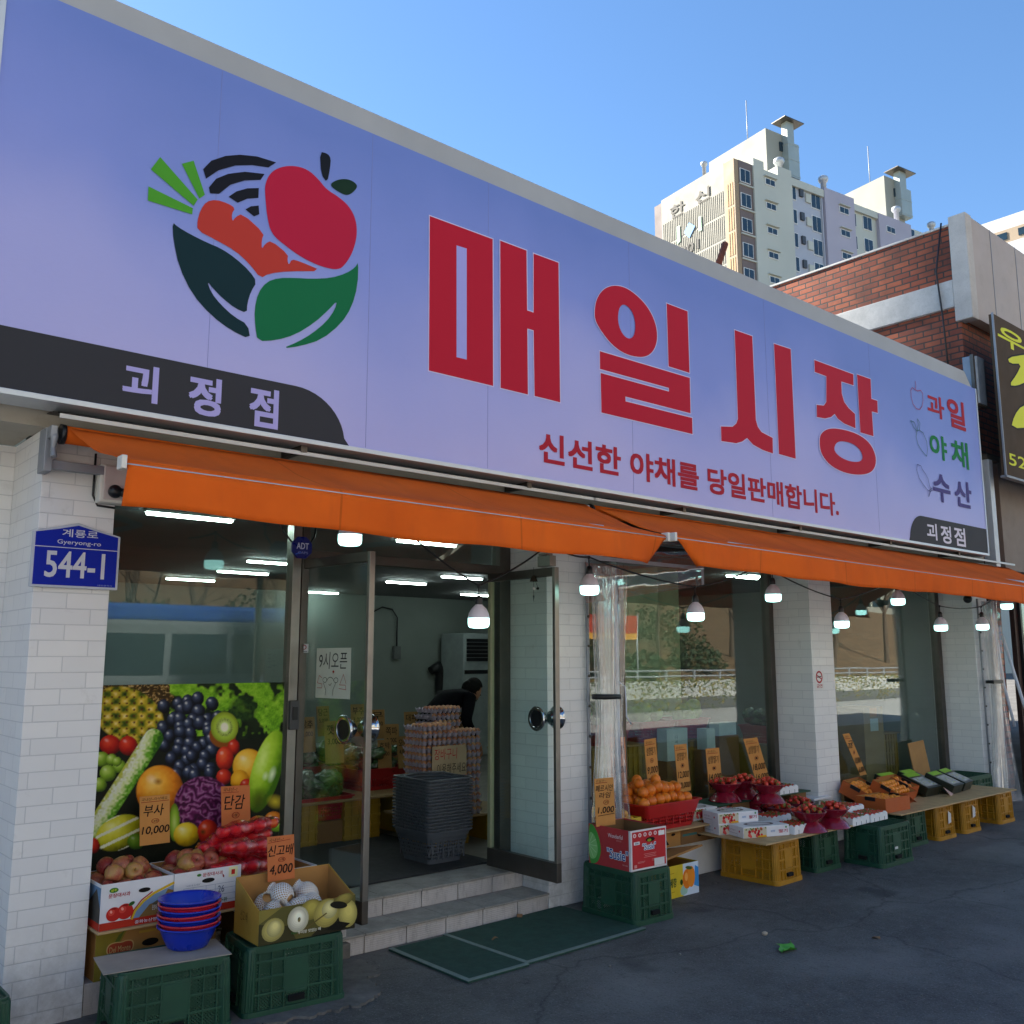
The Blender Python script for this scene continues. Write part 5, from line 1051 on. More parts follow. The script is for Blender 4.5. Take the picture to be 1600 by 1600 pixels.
PP = [(2.37, 4.58, .455, .9, .5), (2.49, 4.56, .455, 1.2, 2.2), (2.44, 4.63, .525, 1.3, 3.4), (2.60, 4.66, .50, -1.0, .7), (2.59, 4.60, .46, 1.35, 2.8), (2.37, 4.68, .475, .8, .1)]
for i, (x, y, z, a, b) in enumerate(PP):
    o = pr if i == 0 else dup(pr); tag(o, PL[i], 'pear', 'net wrapped pears'); o.location = (x, y, z); o.rotation_euler = (a, .3 * math.sin(i), b); o.scale = (1.12,) * 3
# ================================================================== strawberries
k = NT('strawberry_skin'); co = k.coord(); v = k.add('TexVoronoi', {'Scale': 210., 'Vector': co}).outputs[0]; sr = k.add('ObjectInfo').outputs['Random']
k.set(col=k.mix(k.ramp(v, [(.12, (.5,) * 3), (.22, (0, 0, 0))]), k.ramp(sr, [(0, (.52, .025, .018)), (1, (.76, .07, .03))]), (.6, .35, .08)), rough=.28, spec=.5); STR = k.m; CAL = mat('strawberry_leaf', '#4f7a2c', .6)
def straw_mesh():
    m = MB(); m.lathe([(.0005, -.021), (.006, -.018), (.011, -.008), (.014, .003), (.0135, .011), (.009, .016), (.001, .017)], 12, cap=False)
    for i in range(6):
        a = i * math.pi / 3; v = m.addv([(0, 0, .0175), (.008 * math.cos(a - .4), .008 * math.sin(a - .4), .018), (.015 * math.cos(a), .015 * math.sin(a), .016), (.008 * math.cos(a + .4), .008 * math.sin(a + .4), .018)]); m.face((v, v + 1, v + 2, v + 3), 1)
    return m
sb = straw_mesh().build('strawberry', [STR, CAL]); sb['category'] = 'strawberry'
def bowl_of(px, py, base, label, lab2, n=15, ped=True, y=None, rimh=.15):
    zr = base + (.155 if ped else .077)
    p = gz(px, py, zr) if y is None else gy(px, py, y)
    zb = base
    if ped: bowl(p.x, p.y, zb, 'upturned wine red bowl under the ' + label, True); zb += .0775
    bowl(p.x, p.y, zb, 'wine red bowl, ' + label)
    r = random.Random(int(px)); pts = []
    for i in range(n):
        a = i * 2.39996; q_ = math.sqrt((i + .3) / n) * .118; pts.append((p.x + q_ * math.cos(a), p.y + q_ * math.sin(a), zb + .072 + .042 * (1 - (q_ / .12) ** 2) + r.gauss(0, .003)))
    scatter(sb, pts, 'strawberry heaped in the ' + lab2, 'strawberries in the ' + lab2, int(px), 1.1, 1.45, 1.9)
    return p
def zpx(px, py): return 1080 + px / 4.706, 1120 + py / 4.706
BB = [((245, 482), ZB3, 'back left bowl of strawberries beside the second price card', 'back left bowl near the window', True), ((385, 462), ZB3, 'back middle bowl of strawberries by the window', 'back middle bowl by the window', True), ((560, 490), ZB3, 'back right bowl of strawberries before the leaning card', 'back right bowl before the leaning card', True),
      ((437, 590), .3455, 'high bowl of strawberries in the second row', 'high bowl of the second row', True), ((640, 660), .3455, 'low bowl of strawberries in the middle of the board', 'low middle bowl on the board', False), ((790, 625), .3455, 'low bowl of strawberries behind the middle one', 'low bowl behind the middle one', False),
      ((862, 690), .3455, 'front bowl of strawberries beside the foam trays', 'front bowl beside the foam trays', True), ((1030, 665), .3455, 'bowl of strawberries nearest the white foam trays', 'bowl nearest the white foam trays', True)]
for (a, b), base, l1, l2, ped in BB: bowl_of(*zpx(a, b), base, l1, l2, ped=ped, n=17)
# white strawberry cartons with printed fruit
def straw_carton(label, w, d, h, p, rz, first=[]):
    t = thing('strawberry_carton', label, 'carton', p, rz, 'white strawberry cartons')
    MB().box(0, w, 0, d, 0, h).build('carton_body', M_WBOX, t, .003)
    r = random.Random(3)
    for fr, W9, side in ((Frame((0, 0, 0), (1, 0, 0), (0, 0, 1)), w, 0), (Frame((0, d, 0), (0, -1, 0), (0, 0, 1)), d, 1)):
        A = Art(fr)
        if side == 0:
            A.poly(rect(.004, .004, W9 * .5, h - .008), '#c9c0a8'); 
            for i in range(16): A.poly(ell(.012 + r.random() * (W9 * .46 - .02), .012 + r.random() * (h - .03), .011, .014, r.random(), 10), r.choice(['#b8202a', '#c93034', '#a01520', '#d8504a']))
            for i in range(8): A.poly(ell(.01 + r.random() * (W9 * .46), h - .012 - r.random() * .01, .009, .005, r.random() * 3, 8), '#5a7a2c')
            A.poly([(W9 * .28, .002), (W9 * .5, .002), (W9 * .48, .018), (W9 * .33, .014)], '#d8a02c'); A.text('딸기', W9 * .76, h * .3, W9 * .95, h * .62, '#b82a4a', .03); A.text('설향', W9 * .58, h * .42, W9 * .68, h * .6, '#5a8ac0', .02); A.poly(ell(W9 * .92, h * .8, .008, .008), '#3f8a4a')
        else:
            A.text('신선한 딸기', W9 * .1, h * .5, W9 * .5, h * .64, '#8c7f90', .01); A.strokes([(W9 * .1, h * .3), (W9 * .6, h * .3)], .003, '#a8a0ac'); A.poly(ell(W9 * .75, h * .55, .008, .008), '#b82a4a'); A.strokes([(W9 * .62, .0), (W9 * .62, h)], .002, '#b5b0b5')
        A.build('print', t)
    A = Art(Frame((0, 0, h), (1, 0, 0), (0, 1, 0))); A.poly(smooth(rect(w * .2, d * .2, w * .8, d * .8), 2), '#5c4a4a'); A.poly(smooth(rect(w * .26, d * .28, w * .74, d * .72), 2), '#c9c4c4'); A.build('print', t)
    return t
def cpos(px, py, z): p = gz(*zpx(px, py), z); return (p.x, p.y, z)
hC = .083
straw_carton('strawberry carton at the left end of the board, under another carton', .38, .21, hC, cpos(205, 872, .345), rad(-18))
p0 = cpos(205, 872, .345); straw_carton('strawberry carton stacked on the left carton, handle slots on top', .39, .215, hC, (p0[0] - .005, p0[1] - .002, .345 + hC + .001), rad(-17))
straw_carton('strawberry carton lying alone at the front edge of the board', .43, .21, hC, cpos(385, 897, .345), rad(-20))
straw_carton('strawberry carton behind the left stack beside the red basket', .26, .2, hC, (p0[0] + .03, p0[1] + .27, .345), rad(-8))
p3 = (p0[0] + .03, p0[1] + .27, .345); straw_carton('uppermost strawberry carton behind the left stack', .26, .2, hC, (p3[0], p3[1], .345 + hC + .001), rad(-10))
# foam trays of strawberries
FOAM = mat('white_foam', '#e6e8ea', .7, var=.04, bump=.1, bscale=300)
ft_ = thing('foam_tray', None, 'tray')
m = MB(); w9, d9 = .25, .19
def scal(u): return .058 + .008 * abs(math.sin(u * 9))
for (p, q_) in (((0, 0), (w9, 0)), ((w9, 0), (w9, d9)), ((w9, d9), (0, d9)), ((0, d9), (0, 0))):
    L = math.hypot(q_[0] - p[0], q_[1] - p[1]); n = 12
    ix, iy = w9 / 2, d9 / 2
    for j in range(n):
        a, b = j / n, (j + 1) / n; pa = Vector((p[0] + (q_[0] - p[0]) * a, p[1] + (q_[1] - p[1]) * a, 0)); pb = Vector((p[0] + (q_[0] - p[0]) * b, p[1] + (q_[1] - p[1]) * b, 0)); ia = Vector((ix + (pa.x - ix) * .9, iy + (pa.y - iy) * .88, 0)); ib = Vector((ix + (pb.x - ix) * .9, iy + (pb.y - iy) * .88, 0))
        za, zb_ = .052 + .014 * abs(math.sin(a * math.pi * 4)), .052 + .014 * abs(math.sin(b * math.pi * 4))
        v = m.addv([(pa.x, pa.y, 0), (pb.x, pb.y, 0), (pb.x, pb.y, zb_), (pa.x, pa.y, za), (ia.x, ia.y, za), (ib.x, ib.y, zb_), (ib.x, ib.y, .01), (ia.x, ia.y, .01)])
        m.face((v, v + 1, v + 2, v + 3)); m.face((v + 3, v + 2, v + 5, v + 4)); m.face((v + 4, v + 5, v + 6, v + 7))
    
m.box(.002, w9 - .002, .002, d9 - .002, .0, .012); m.build('tray', FOAM, ft_)
nt_ = MB()
for i in range(3):
    xx = w9 * (.2 + .3 * i); nt_.box(xx - .002, xx + .002, -.003, .003, .0, .03)
nt_.build('notches', mat('foam_groove', '#9aa0a4', .8), ft_)
TR = [((762, 868), .345, 1, 'foam tray of strawberries at the front right corner of the board'), ((600, 800), .345, 1, 'foam tray of strawberries between cartons and the corner tray'), ((1190, 808), .332, 2, 'front left foam tray of strawberries on the green crate'), ((1340, 790), .332, 3, 'front right foam tray of strawberries on the green crate'), ((1135, 765), .332, 4, 'foam tray of strawberries at the left back of the green crate'), ((1200, 715), .37, 5, 'foam tray of strawberries behind the green crate pair'), ((655, 575), ZB3, 6, 'foam tray of strawberries on the green ledge board')]
LOOSE = []
for i, ((a, b), z, s_, lb) in enumerate(TR):
    p = gz(*zpx(a, b), z)
    if i == 2: EX = p
    if i == 3: p = Vector((EX.x + .298, EX.y, z))
    if i == 4: p = Vector((EX.x - .02, EX.y + .22, z))
    if i == 5: p = Vector((EX.x + .28, EX.y + .22, z))
    t = ft_ if i == 0 else dup(ft_); tag(t, lb, 'tray', 'white foam strawberry trays'); t.location = (p.x, p.y, z); t.rotation_euler = (0, 0, rad(2 * math.sin(i)))
    t.scale = (1.16, 1.1, 1.05); pts = [(p.x + (.033 + .0305 * u + .008 * (v % 2)) * 1.16, p.y + (.03 + .032 * v) * 1.1, z + .056) for u in range(7) for v in range(5) if .033 + .0305 * u + .008 * (v % 2) < .232]
    if i in (1, 4, 5, 6): LOOSE.extend(pts); continue
    scatter(sb, pts, 'strawberry packed in the ' + lb[:70].replace(' of strawberries', ''), 'strawberries in foam tray %s' % ['corner', 'middle', 'front left', 'front right', 'left back', 'behind', 'ledge'][i], 50 + i, .95, 1.15, .9)
sm2 = MB(); rr_ = random.Random(4)
for p in LOOSE:
    R9 = Matrix.Translation(p) @ Euler((rr_.uniform(-.9, .9), rr_.uniform(-.9, .9), rr_.uniform(-3, 3))).to_matrix().to_4x4(); q9 = straw_mesh(); b9 = sm2.addv([R9 @ (Vector(v) * 1.05) for v in q9.v])
    for f9, m9, s9 in zip(q9.f, q9.mi, q9.sm): sm2.face([b9 + i for i in f9], m9, s9)
tag(sm2.build('strawberries', [STR, CAL]), kind='stuff')
t = straw_carton('open white foam lid lying behind the strawberry trays', .3, .2, .02, (*gz(*zpx(905, 620), .42)[:2], .42), 0)
for ch in list(t.children): 
    if ch.name.startswith('print'): bpy.data.objects.remove(ch)
t.name = 'foam_sheet'; t['category'] = 'foam sheet'; del t['group']
# open tray of strawberries beside the red basket
tq = carton('strawberry_tray', 'open carton of strawberries behind the red basket and cartons', 'box', .26, .2, .07, 6.57, 4.9, .432, 0, M_WBOX)
scatter(sb, [(6.47 + .033 * i, 4.83 + .03 * j, .495) for i in range(7) for j in range(5)], 'strawberry in the open carton behind the red basket', 'strawberries behind the red basket', 90, .95, 1.2, 1.5)
tag(MB().box(6.45, 6.69, 4.81, 4.99, .3455, .431).build('stand_carton', M_CARDD, None, .004), 'dark carton supporting the open strawberry tray', 'box')
# ================================================================== tangerine boxes and grape boxes
ORB = mat('orange_carton', '#b3551d', .6, var=.06); mg = ball_thing('tangerine', MAN, .027, .85)
def z5(px, py): return 1280 + px / 5., 1080 + py / 5.
TB = [((310, 745), .345, .36, .27, rad(24), rad(6), 'tangerine box tilted forward against the far pillar', .12, 1), ((490, 850), .345, .40, .28, rad(24), rad(4), 'tilted tangerine box in the middle with black handle clips', .12, 2), ((700, 830), .345, .38, .27, rad(20), rad(2), 'tilted tangerine box partly hidden behind the flat ones', .14, 3), ((690, 935), .345, .42, .30, 0, rad(-2), 'tangerine box lying flat at the front edge of the board', .0, 4)]
X4 = gz(*z5(600, 945), .345)
TBP = [(8.70, 4.92), (8.93, 4.72), (9.28, 4.86), (X4.x + .06, X4.y + .155)]
for i, (pp, z, w9, d9, tl, rz, lb, up, sd) in enumerate(TB):
    x, y = TBP[i]; zz = z + (d9 / 2 * math.sin(tl)) + .002
    t = carton('tangerine_box', lb, 'box', w9, d9, .125, x, y, zz, rz, ORB, M_CARD, tilt=tl, group='orange tangerine boxes')
    cl = MB()
    for s_ in (-1, 1): cl.box(s_ * w9 / 2 - .006, s_ * w9 / 2 + .006, -.05, .05, .095, .129)
    cl.build('handle_clip', M_BLACK, t)
    Mt = Matrix.Translation((x, y, zz)) @ Euler((tl, 0, rz)).to_matrix().to_4x4()
    scatter(mg, [Mt @ Vector(p) for p in heap(-w9 / 2 + .006, w9 / 2 - .006, -d9 / 2 + .006, d9 / 2 - .006, .035, .054, 2, sd)], 'tangerine in the ' + lb, 'tangerines in box, ' + lb[:34], sd, .93, 1.08)
    if tl:
        tag(MB().box(-w9 / 2 + .02, w9 / 2 - .02, .0, .03, 0, d9 * math.sin(tl) * .9).build('wood_block', M_CARDD, None, 0, (x, y + d9 / 2 * math.cos(tl) - .04, .345), (0, 0, rz)), 'brown prop behind the ' + lb, 'block')
    if i == 3:
        f = MB().box(0, .16, -.14, .14, 0, .004).build('lid_flap', ORB, t, 0, (w9 / 2, 0, .12), (0, rad(28), 0))
tag(MB().prism([(0, 0), (.13, .01), (.07, .11)], 0, .003).build('paper_card', mat('pinkish_card', '#c9a090', .7), None, 0, (9.72, 4.5, .36), (rad(40), 0, rad(10))), 'folded pinkish card beside the flat tangerine box', 'card')
OLV = mat('olive_black_carton', '#23261a', .35, var=.1); LGR = mat('lime_print', '#8fbf2a', .5); WIN = mat('cloudy_film', '#a8acb0', .15, var=.15, scale=30, coat=.5)
GB = [((9.55, 5.02), 'dark grape gift box at the back left with a clear window'), ((9.72, 4.83), 'dark grape gift box in front of the back left one'), ((9.98, 5.0), 'dark grape gift box with a lime green flap at the back'), ((10.05, 4.74), 'dark grape gift box with a pale window near the board front'), ((10.38, 4.78), 'dark grape gift box at the right end of the row')]
for i, ((x, y), lb) in enumerate(GB):
    t = thing('grape_box', lb, 'box', (x, y, .345), rad(-3 + 3 * i), 'dark grape gift boxes')
    tl = rad(22); Mx = Matrix.Rotation(tl, 4, 'X'); w9, d9, h9 = .3, .3, .1
    MB().box(-w9 / 2, w9 / 2, -d9 / 2, d9 / 2, 0, h9, 0, Matrix.Translation((0, 0, d9 / 2 * math.sin(tl))) @ Mx).build('carton_body', OLV, t, .006)
    F9 = Matrix.Translation((0, 0, d9 / 2 * math.sin(tl))) @ Mx
    MB().box(-w9 / 2 + .03, w9 / 2 - .03, -d9 / 2 + .03, d9 / 2 - .1, h9, h9 + .002, 0, F9).build('film_window', WIN, t)
    MB().box(-w9 / 2 + .02, w9 / 2 - .02, d9 / 2 - .075, d9 / 2 - .01, h9, h9 + .0025, 0, F9).build('lime_flap', LGR, t)
    g = MB(); r = random.Random(i)
    for q_ in range(14): g.poly = None; g.ball(F9 @ Vector((r.uniform(-.09, .09), r.uniform(-.1, .03), h9 + .0015)), (.012, .012, .002), 8, 4)
    g.build('grapes', mat('green_grape', '#8a9a4a', .3), t)
# plywood leaning inside window three, lies against the glass
o = MB().box(-.19, .19, -.006, .006, 0, .50).build('plywood_sheet', mat('tan_hardboard', '#a07a48', .7, var=.1), None, .002, (10.95, 5.36, .274), (rad(-8), rad(-3), 0)); tag(o, 'tan plywood sheet leaning on the far window', 'board')
# ================================================================== price cards
def card(bl, br, tl, y, lines, label, m=M_TAG, group='handwritten price cards'):
    """a card standing in the plane Y=y"""
    P0, P1, P2 = gy(*bl, y), gy(*br, y), gy(*tl, y)
    u = (P1 - P0); w = u.length; u.normalize(); v = Vector((-u.z, 0, u.x)); h = (P2 - P0).dot(v); sh = (P2 - P0).dot(u)
    t = thing('price_card', label, 'card', P0, 0, group); F = Frame((0, 0, 0), u, v)
    pts = [F.at(0, 0), F.at(w, 0), F.at(w + sh, h), F.at(sh, h)]; b = MB(); n = Vector((0, -1, 0)) * .004
    i = b.addv([p + n for p in pts] + pts); b.face((i, i + 1, i + 2, i + 3)); b.face((i + 7, i + 6, i + 5, i + 4))
    for a in range(4): c = (a + 1) % 4; b.face((i + c, i + a, i + 4 + a, i + 4 + c))
    b.build('cardboard', m, t)
    A = Art(Frame(n, u, v), .0006)
    for body, yb, yt, x0, x1, col, kind in lines:
        s0 = sh * (yb + yt) / 2
        if kind == 'ring':
            o = ell(s0 + w * (x0 + x1) / 2, h * (yb + yt) / 2, w * (x1 - x0) / 2, h * (yt - yb) / 2, 0, 16); i2 = ell(s0 + w * (x0 + x1) / 2, h * (yb + yt) / 2, w * (x1 - x0) / 2 * .82, h * (yt - yb) / 2 * .82, 0, 16); A.poly([o, i2], '#8e2a1c')
            A.text(body, s0 + w * (x0 + .25 * (x1 - x0)), h * (yb + .25 * (yt - yb)), s0 + w * (x0 + .75 * (x1 - x0)), h * (yb + .75 * (yt - yb)), '#3a1a14', .02)
        elif kind == 'line': A.strokes([(s0 + w * x0, h * yb), (s0 + w * x1, h * yt)], h * .012, col)
        else: A.text(body, s0 + w * x0, h * yb, s0 + w * x1, h * yt, col, .025 if kind == 'b' else .01, shear=.12)
    A.build('handwriting', t); return t
K = '#1d1613'; R_ = '#8e2a1c'
def std(name, price, unit='1개', p2=None):
    L = [('국내산~', .9, .96, .08, .75, K, ''), ('', .885, .885, .05, .85, R_, 'line'), (name, .66, .83, .1, .88, K, 'b'), (unit, .50, .60, .35, .65, R_, 'ring'), (price, .27, .43, .06, .95, K, 'b')]
    if p2: L.append((p2, .06, .2, .06, .95, K, 'b'))
    return L
card((218, 1322), (265, 1316), (218, 1245), 5.33, [('국내산~아삭해요', .9, .965, .06, .92, K, ''), ('', .875, .88, .05, .97, R_, 'line'), ('부사', .58, .82, .12, .80, K, 'b'), ('4개', .43, .53, .38, .64, R_, 'ring'), ('10,000', .2, .38, .06, .98, K, 'b')], 'tan price card reading 부사 10,000 behind the apples')
card((346, 1300), (391, 1296), (345, 1229), 5.36, [('국내산~!', .88, .97, .08, .55, K, ''), ('', .86, .86, .05, .6, R_, 'line'), ('단감', .48, .8, .1, .82, K, 'b'), ('1봉', .28, .42, .35, .62, R_, 'ring')], 'orange tan price card reading 단감 behind the persimmon bags', M_TAGO)
card((418, 1378), (460, 1372), (417, 1308), 4.765, [('국내산~!', .88, .96, .06, .6, K, ''), ('', .86, .9, .03, .85, R_, 'line'), ('신고배', .55, .8, .02, .97, K, 'b'), ('1개', .41, .52, .38, .66, R_, 'ring'), ('4,000', .12, .36, .06, .92, K, 'b')], 'orange price card reading 신고배 4,000 standing in the pear box', M_TAGO)
card((931, 1292), (961, 1288), (928, 1217), 4.70, [('수입산~', .92, .97, .06, .6, K, ''), ('', .905, .905, .05, .65, R_, 'line'), ('페르시안', .72, .86, .04, .96, K, 'b'), ('라임', .58, .7, .2, .8, K, 'b'), ('5개', .44, .54, .4, .7, R_, 'ring'), ('1,000', .25, .4, .1, .95, K, 'b'), ('', .22, .24, .1, .95, K, 'line')], 'tan price card reading 페르시안 라임 1,000 standing in the lime box')
card((955, 1232), (980, 1230), (951, 1152), 5.40, std('레드향', '10,000'), 'salmon price card reading 10,000 between curtain and window frame', M_TAGP)
card((1012, 1232), (1030, 1228), (1006, 1156), 5.40, std('설향딸기', '9,000', '2kg', '7,000'), 'tan price card with 9,000 over 7,000 on the strawberry window')
card((1060, 1238), (1079, 1235), (1053, 1164), 5.40, std('설향딸기', '12,000', '1', '10,000'), 'tan price card with 12,000 over 10,000 on the strawberry window')
card((1108, 1240), (1129, 1237), (1102, 1170), 5.40, std('설향딸기', '14,000', '1', '12,000'), 'tan price card with 14,000 behind the back left bowl')
card((1182, 1224), (1203, 1220), (1161, 1155), 5.40, std('설향딸기', '18,000', '1', '16,000'), 'tan price card leaning sideways with 18,000 beside the middle pillar')
card((1344, 1212), (1354, 1210), (1316, 1147), 5.40, std('귤', '10,000', '1', '6,000'), 'narrow tan price card leaning in the far window corner')
# ================================================================== signs on the walls and doors
F = Frame((0, YF - .03, 0), (1, 0, 0), (0, 0, 1))
t = thing('address_plate', 'blue house number plate reading 544-1 on the white brick pillar', 'sign', (*gy(118, 915, YF - .03)[:2], 0)); IN = Matrix.Translation(-t.location)
P = [F.px(0 + x / 3.2, 550 + y / 3.2) for x, y in ((165, 890), (205, 882), (250, 868), (370, 853), (398, 856), (550, 915), (597, 930), (602, 960), (580, 1165), (565, 1185), (545, 1185), (165, 1172), (150, 1155))]
xa, xb = P[0][0] * .5 + P[12][0] * .5, P[7][0]; zb_, zt_ = P[11][1], P[3][1]; zs = P[0][1]
def plate(i): return [(xa + i, zb_ + i), (xb - i, zb_ + i), (xb - i, zs - i * .4), (xa + (xb - xa) * .72, zt_ - .025 - i), (xa + (xb - xa) * .5, zt_ - i * 1.1), (xa + (xb - xa) * .28, zt_ - .025 - i), (xa + i, zs - i * .4)]
MY = Matrix(((1, 0, 0, 0), (0, 0, -1, YF - .008), (0, 1, 0, 0), (0, 0, 0, 1)))
o = MB().prism(plate(0), 0, .02, MY).build('plate_body', mat('plate_white', '#b9c0cc', .4), t, .003); o.matrix_parent_inverse = IN
A = Art(Frame((0, YF - .028, 0), (1, 0, 0), (0, 0, 1))); A.poly(plate(.012), '#0d25a0')
hm = zb_ + (zs - zb_) * .62; A.strokes([(xa + .012, hm + .03), (xb - .012, hm + .03)], .004, '#c9ccd6'); W9 = xb - xa
A.text('계룡로', xa + W9 * .32, hm + .085, xa + W9 * .73, hm + .125, '#cdd0d8', .02); A.text('Gyeryong-ro', xa + W9 * .27, hm + .042, xa + W9 * .77, hm + .07, '#cdd0d8', .015); A.text('544-1', xa + W9 * .15, zb_ + .05, xa + W9 * .83, hm + .012, '#cdd0d8', .035); A.text('대전광역시', xb - .1, zb_ + .016, xb - .03, zb_ + .024, '#8fa0d0')
o = A.build('lettering', t); o.matrix_parent_inverse = IN
p = gy(171, 760, YF)
t = thing('switch_box', 'white plastic electrical box on top of the left pillar', 'box', (p.x, YF, p.z)); MB().box(-.075, .075, -.09, -.002, -.1, .1).build('case', M_OFFW, t, .01); MB().box(-.06, .07, -.1, -.09, -.085, .09).build('cover', mat('pinkish_white_plastic', '#c9bdb8', .4), t, .008); MB().tube([(-.085, -.02, .16), (-.085, -.02, -.06), (-.06, -.02, -.11), (.03, -.02, -.115)], .006, 6).build('cable', M_BLACK, t)
p = gy(180, 768, YF - .12); t = thing('security_camera', 'small black security camera beside the white electrical box', 'camera', p); MB().ball((0, 0, 0), .035, 18, 12).build('ball_mount', M_BLACK, t); MB().lathe([(.018, 0), (.022, .01), (.022, .09), (.012, .095)], 16, Matrix.Translation((.02, -.01, 0)) @ Matrix.Rotation(rad(105), 4, 'Y')).build('camera_barrel', M_BLACK, t)
p = gy(1512, 936, 4.95); t = thing('security_camera', 'small black camera under the awning at the far pillar', 'camera', p); MB().ball((0, 0, 0), .05, 16, 10).build('ball_mount', M_BLACK, t); MB().box(.02, .14, -.03, .03, -.02, .04).build('bracket', M_WHITE, t)
p = gy(470, 856, 5.36); t = thing('alarm_sign', 'dark blue octagonal alarm sign hanging on the entrance post', 'sign', p)
MB().prism(ell(0, 0, .075, .075, rad(22.5), 8), 0, .02, Matrix(((1, 0, 0, 0), (0, 0, -1, 0), (0, 1, 0, 0), (0, 0, 0, 1)))).build('octagon', mat('alarm_blue', '#0c1f6e', .3), t, .003)
A = Art(Frame((0, -.02, 0), (1, 0, 0), (0, 0, 1))); A.text('ADT', -.04, -.01, .045, .03, '#c9cce0', .03); A.strokes([(-.045, -.045), (-.01, -.03)], .006, '#3f6ad8'); A.text('CAPS', -.03, -.04, .04, -.025, '#8f98c8'); A.build('lettering', t)
tag(MB().tube([(p.x - .16, 5.42, p.z + .32), (p.x - .12, 5.38, p.z + .1), (p.x - .05, 5.36, p.z + .02), (p.x + .04, 5.355, p.z + .0), (p.x + .1, 5.37, p.z + .08), (p.x + .15, 5.4, p.z + .3)], .006, 6).build('loop_cable', M_BLACK), 'black cable looping behind the octagonal alarm sign', 'cable')
# post devices
p = gy(459, 1117, 5.44); t = thing('card_reader', 'dark card reader lock on the entrance post', 'lock', (p.x, 5.45, p.z)); MB().box(-.035, .03, -.03, 0, -.09, .09).build('case', mat('dark_grey_plastic', '#3a3b3e', .4), t, .006); MB().box(-.02, .015, -.034, -.03, -.03, .05).build('reader_face', M_BLACK, t)
LF = Frame((2.965 - .0062, 5.5, 0), ML.to_3x3() @ Vector((1, 0, 0)), (0, 0, 1))
def leafsign(name, label, cat, px0, py0, px1, py1, m, fn):
    a, b = LF.px(px0, py1), LF.px(px1, py0); o = LF.at(a[0], a[1], .0); t = thing(name, label, cat, o); w, h = b[0] - a[0], b[1] - a[1]
    f = Frame((0, 0, 0), LF.u, LF.v); q_ = MB(); i = q_.addv([f.at(0, 0, .001), f.at(w, 0, .001), f.at(w, h, .001), f.at(0, h, .001), f.at(0, 0), f.at(w, 0), f.at(w, h), f.at(0, h)]); q_.face((i, i + 1, i + 2, i + 3)); q_.face((i + 7, i + 6, i + 5, i + 4)); q_.build('sheet', m, t)
    A = Art(Frame(f.at(0, 0, .001), LF.u, LF.v), .0005); fn(A, w, h); A.build('lettering', t)
def open_art(A, w, h):
    A.text('9시오픈', w * .08, h * .58, w * .9, h * .92, '#26262a', .012, shear=.08)
    A.strokes([(w * (.27 + .06 * math.cos(a)), h * (.36 + .05 * math.sin(a))) for a in [i * .6 for i in range(12)]], .003, '#2a2a2a'); A.strokes([(w * (.6 + .06 * math.cos(a)), h * (.36 + .05 * math.sin(a))) for a in [i * .6 for i in range(12)]], .003, '#2a2a2a')
    A.strokes([(w * .32, h * .33), (w * .38, h * .4), (w * .44, h * .42), (w * .5, h * .4), (w * .56, h * .33)], .003, '#2a2a2a'); A.strokes([(w * .3, h * .06), (w * .32, h * .16), (w * .24, h * .3)], .003, '#2a2a2a'); A.strokes([(w * .52, h * .06), (w * .52, h * .16), (w * .6, h * .3)], .003, '#2a2a2a'); A.strokes([(w * .4, h * .28), (w * .44, h * .25), (w * .48, h * .3)], .003, '#2a2a2a')
    A.strokes([(w * .06, h * .2), (w * .2, h * .2), (w * .2, h * .28), (w * .06, h * .3), (w * .12, h * .45), (w * .2, h * .4)], .003, '#a03028'); A.strokes([(w * .7, h * .2), (w * .9, h * .18), (w * .88, h * .27), (w * .72, h * .27), (w * .82, h * .48), (w * .9, h * .3)], .003, '#a03028'); A.poly([(w * .5, h * .53), (w * .53, h * .56), (w * .56, h * .53), (w * .53, h * .49)], '#a03028')
leafsign('paper_sign', 'white paper sign reading 9시오픈 taped on the left glass door', 'sign', 493, 1012, 549, 1090, mat('paper', '#b9bcae', .6, var=.04), open_art)
leafsign('warning_sticker', 'small white camera warning sticker on the left glass door', 'sticker', 469, 1006, 482, 1020, M_WHITE, lambda A, w, h: (A.poly(ell(w / 2, h * .62, w * .3, h * .27), '#a02a2a'), A.poly(ell(w / 2, h * .62, w * .2, h * .18), '#e0dada'), A.strokes([(w * .1, h * .15), (w * .9, h * .15)], .004, '#555')))
# no-smoking sign on the middle pillar
a = gy(1273, 1078, YF); b = gy(1286, 1048, YF); t = thing('no_smoking_sign', 'small white no smoking sign on the third pillar', 'sign', (a.x, YF, a.z)); w, h = b.x - a.x, b.z - a.z
MB().box(0, w, -.004, -.0005, 0, h).build('plate', M_WHITE, t); A = Art(Frame((0, -.004, 0), (1, 0, 0), (0, 0, 1))); A.poly([ell(w / 2, h * .67, w * .36, w * .36), ell(w / 2, h * .67, w * .26, w * .26)], '#a81d2a'); A.strokes([(w * .3, h * .75), (w * .7, h * .58)], .012, '#a81d2a'); A.strokes([(w * .3, h * .66), (w * .7, h * .7)], .01, '#333'); A.text('금연', w * .2, h * .1, w * .8, h * .3, '#a81d2a', .03); A.build('symbol', t)
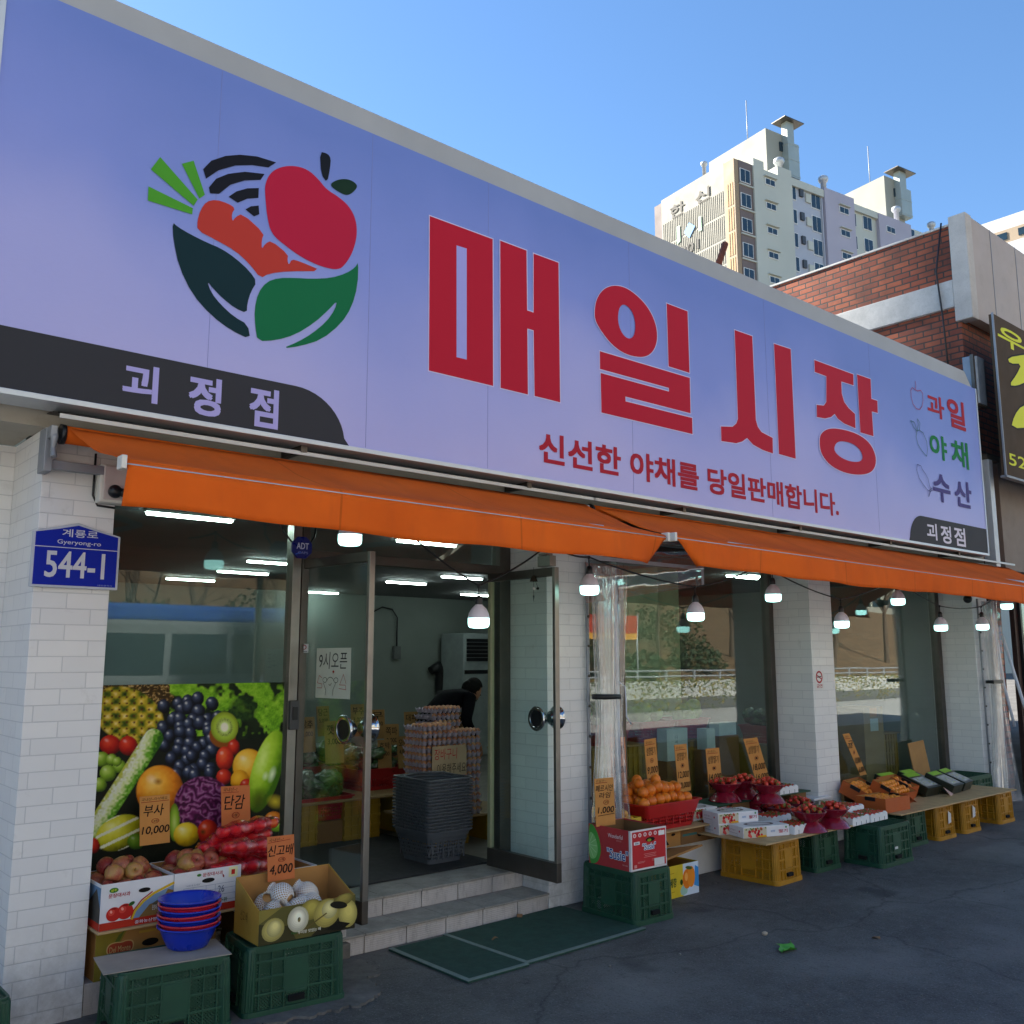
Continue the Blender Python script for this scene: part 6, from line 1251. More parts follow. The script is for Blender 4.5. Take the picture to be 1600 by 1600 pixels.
# wind chime on the right door
p = gx(834, 925, 4.50); t = thing('wind_chime', 'little bronze wind chime hanging from the right glass door', 'chime', (4.50, p.y, 2.37)); MB().lathe([(.001, -.055), (.015, -.06), (.022, -.08), (.03, -.1)], 14, cap=False).build('bell', mat('old_bronze', '#4a4238', .5, .7), t); MB().tube([(0, 0, 0), (0, 0, -.2)], .0015, 5).tube([(.02, 0, -.1), (.02, -.02, -.14)], .0015, 5).build('cord', M_BLACK, t); MB().ball((0, 0, -.15), .011, 10, 8).build('bead', M_WHITE, t); MB().ball((.02, -.02, -.15), (.012, .012, .01), 8, 6).prism([(-.008, 0), (.008, 0), (0, -.05)], -.001, .001, Matrix(((1, 0, 0, 0), (0, 0, 1, 0), (0, 1, 0, -.2), (0, 0, 0, 1)))).build('clapper', M_BLACK, t)
# ================================================================== light strings
BP = [(547, 836, 'bulb half hidden behind the awning edge above the entrance'), (748, 966, 'bulb hanging in the entrance opening'), (921, 916, 'bulb in front of the pillar beside the right glass door'), (1087, 958, 'bulb hanging low before the strawberry window'), (1208, 929, 'bulb before the left face of the middle pillar'), (1315, 971, 'bulb hanging low at the left of the far window'), (1403, 936, 'bulb high in the middle of the far window'), (1470, 977, 'bulb hanging at the right frame of the far window'), (1535, 976, 'bulb beside the clear curtain on the far pillar'), (1573, 944, 'bulb tucked under the far end of the awning')]
YB = 4.58; bl0 = None; hang = []
for i, (px, py, lb) in enumerate(BP):
    p = gy(px, py, YB)
    if bl0 is None:
        t = thing('string_bulb', lb + ', lit', 'bulb', p, 0, 'lit bulbs on the string'); bl0 = t
        MB().lathe([(.068, .0), (.0685, .004), (.066, .012), (.062, .03), (.048, .058), (.03, .076), (.024, .08), (.022, .085)], 26, cap=False).build('heat_sink', mat('bulb_white', '#d9d6e2', .4), t)
        MB().lathe([(.066, .0), (.067, -.03), (.064, -.048), (.054, -.058), (.03, -.062), (.001, -.063)], 26, cap=False).build('diffuser', M_LED, t)
        MB().lathe([(.022, .084), (.024, .09), (.023, .12), (.017, .135), (.01, .142)], 16).build('socket', M_BLACK, t); MB().tube([(0, 0, .14), (.003, 0, .2)], .005, 6).lathe([(.009, .19), (.012, .2), (.009, .212)], 8).build('drop_lead', M_BLACK, t)
    else: t = dup(bl0, p, (0, 0, i), lb + ', lit', 'lit bulbs on the string')
    hang.append(p + Vector((0, 0, .203)))
up = {0: 2.62, 3: 2.52, 6: 2.5}
path = []
def sag(a, b, s, n=8): return [a.lerp(b, k / n) - Vector((0, 0, s * 4 * (k / n) * (1 - k / n))) for k in range(n + 1)]
EX_ = [gy(600, 800, YB), None, gy(870, 845, YB), None, gy(1180, 885, YB), None, None, None, None, None]
cab = sag(gy(500, 790, YB), hang[0], .01); segs = [(hang[0], gy(620, 815, YB)), (gy(620, 815, YB), hang[1]), (hang[1], gy(858, 850, YB)), (gy(858, 850, YB), hang[2]), (hang[2], hang[3]), (hang[3], gy(1182, 886, YB)), (gy(1182, 886, YB), hang[4]), (hang[4], hang[5]), (hang[5], hang[6]), (hang[6], hang[7]), (hang[7], hang[8]), (hang[8], hang[9])]
for a, b in segs: cab += sag(a, b, .025)[1:]
tag(MB().tube(cab, .0065, 6).build('light_cable', M_BLACK), 'black festoon cable carrying the lit bulbs under the awning', 'cable')
# ================================================================== clear vinyl curtains
kv = NT('clear_vinyl'); kv.n.remove(kv.b); t_ = kv.add('BsdfTransparent', {'Color': (.93, .95, .96, 1)}); g_ = kv.add('BsdfGlossy', {'Roughness': .12, 'Color': (1, 1, 1, 1)}); d_ = kv.add('BsdfDiffuse', {'Color': (.72, .74, .76, 1)}); nb_ = kv.add('Bump', {'Height': kv.noise(3, 3), 'Strength': .35, 'Distance': .03}); kv.link(nb_.outputs[0], g_.inputs['Normal'])
m1_ = kv.add('MixShader', {0: kv.ramp(kv.noise(6, 4), [(.35, (.06,) * 3), (.7, (.22,) * 3)]), 1: t_.outputs[0], 2: d_.outputs[0]}); m2_ = kv.add('MixShader', {0: kv.math('MULTIPLY_ADD', kv.add('LayerWeight', {'Blend': .3}).outputs[1], .6, .1), 1: m1_.outputs[0], 2: g_.outputs[0]}); kv.link(m2_.outputs[0], kv.out.inputs[0])
VIN = kv.m; WPIPE = mat('white_pvc', '#cdd4e0', .4, var=.05)
def curtain(x, label, seed, flare):
    t = thing('vinyl_curtain', label, 'curtain', (x, 4.95, 0)); r = random.Random(seed)
    for k in range(4):
        ph = r.random() * 6; dx = (k - 1.5) * .035
        def fn(u, v, k=k, ph=ph, dx=dx):
            z = 2.42 - 2.38 * v; pinch = .62 + .38 * abs(v - .48) * 2; sp_ = flare * max(0, v - .5) ** 1.6
            a = (u - .5) * 2 * (.07 + .02 * k) * pinch; return (dx * pinch + a + sp_ * (u - .55) * 2, -.02 * k + .035 * math.sin(u * 11 + ph + v * 2) * pinch + .008 * math.sin(u * 37 + ph) - sp_ * .3 * u, z)
        MB().grid(fn, 26, 20).build('vinyl_fold', VIN, t)
    MB().tube([(.10, -.03, 2.42), (.10, -.03, .06)], .022, 10).build('edge_pole', WPIPE, t); MB().tube([(-.115, .06, 2.45), (-.115, .06, .3)], .012, 8).build('rail', M_GREY, t)
    rv = MB()
    for i in range(9): rv.ball((-.115, .045, .5 + i * .22), .011, 8, 6)
    rv.build('rivet', M_STEELD, t)
    s_ = MB().grid(lambda u, v: ((.135 * math.cos(2 * math.pi * u)), -.02 + .085 * math.sin(2 * math.pi * u), 1.43 + .035 * v), 24, 1).build('strap', M_BLACK, t); s_.modifiers.new('t', 'SOLIDIFY').thickness = .004
    return t
t = curtain(5.20, 'rolled clear plastic curtain strapped to the pillar beside the right door', 2, .28)
MB().tube([(.10, -.06, 1.55), (.15, -.07, 1.52), (.16, -.07, 1.38), (.17, -.06, 1.3), (.22, -.06, 1.24)], .006, 6).build('cord', WPIPE, t); MB().tube([(-.03, -.1, .75), (-.1, -.11, .5), (-.17, -.1, .28), (-.12, -.1, .3), (-.05, -.1, .55)], .004, 5).build('cord', WPIPE, t)
MB().box(-.23, -.09, -.14, -.04, .0, .07).build('weight', M_WHITE, t, .02)
t = curtain(12.0, 'rolled clear plastic curtain strapped to the far pillar', 5, .45)
MB().tube([(.15, -.1, 2.0), (.35, -.2, 1.2), (.8, -.35, .1)], .02, 8).build('loose_pole', WPIPE, t); MB().tube([(.28, .05, 2.35), (.33, 0, 1.4), (.42, -.05, .9)], .018, 8).build('loose_pole', WPIPE, t); MB().box(-.25, .02, -.12, -.105, 1.43, 1.47).build('strap_end', M_BLACK, t)
q0, q1, q2, q3 = gy(916, 932, 4.9), gy(1098, 915, 4.9), gy(1098, 862, 4.9), gy(916, 862, 4.9)
o = MB().grid(lambda u, v: tuple((q0.lerp(q1, u)).lerp(q3.lerp(q2, u), v) + Vector((0, .02 * math.sin(v * 9) + .012 * noise.noise((u * 9, v * 4, 0)), -.05 * (1 - u) * (1 - v)))), 30, 10).build('vinyl_valance', VIN); tag(o, 'cloudy clear plastic valance above the strawberry window, left end', 'curtain')
kx = MB().box(q0.x, q1.x, 4.885, 4.89, q2.z - .16, q2.z - .13).box(q1.x - .03, q1.x, 4.884, 4.888, q1.z, q2.z); tag(kx.build('valance_hem', mat('white_vinyl_hem', '#a8a6ae', .5)), 'grey white hem strip of the plastic valance', 'hem')
# ================================================================== mats, litter
GM = mat('green_rubber_mat', '#1f4338', .85, var=.2, scale=12, bump=.3, bscale=200, dirt=.3); TAPE = mat('grey_mat_tape', '#6f8079', .7, var=.15, scale=20, dirt=.3)
t = thing('door_mat', 'smaller green rubber mat on the left before the steps', 'mat', (3.34, 4.22, 0)); MB().box(0, .44, 0, .77, .001, .013).build('rubber', GM, t, .003); MB().box(-.002, .03, -.002, .77, .0135, .016).box(.03, .44, -.002, .03, .0135, .016).build('edge_tape', TAPE, t)
t = thing('door_mat', 'larger green rubber mat in front of the tiled steps', 'mat', (3.782, 4.24, 0)); MB().box(0, 1.05, 0, .77, .001, .013).build('rubber', GM, t, .003, rot=(0, 0, rad(1.5))); MB().box(-.004, .028, 0, .77, .0135, .016).box(.028, 1.05, -.003, .03, .0135, .016).build('edge_tape', TAPE, t, rot=(0, 0, rad(1.5)))
p = gz(1230, 1483); l = MB(); 
def lf(u, v):
    w = .05 * math.sin(math.pi * min(1, u * 1.05 + .05)) * (1 + .3 * math.sin(u * 19)); return ((u - .5) * .2, (v - .5) * 2 * w, .012 + .012 * math.sin(u * 8 + v * 5) + .01 * abs(v - .5))
l.grid(lf, 18, 8); o = l.build('lettuce_leaf', mat('lettuce', '#4f9a2c', .5, var=.25, scale=25), loc=p, rot=(0, 0, rad(20))); tag(o, 'torn green lettuce leaf lying on the asphalt', 'leaf')
dry = mat('dry_leaf', '#8a6a48', .8, var=.2)
for i, (px, py, s_, nm, lb) in enumerate(((1195, 1461, .03, 'pebble', 'pale pebble near the lettuce leaf'), (1368, 1466, .04, 'dry_leaf', 'small dry brown leaf on the open asphalt'), (772, 1468, .03, 'dry_leaf', 'dry leaf lying on the larger green mat'), (812, 1432, .035, 'dry_leaf', 'curled dry leaf at the foot of the steps'))):
    p = gz(px, py, .014 if i > 1 else 0)
    if nm == 'pebble': o = MB().ball((0, 0, .01), (.022, .018, .013), 8, 6, 0, lambda d: 1 + .2 * noise.noise(d * 2)).build(nm, mat('pale_stone', '#b0a08c', .8), loc=p)
    else: o = MB().grid(lambda u, v: ((u - .5) * s_ * 2, (v - .5) * s_ * math.sin(math.pi * u) * 1.2, .004 + .01 * math.sin(u * 5)), 8, 4).build(nm, dry, loc=p, rot=(0, 0, i * 1.3))
    tag(o, lb, 'litter')
rs = random.Random(9); gb = MB()
for i in range(700):
    x, y = rs.uniform(1.5, 11), rs.uniform(1.0, 5.0); s_ = rs.uniform(.0025, .007) * (1 if rs.random() < .95 else 1.8); gb.ball((x, y, s_ * .4), (s_, s_ * .8, s_ * .6), 5, 3)
tag(gb.build('gravel', mat('loose_grit', '#77756f', .9, var=.3, scale=2)), kind='stuff')
# ================================================================== inside the shop
def tube_light(x, y, z, lb, first=[], rz=0, L=.62):
    if not first:
        t = thing('ceiling_light', lb, 'light', (x, y, z), rz, 'tube lights on the shop ceiling'); MB().box(-L / 2, L / 2, -.03, .03, 0, .02).build('housing', M_WHITE, t); MB().box(-L / 2 + .01, L / 2 - .01, -.016, .016, -.02, -.0005).build('diffuser', M_TUBE, t, .006); first.append(t)
    else: t = dup(first[0], (x, y, z), (0, 0, rz), lb, 'tube lights on the shop ceiling')
TL = [((667, 849), 'tube light above the door opening'), ((635, 911), 'tube light in the middle behind the entrance'), ((722, 903), 'tube light above the air conditioner'), ((500, 926), 'tube light seen through the left glass door'), ((380, 895), 'tube light high behind the fruit poster window'), ((298, 906), 'tube light deep behind the left window'), ((298, 808), 'tube light nearest the left window'), ((745, 930), 'farthest tube light over the person'), ((430, 880), 'tube light beside the entrance post'), ((1160, 902), 'tube light behind the strawberry window')]
for (px, py), lb in TL:
    p = gz(px, py, 2.69); tube_light(p.x, p.y, 2.698, lb)
for x, y in ((9.6, 6.5), (6.6, 7.3)): tube_light(x, y, 2.698, 'tube light over the %s produce table' % ('far' if x > 8 else 'middle'))
WOODT = mat('table_board', '#8f7650', .6, var=.12); YB2 = mat('yellow_crate_inside', '#9a7a1c', .55, var=.15)
def table(name, lb, x0, x1, y0, y1, z, n):
    t = thing(name, lb, 'table', ((x0 + x1) / 2, (y0 + y1) / 2, ZF)); w, d = (x1 - x0) / 2, (y1 - y0) / 2
    MB().box(-w, w, -d, d, z - ZF - .018, z - ZF).build('table_top', WOODT, t, .003)
    for i in range(n):
        L = MB(); x = -w + .06 + (2 * w - .45) * i / max(1, n - 1)
        L.box(x, x + .34, -d + .03, -d + .5, 0, z - ZF - .019)
        for k in range(4): L.box(x - .008, x + .348, -d + .022, -d + .03, .03 + k * (z - ZF - .1) / 3.2, .05 + k * (z - ZF - .1) / 3.2)
        for k in range(6): L.box(x + k * .066, x + k * .066 + .01, -d + .02, -d + .03, 0, z - ZF - .02)
        L.build('crate_stand', YB2, t)
    return z
zt1 = gy(600, 1243, 7.0).z
XA, XB = gy(430, 1240, 7.0).x, gy(655, 1240, 7.0).x
table('produce_table', 'produce table on yellow crates behind the left glass door', XA - .6, XB + .25, 7.0, 8.0, zt1, 4)
table('produce_table', 'produce table behind the strawberry window', 5.5, 7.85, 5.95, 6.7, .95, 5)
table('produce_table', 'produce table behind the far window', 8.85, 11.6, 5.95, 6.7, .82, 6)
ze = gy(740, 1272, 6.35).z; xe0, xe1 = gy(657, 1200, 6.4).x, gy(775, 1200, 6.4).x
table('egg_table', 'low board on a yellow crate under the egg trays', xe0 + .05, xe1 + .25, 6.32, 7.0, ze, 2)
# egg trays
TRAY = mat('grey_pulp_tray', '#a39db0', .9, var=.08); EGG = mat('brown_egg', '#b58263', .5, var=.12, rnd=.3)
def tray_mesh():
    m = MB()
    def h(u, v):
        x, y = u * 6, v * 6; return .018 + .026 * abs(math.sin(math.pi * x)) * .5 * (1 if 1 else 0) + .026 * (max(0, math.cos(2 * math.pi * x)) * max(0, math.cos(2 * math.pi * y)))
    m.grid(lambda u, v: (u * .295, v * .295, h(u, v)), 36, 36)
    for k in range(6):
        for (fx, fy) in ((1, 0), (0, 1)):
            a = (k + .5) * .049
            if fx: m.lathe([(.014, -.0), (.021, .03)], 8, Matrix.Translation((a, .022, 0)), cap=False)
            else: m.lathe([(.014, -.0), (.021, .03)], 8, Matrix.Translation((.022, a, 0)), cap=False)
    return m
tr0 = tray_mesh().build('egg_tray', TRAY); tr0['category'] = 'egg tray'
eg0 = MB().ball((0, 0, 0), (.0205, .0205, .026), 10, 8).build('egg', EGG); eg0['category'] = 'egg'
ztop = gy(700, 1122, 6.4).z; nl = int((ztop - ze) / .058)
first = True; egf = True; re_ = random.Random(3)
for s_, (sx0, sy0, nn, nm) in enumerate(((xe0, 6.36, nl, 'left front stack by the baskets'), (xe0 + .305, 6.35, nl - 1, 'right front stack beside the door jamb'), (xe0 + .33, 6.68, nl + 2, 'taller back stack'))):
    for k in range(nn):
        z = ze + .002 + k * .058; lb = 'grey egg tray in the ' + nm
        if s_ == 2 and k < nn - 4: continue
        o = tr0 if first else dup(tr0); first = False
        tag(o, lb, 'egg tray', 'egg trays, ' + nm); o.location = (sx0 + re_.gauss(0, .004), sy0 + re_.gauss(0, .004), z)
        spots = [(.0245 + .049 * i, .0245) for i in range(6)] + ([(.0245, .0735 + .049 * i) for i in range(5)] if s_ == 0 else [])
        if k == nn - 1: spots = [(.0245 + .049 * i, .0245 + .049 * j) for i in range(6) for j in range(4)]
        elif s_ == 2: spots = spots[:6]
        for (ex, ey) in spots:
            e = eg0 if egf else dup(eg0); egf = False; tag(e, 'brown egg in the egg trays of the ' + nm, 'egg', 'eggs, ' + nm); e.location = (o.location.x + ex, o.location.y + ey, z + .032)
# stacked shopping baskets
BG9 = mat('dark_grey_basket', '#565c64', .45, var=.08); BGL = m_basket('dark_grey_basket_holes', '#565c64')
b0 = thing('shopping_basket', 'lowest grey shopping basket standing on the shop floor', 'basket', (4.385, 5.99, ZF + .013), 0, 'stacked grey shopping baskets'); basket_meshes(.40, .47, .235, b0, BG9, BGL, .2, .035, .74)
zt9 = gy(676, 1213, 5.95).z; n9 = 17; st9 = (zt9 - ZF - .25) / (n9 - 1)
b1 = thing('shopping_basket', 'nested grey shopping basket in the tall stack', 'basket', (4.385, 5.99, 1), 0, 'stacked grey shopping baskets')
def rr9(a, b, r=.035, n=4): return [(sx * (a - r) + r * math.cos(q), sy * (b - r) + r * math.sin(q)) for sx, sy, q0 in ((1, 1, 0), (-1, 1, 90), (-1, -1, 180), (1, -1, 270)) for q in [rad(q0 + 90 * i / n) for i in range(n + 1)]]
def ringm(zs, sc):
    m = MB(); L = [[(x * s_, y * s_, z) for x, y in rr9(.2, .235)] for z, s_ in zip(zs, sc)]; k = len(L[0]); v = m.addv([p for l in L for p in l])
    for j in range(len(L) - 1):
        for i in range(k): q_ = (i + 1) % k; m.face((v + j * k + i, v + j * k + q_, v + (j + 1) * k + q_, v + (j + 1) * k + i))
    return m
m9 = ringm((.13, .17, .19, .226, .226, .235, .235), (.86, .90, .92, .95, 1.06, 1.07, .95)); 
for i in range(-6, 7):
    for s_ in (1, -1): m9.box(i * .027 - .003, i * .027 + .003, s_ * .232 - .003, s_ * .232 + .003, .2, .232); m9.box(s_ * .197 - .003, s_ * .197 + .003, i * .032 - .003, i * .032 + .003, .2, .232)
m9.build('basket_rim', BG9, b1); 
hd9 = MB().tube([(-.19, 0, .232), (-.19, .12, .238), (0, .2, .24), (.19, .12, .238), (.19, 0, .232)], .008, 6); hd9.build('handle', BG9, b1)
for i in range(1, n9):
    t = b1 if i == 1 else dup(b1); t.location = (4.385 + .002 * math.sin(i * 2.1), 5.99 + .002 * math.cos(i * 1.3), ZF + .013 + i * st9)
    if i == n9 - 1: t['label'] = 'topmost grey shopping basket of the stack'
# basket sign
a, b = gy(675, 1215, 6.30), gy(729, 1163, 6.30); t = thing('paper_sign', 'cardboard sign with red and black writing above the shopping baskets', 'sign', (a.x, 6.30, a.z)); w, h = b.x - a.x, b.z - a.z
MB().box(0, w, 0, .004, 0, h).build('sheet', mat('tan_paper', '#a99a80', .7), t); A = Art(Frame((0, 0, 0), (1, 0, 0), (0, 0, 1))); A.text('장바구니', w * .06, h * .55, w * .72, h * .92, '#a81d2a', .012, shear=.06); A.text('이용해주세요', w * .14, h * .08, w * .98, h * .42, '#1d1a1a', .008, shear=.06); A.build('lettering', t)
# vegetables
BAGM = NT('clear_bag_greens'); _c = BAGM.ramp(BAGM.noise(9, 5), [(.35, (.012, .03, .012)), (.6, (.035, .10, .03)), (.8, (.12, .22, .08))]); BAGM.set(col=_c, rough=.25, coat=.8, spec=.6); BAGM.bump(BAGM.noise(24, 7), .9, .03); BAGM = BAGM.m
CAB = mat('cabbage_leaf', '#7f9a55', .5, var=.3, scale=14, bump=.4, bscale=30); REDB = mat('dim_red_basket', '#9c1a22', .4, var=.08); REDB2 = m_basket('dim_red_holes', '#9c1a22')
LUMP = {}
def lump(kind, p, s, lb, grp, seed):
    if kind not in LUMP:
        m = MB(); mm = {'greens': BAGM, 'cabbage': CAB}[kind]
        if kind == 'greens': m.ball((0, 0, 0), (.11, .075, .06), 22, 16, 0, lambda d: 1 + .28 * noise.noise(d * 2.2) + .12 * noise.noise(d * 6))
        else: m.ball((0, 0, 0), (.085, .085, .075), 20, 14, 0, lambda d: 1 + .07 * noise.noise(d * 3) + .03 * math.sin(d.x * 9 + d.z * 6))
        o = m.build({'greens': 'bagged_greens', 'cabbage': 'cabbage'}[kind], mm); LUMP[kind] = o; o['category'] = {'greens': 'vegetables', 'cabbage': 'cabbage'}[kind]; tag(o, lb, None, grp)
    else: o = dup(LUMP[kind], None, None, lb, grp)
    r = random.Random(seed); o.location = p; o.rotation_euler = (r.uniform(-.5, .5), r.uniform(-.5, .5), r.uniform(0, 6)); o.scale = (s,) * 3
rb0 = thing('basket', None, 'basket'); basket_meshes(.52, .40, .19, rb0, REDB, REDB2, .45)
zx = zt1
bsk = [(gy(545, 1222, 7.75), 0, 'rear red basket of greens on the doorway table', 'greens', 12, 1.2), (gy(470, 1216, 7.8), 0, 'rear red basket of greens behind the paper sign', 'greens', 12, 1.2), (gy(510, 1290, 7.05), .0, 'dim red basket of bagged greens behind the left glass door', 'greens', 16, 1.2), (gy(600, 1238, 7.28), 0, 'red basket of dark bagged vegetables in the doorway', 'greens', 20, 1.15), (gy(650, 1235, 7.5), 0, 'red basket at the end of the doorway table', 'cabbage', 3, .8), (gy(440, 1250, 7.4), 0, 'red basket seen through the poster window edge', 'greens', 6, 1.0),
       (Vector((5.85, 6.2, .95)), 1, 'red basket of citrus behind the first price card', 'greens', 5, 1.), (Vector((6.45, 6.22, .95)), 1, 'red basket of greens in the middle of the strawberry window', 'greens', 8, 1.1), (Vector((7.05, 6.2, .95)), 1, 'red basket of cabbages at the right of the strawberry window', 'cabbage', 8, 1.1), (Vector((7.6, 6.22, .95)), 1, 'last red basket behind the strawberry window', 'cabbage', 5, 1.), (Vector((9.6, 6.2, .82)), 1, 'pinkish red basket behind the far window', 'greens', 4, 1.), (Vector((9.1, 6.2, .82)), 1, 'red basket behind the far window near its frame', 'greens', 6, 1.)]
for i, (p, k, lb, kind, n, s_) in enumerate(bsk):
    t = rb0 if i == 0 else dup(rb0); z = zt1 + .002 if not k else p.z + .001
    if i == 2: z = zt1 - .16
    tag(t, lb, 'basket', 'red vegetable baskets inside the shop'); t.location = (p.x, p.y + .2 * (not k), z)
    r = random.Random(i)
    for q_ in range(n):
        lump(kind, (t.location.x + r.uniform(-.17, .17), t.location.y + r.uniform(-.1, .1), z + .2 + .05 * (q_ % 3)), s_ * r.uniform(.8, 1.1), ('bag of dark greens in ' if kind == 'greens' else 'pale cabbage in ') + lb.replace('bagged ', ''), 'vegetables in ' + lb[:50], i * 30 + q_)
t_ = thing('crate_stand', 'brown carton stand under the dim red basket behind the left door', 'stand', (bsk[2][0].x, bsk[2][0].y + .2, ZF)); MB().box(-.27, .27, -.195, -.06, 0, zt1 - .165 - ZF).build('carton_body', M_CARDD, t_, .004)
# small brown price cards over the vegetables
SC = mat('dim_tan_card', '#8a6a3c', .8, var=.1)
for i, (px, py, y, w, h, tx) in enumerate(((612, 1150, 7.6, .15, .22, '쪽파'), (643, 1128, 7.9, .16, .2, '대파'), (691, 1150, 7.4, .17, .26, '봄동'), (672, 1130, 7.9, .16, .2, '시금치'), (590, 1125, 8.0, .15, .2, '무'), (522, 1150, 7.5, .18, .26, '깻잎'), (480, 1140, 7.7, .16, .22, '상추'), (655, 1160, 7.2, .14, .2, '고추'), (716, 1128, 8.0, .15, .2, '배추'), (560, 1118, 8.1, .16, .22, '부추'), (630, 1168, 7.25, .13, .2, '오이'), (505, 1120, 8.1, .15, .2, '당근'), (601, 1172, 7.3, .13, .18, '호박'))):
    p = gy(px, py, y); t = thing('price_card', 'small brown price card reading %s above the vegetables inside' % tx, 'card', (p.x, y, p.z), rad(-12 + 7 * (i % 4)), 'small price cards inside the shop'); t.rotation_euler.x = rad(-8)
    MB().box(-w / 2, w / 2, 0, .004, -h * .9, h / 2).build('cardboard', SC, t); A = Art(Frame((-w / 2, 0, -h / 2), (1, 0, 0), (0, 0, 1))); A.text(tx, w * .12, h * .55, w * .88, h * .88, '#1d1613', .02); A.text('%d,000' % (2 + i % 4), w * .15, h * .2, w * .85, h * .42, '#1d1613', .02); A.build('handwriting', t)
# white boxes standing behind the strawberry window
for i, (px0, py0, px1, py1, lb) in enumerate(((1043, 1190, 1074, 1137, 'tall white box with vertical lettering behind the price cards'), (1105, 1172, 1117, 1138, 'narrow white box behind the strawberry window'), (1124, 1150, 1150, 1128, 'white box with open flaps behind the strawberry window'))):
    a, b = gy(px0, py0, 5.8), gy(px1, py1, 5.8); t = thing('white_box', lb, 'box', (a.x, 5.8, a.z)); w, h = b.x - a.x, b.z - a.z; MB().box(0, w, 0, .12, 0, h).build('carton_body', mat('bluish_white_box', '#b5c4ca', .6), t, .003)
    if i == 0: A = Art(Frame((0, 0, 0), (1, 0, 0), (0, 0, 1))); [A.text(c, w * .38, h * (.68 - .15 * k), w * .5, h * (.78 - .15 * k), '#2a3038', .01) for k, c in enumerate('디저트천사')]; A.build('lettering', t)
    tag(MB().box(a.x - .02, b.x + .02, 5.79, 5.94, ZF + .001, a.z - .001).build('stand_carton', M_CARDD), 'dark carton under the ' + lb[:60], 'box')
# cartons behind the far window
t = thing('tall_carton', 'tan carton with a white slip inside the far window', 'box', (10.35, 5.62, ZF)); MB().box(-.22, .22, 0, .35, 0, .95).build('carton_body', mat('tan_carton', '#8a7350', .75, var=.1), t, .005); A = Art(Frame((-.22, 0, 0), (1, 0, 0), (0, 0, 1))); A.poly(rect(.14, .68, .32, .82), '#a8b4b8'); A.poly(rect(.14, .84, .3, .94), '#a87a48'); A.build('print', t)
# back wall: cooler unit, hanging cable, dark glove
a, b = gy(724, 1045, 11.9), gy(775, 990, 11.9); t = thing('air_conditioner', 'white floor standing air conditioner against the back wall', 'air conditioner', ((a.x + b.x) / 2, 12.2, ZF)); w = b.x - a.x
MB().box(-w / 2, w / 2, -.3, .3, 0, b.z - ZF).build('cabinet', mat('ac_white', '#8c9696', .4), t, .02); g = MB()
for i in range(6): z = a.z - ZF + .12 + i * (b.z - a.z - .2) / 6; g.box(-w / 2 + .06, w / 2 - .06, -.31, -.301, z, z + (b.z - a.z) / 11)
g.box(-w / 2 + .02, w / 2 - .02, -.306, -.301, a.z - ZF - .08, a.z - ZF - .02); g.build('louvres', M_BLACK, t)
c0 = gy(581, 957, 12.55); c1 = gy(613, 952, 12.55); c2 = gy(621, 965, 12.55); c3 = gy(620, 1010, 12.55); t = thing('wall_cable', 'thin cable with a hanging switch on the back wall', 'cable', c0); MB().tube([p - c0 for p in (c0, c0.lerp(c1, .5) + Vector((0, 0, .06)), c1, c2, c3)], .012, 5).build('wire', M_BLACK, t); q9 = c3 - c0; MB().box(q9.x - .06, q9.x + .06, -.03, .03, q9.z - .2, q9.z).build('switch', mat('grey_switch', '#5b6060', .5), t)
g0 = gy(684, 1046, 12.5); o = MB().tube([(-.12, 0, -.02), (.0, 0, .05), (.08, 0, -.1), (.06, 0, -.35), (.09, 0, -.62)], [.07, .1, .1, .08, .03], 10).build('glove', M_BLACK, None, 0, (g0.x, 12.52, g0.z)); tag(o, 'black glove hanging on the back wall', 'glove')
# ------------------------------------------------------------------ the person behind the egg trays, bent forward
def skin_body(name, V, E, Rr, m, parent=None, loc=(0, 0, 0), rz=0):
    me = bpy.data.meshes.new(name); me.from_pydata(V, E, []); o = bpy.data.objects.new(name, me); COL.objects.link(o); me.materials.append(m)
    md = o.modifiers.new('skin', 'SKIN'); md.use_smooth_shade = True
    for i, r in enumerate(Rr): me.skin_vertices[0].data[i].radius = r if isinstance(r, tuple) else (r, r)
    me.skin_vertices[0].data[0].use_root = True
    s_ = o.modifiers.new('sub', 'SUBSURF'); s_.levels = 2; s_.render_levels = 2
    o.location = loc; o.rotation_euler = (0, 0, rz)
    if parent: o.parent = parent
    return o
SK = mat('skin', '#a8775c', .5, var=.05); NAVY = mat('dark_navy_jacket', '#0b0c12', .9, var=.3, scale=8, spec=.1); TROU = mat('dark_trousers', '#1c1c20', .8); HAIR = mat('black_hair', '#060505', .7, spec=.15)
hp = gy(745, 1066, 7.7); pl = Vector((hp.x - .60, 7.7, ZF + (hp.z - ZF - 1.30)))
hz = hp.z - ZF            # head height
person = skin_body('person', [(0, 0, .88), (.13, 0, 1.02), (.28, 0, 1.13), (.41, 0, 1.19), (.49, -.0, 1.19), (.56, 0, 1.18),
    (0, -.10, .84), (.03, -.11, .47), (-.02, -.11, .10), (.10, -.12, .03), (0, .10, .84), (.03, .11, .47), (-.02, .11, .10), (.10, .12, .03),
    (.38, -.19, 1.15), (.24, -.27, .93), (.42, -.24, .76), (.38, .19, 1.15), (.34, .25, .92), (.54, .20, .78)],
    [(0, 1), (1, 2), (2, 3), (3, 4), (4, 5), (0, 6), (6, 7), (7, 8), (8, 9), (0, 10), (10, 11), (11, 12), (12, 13), (3, 14), (14, 15), (15, 16), (3, 17), (17, 18), (18, 19)],
    [(.15, .12), (.155, .12), (.17, .125), (.16, .11), .06, .055, .10, .07, .05, .045, .10, .07, .05, .045, .075, .06, .04, .075, .06, .04], NAVY, None, pl, rad(8))
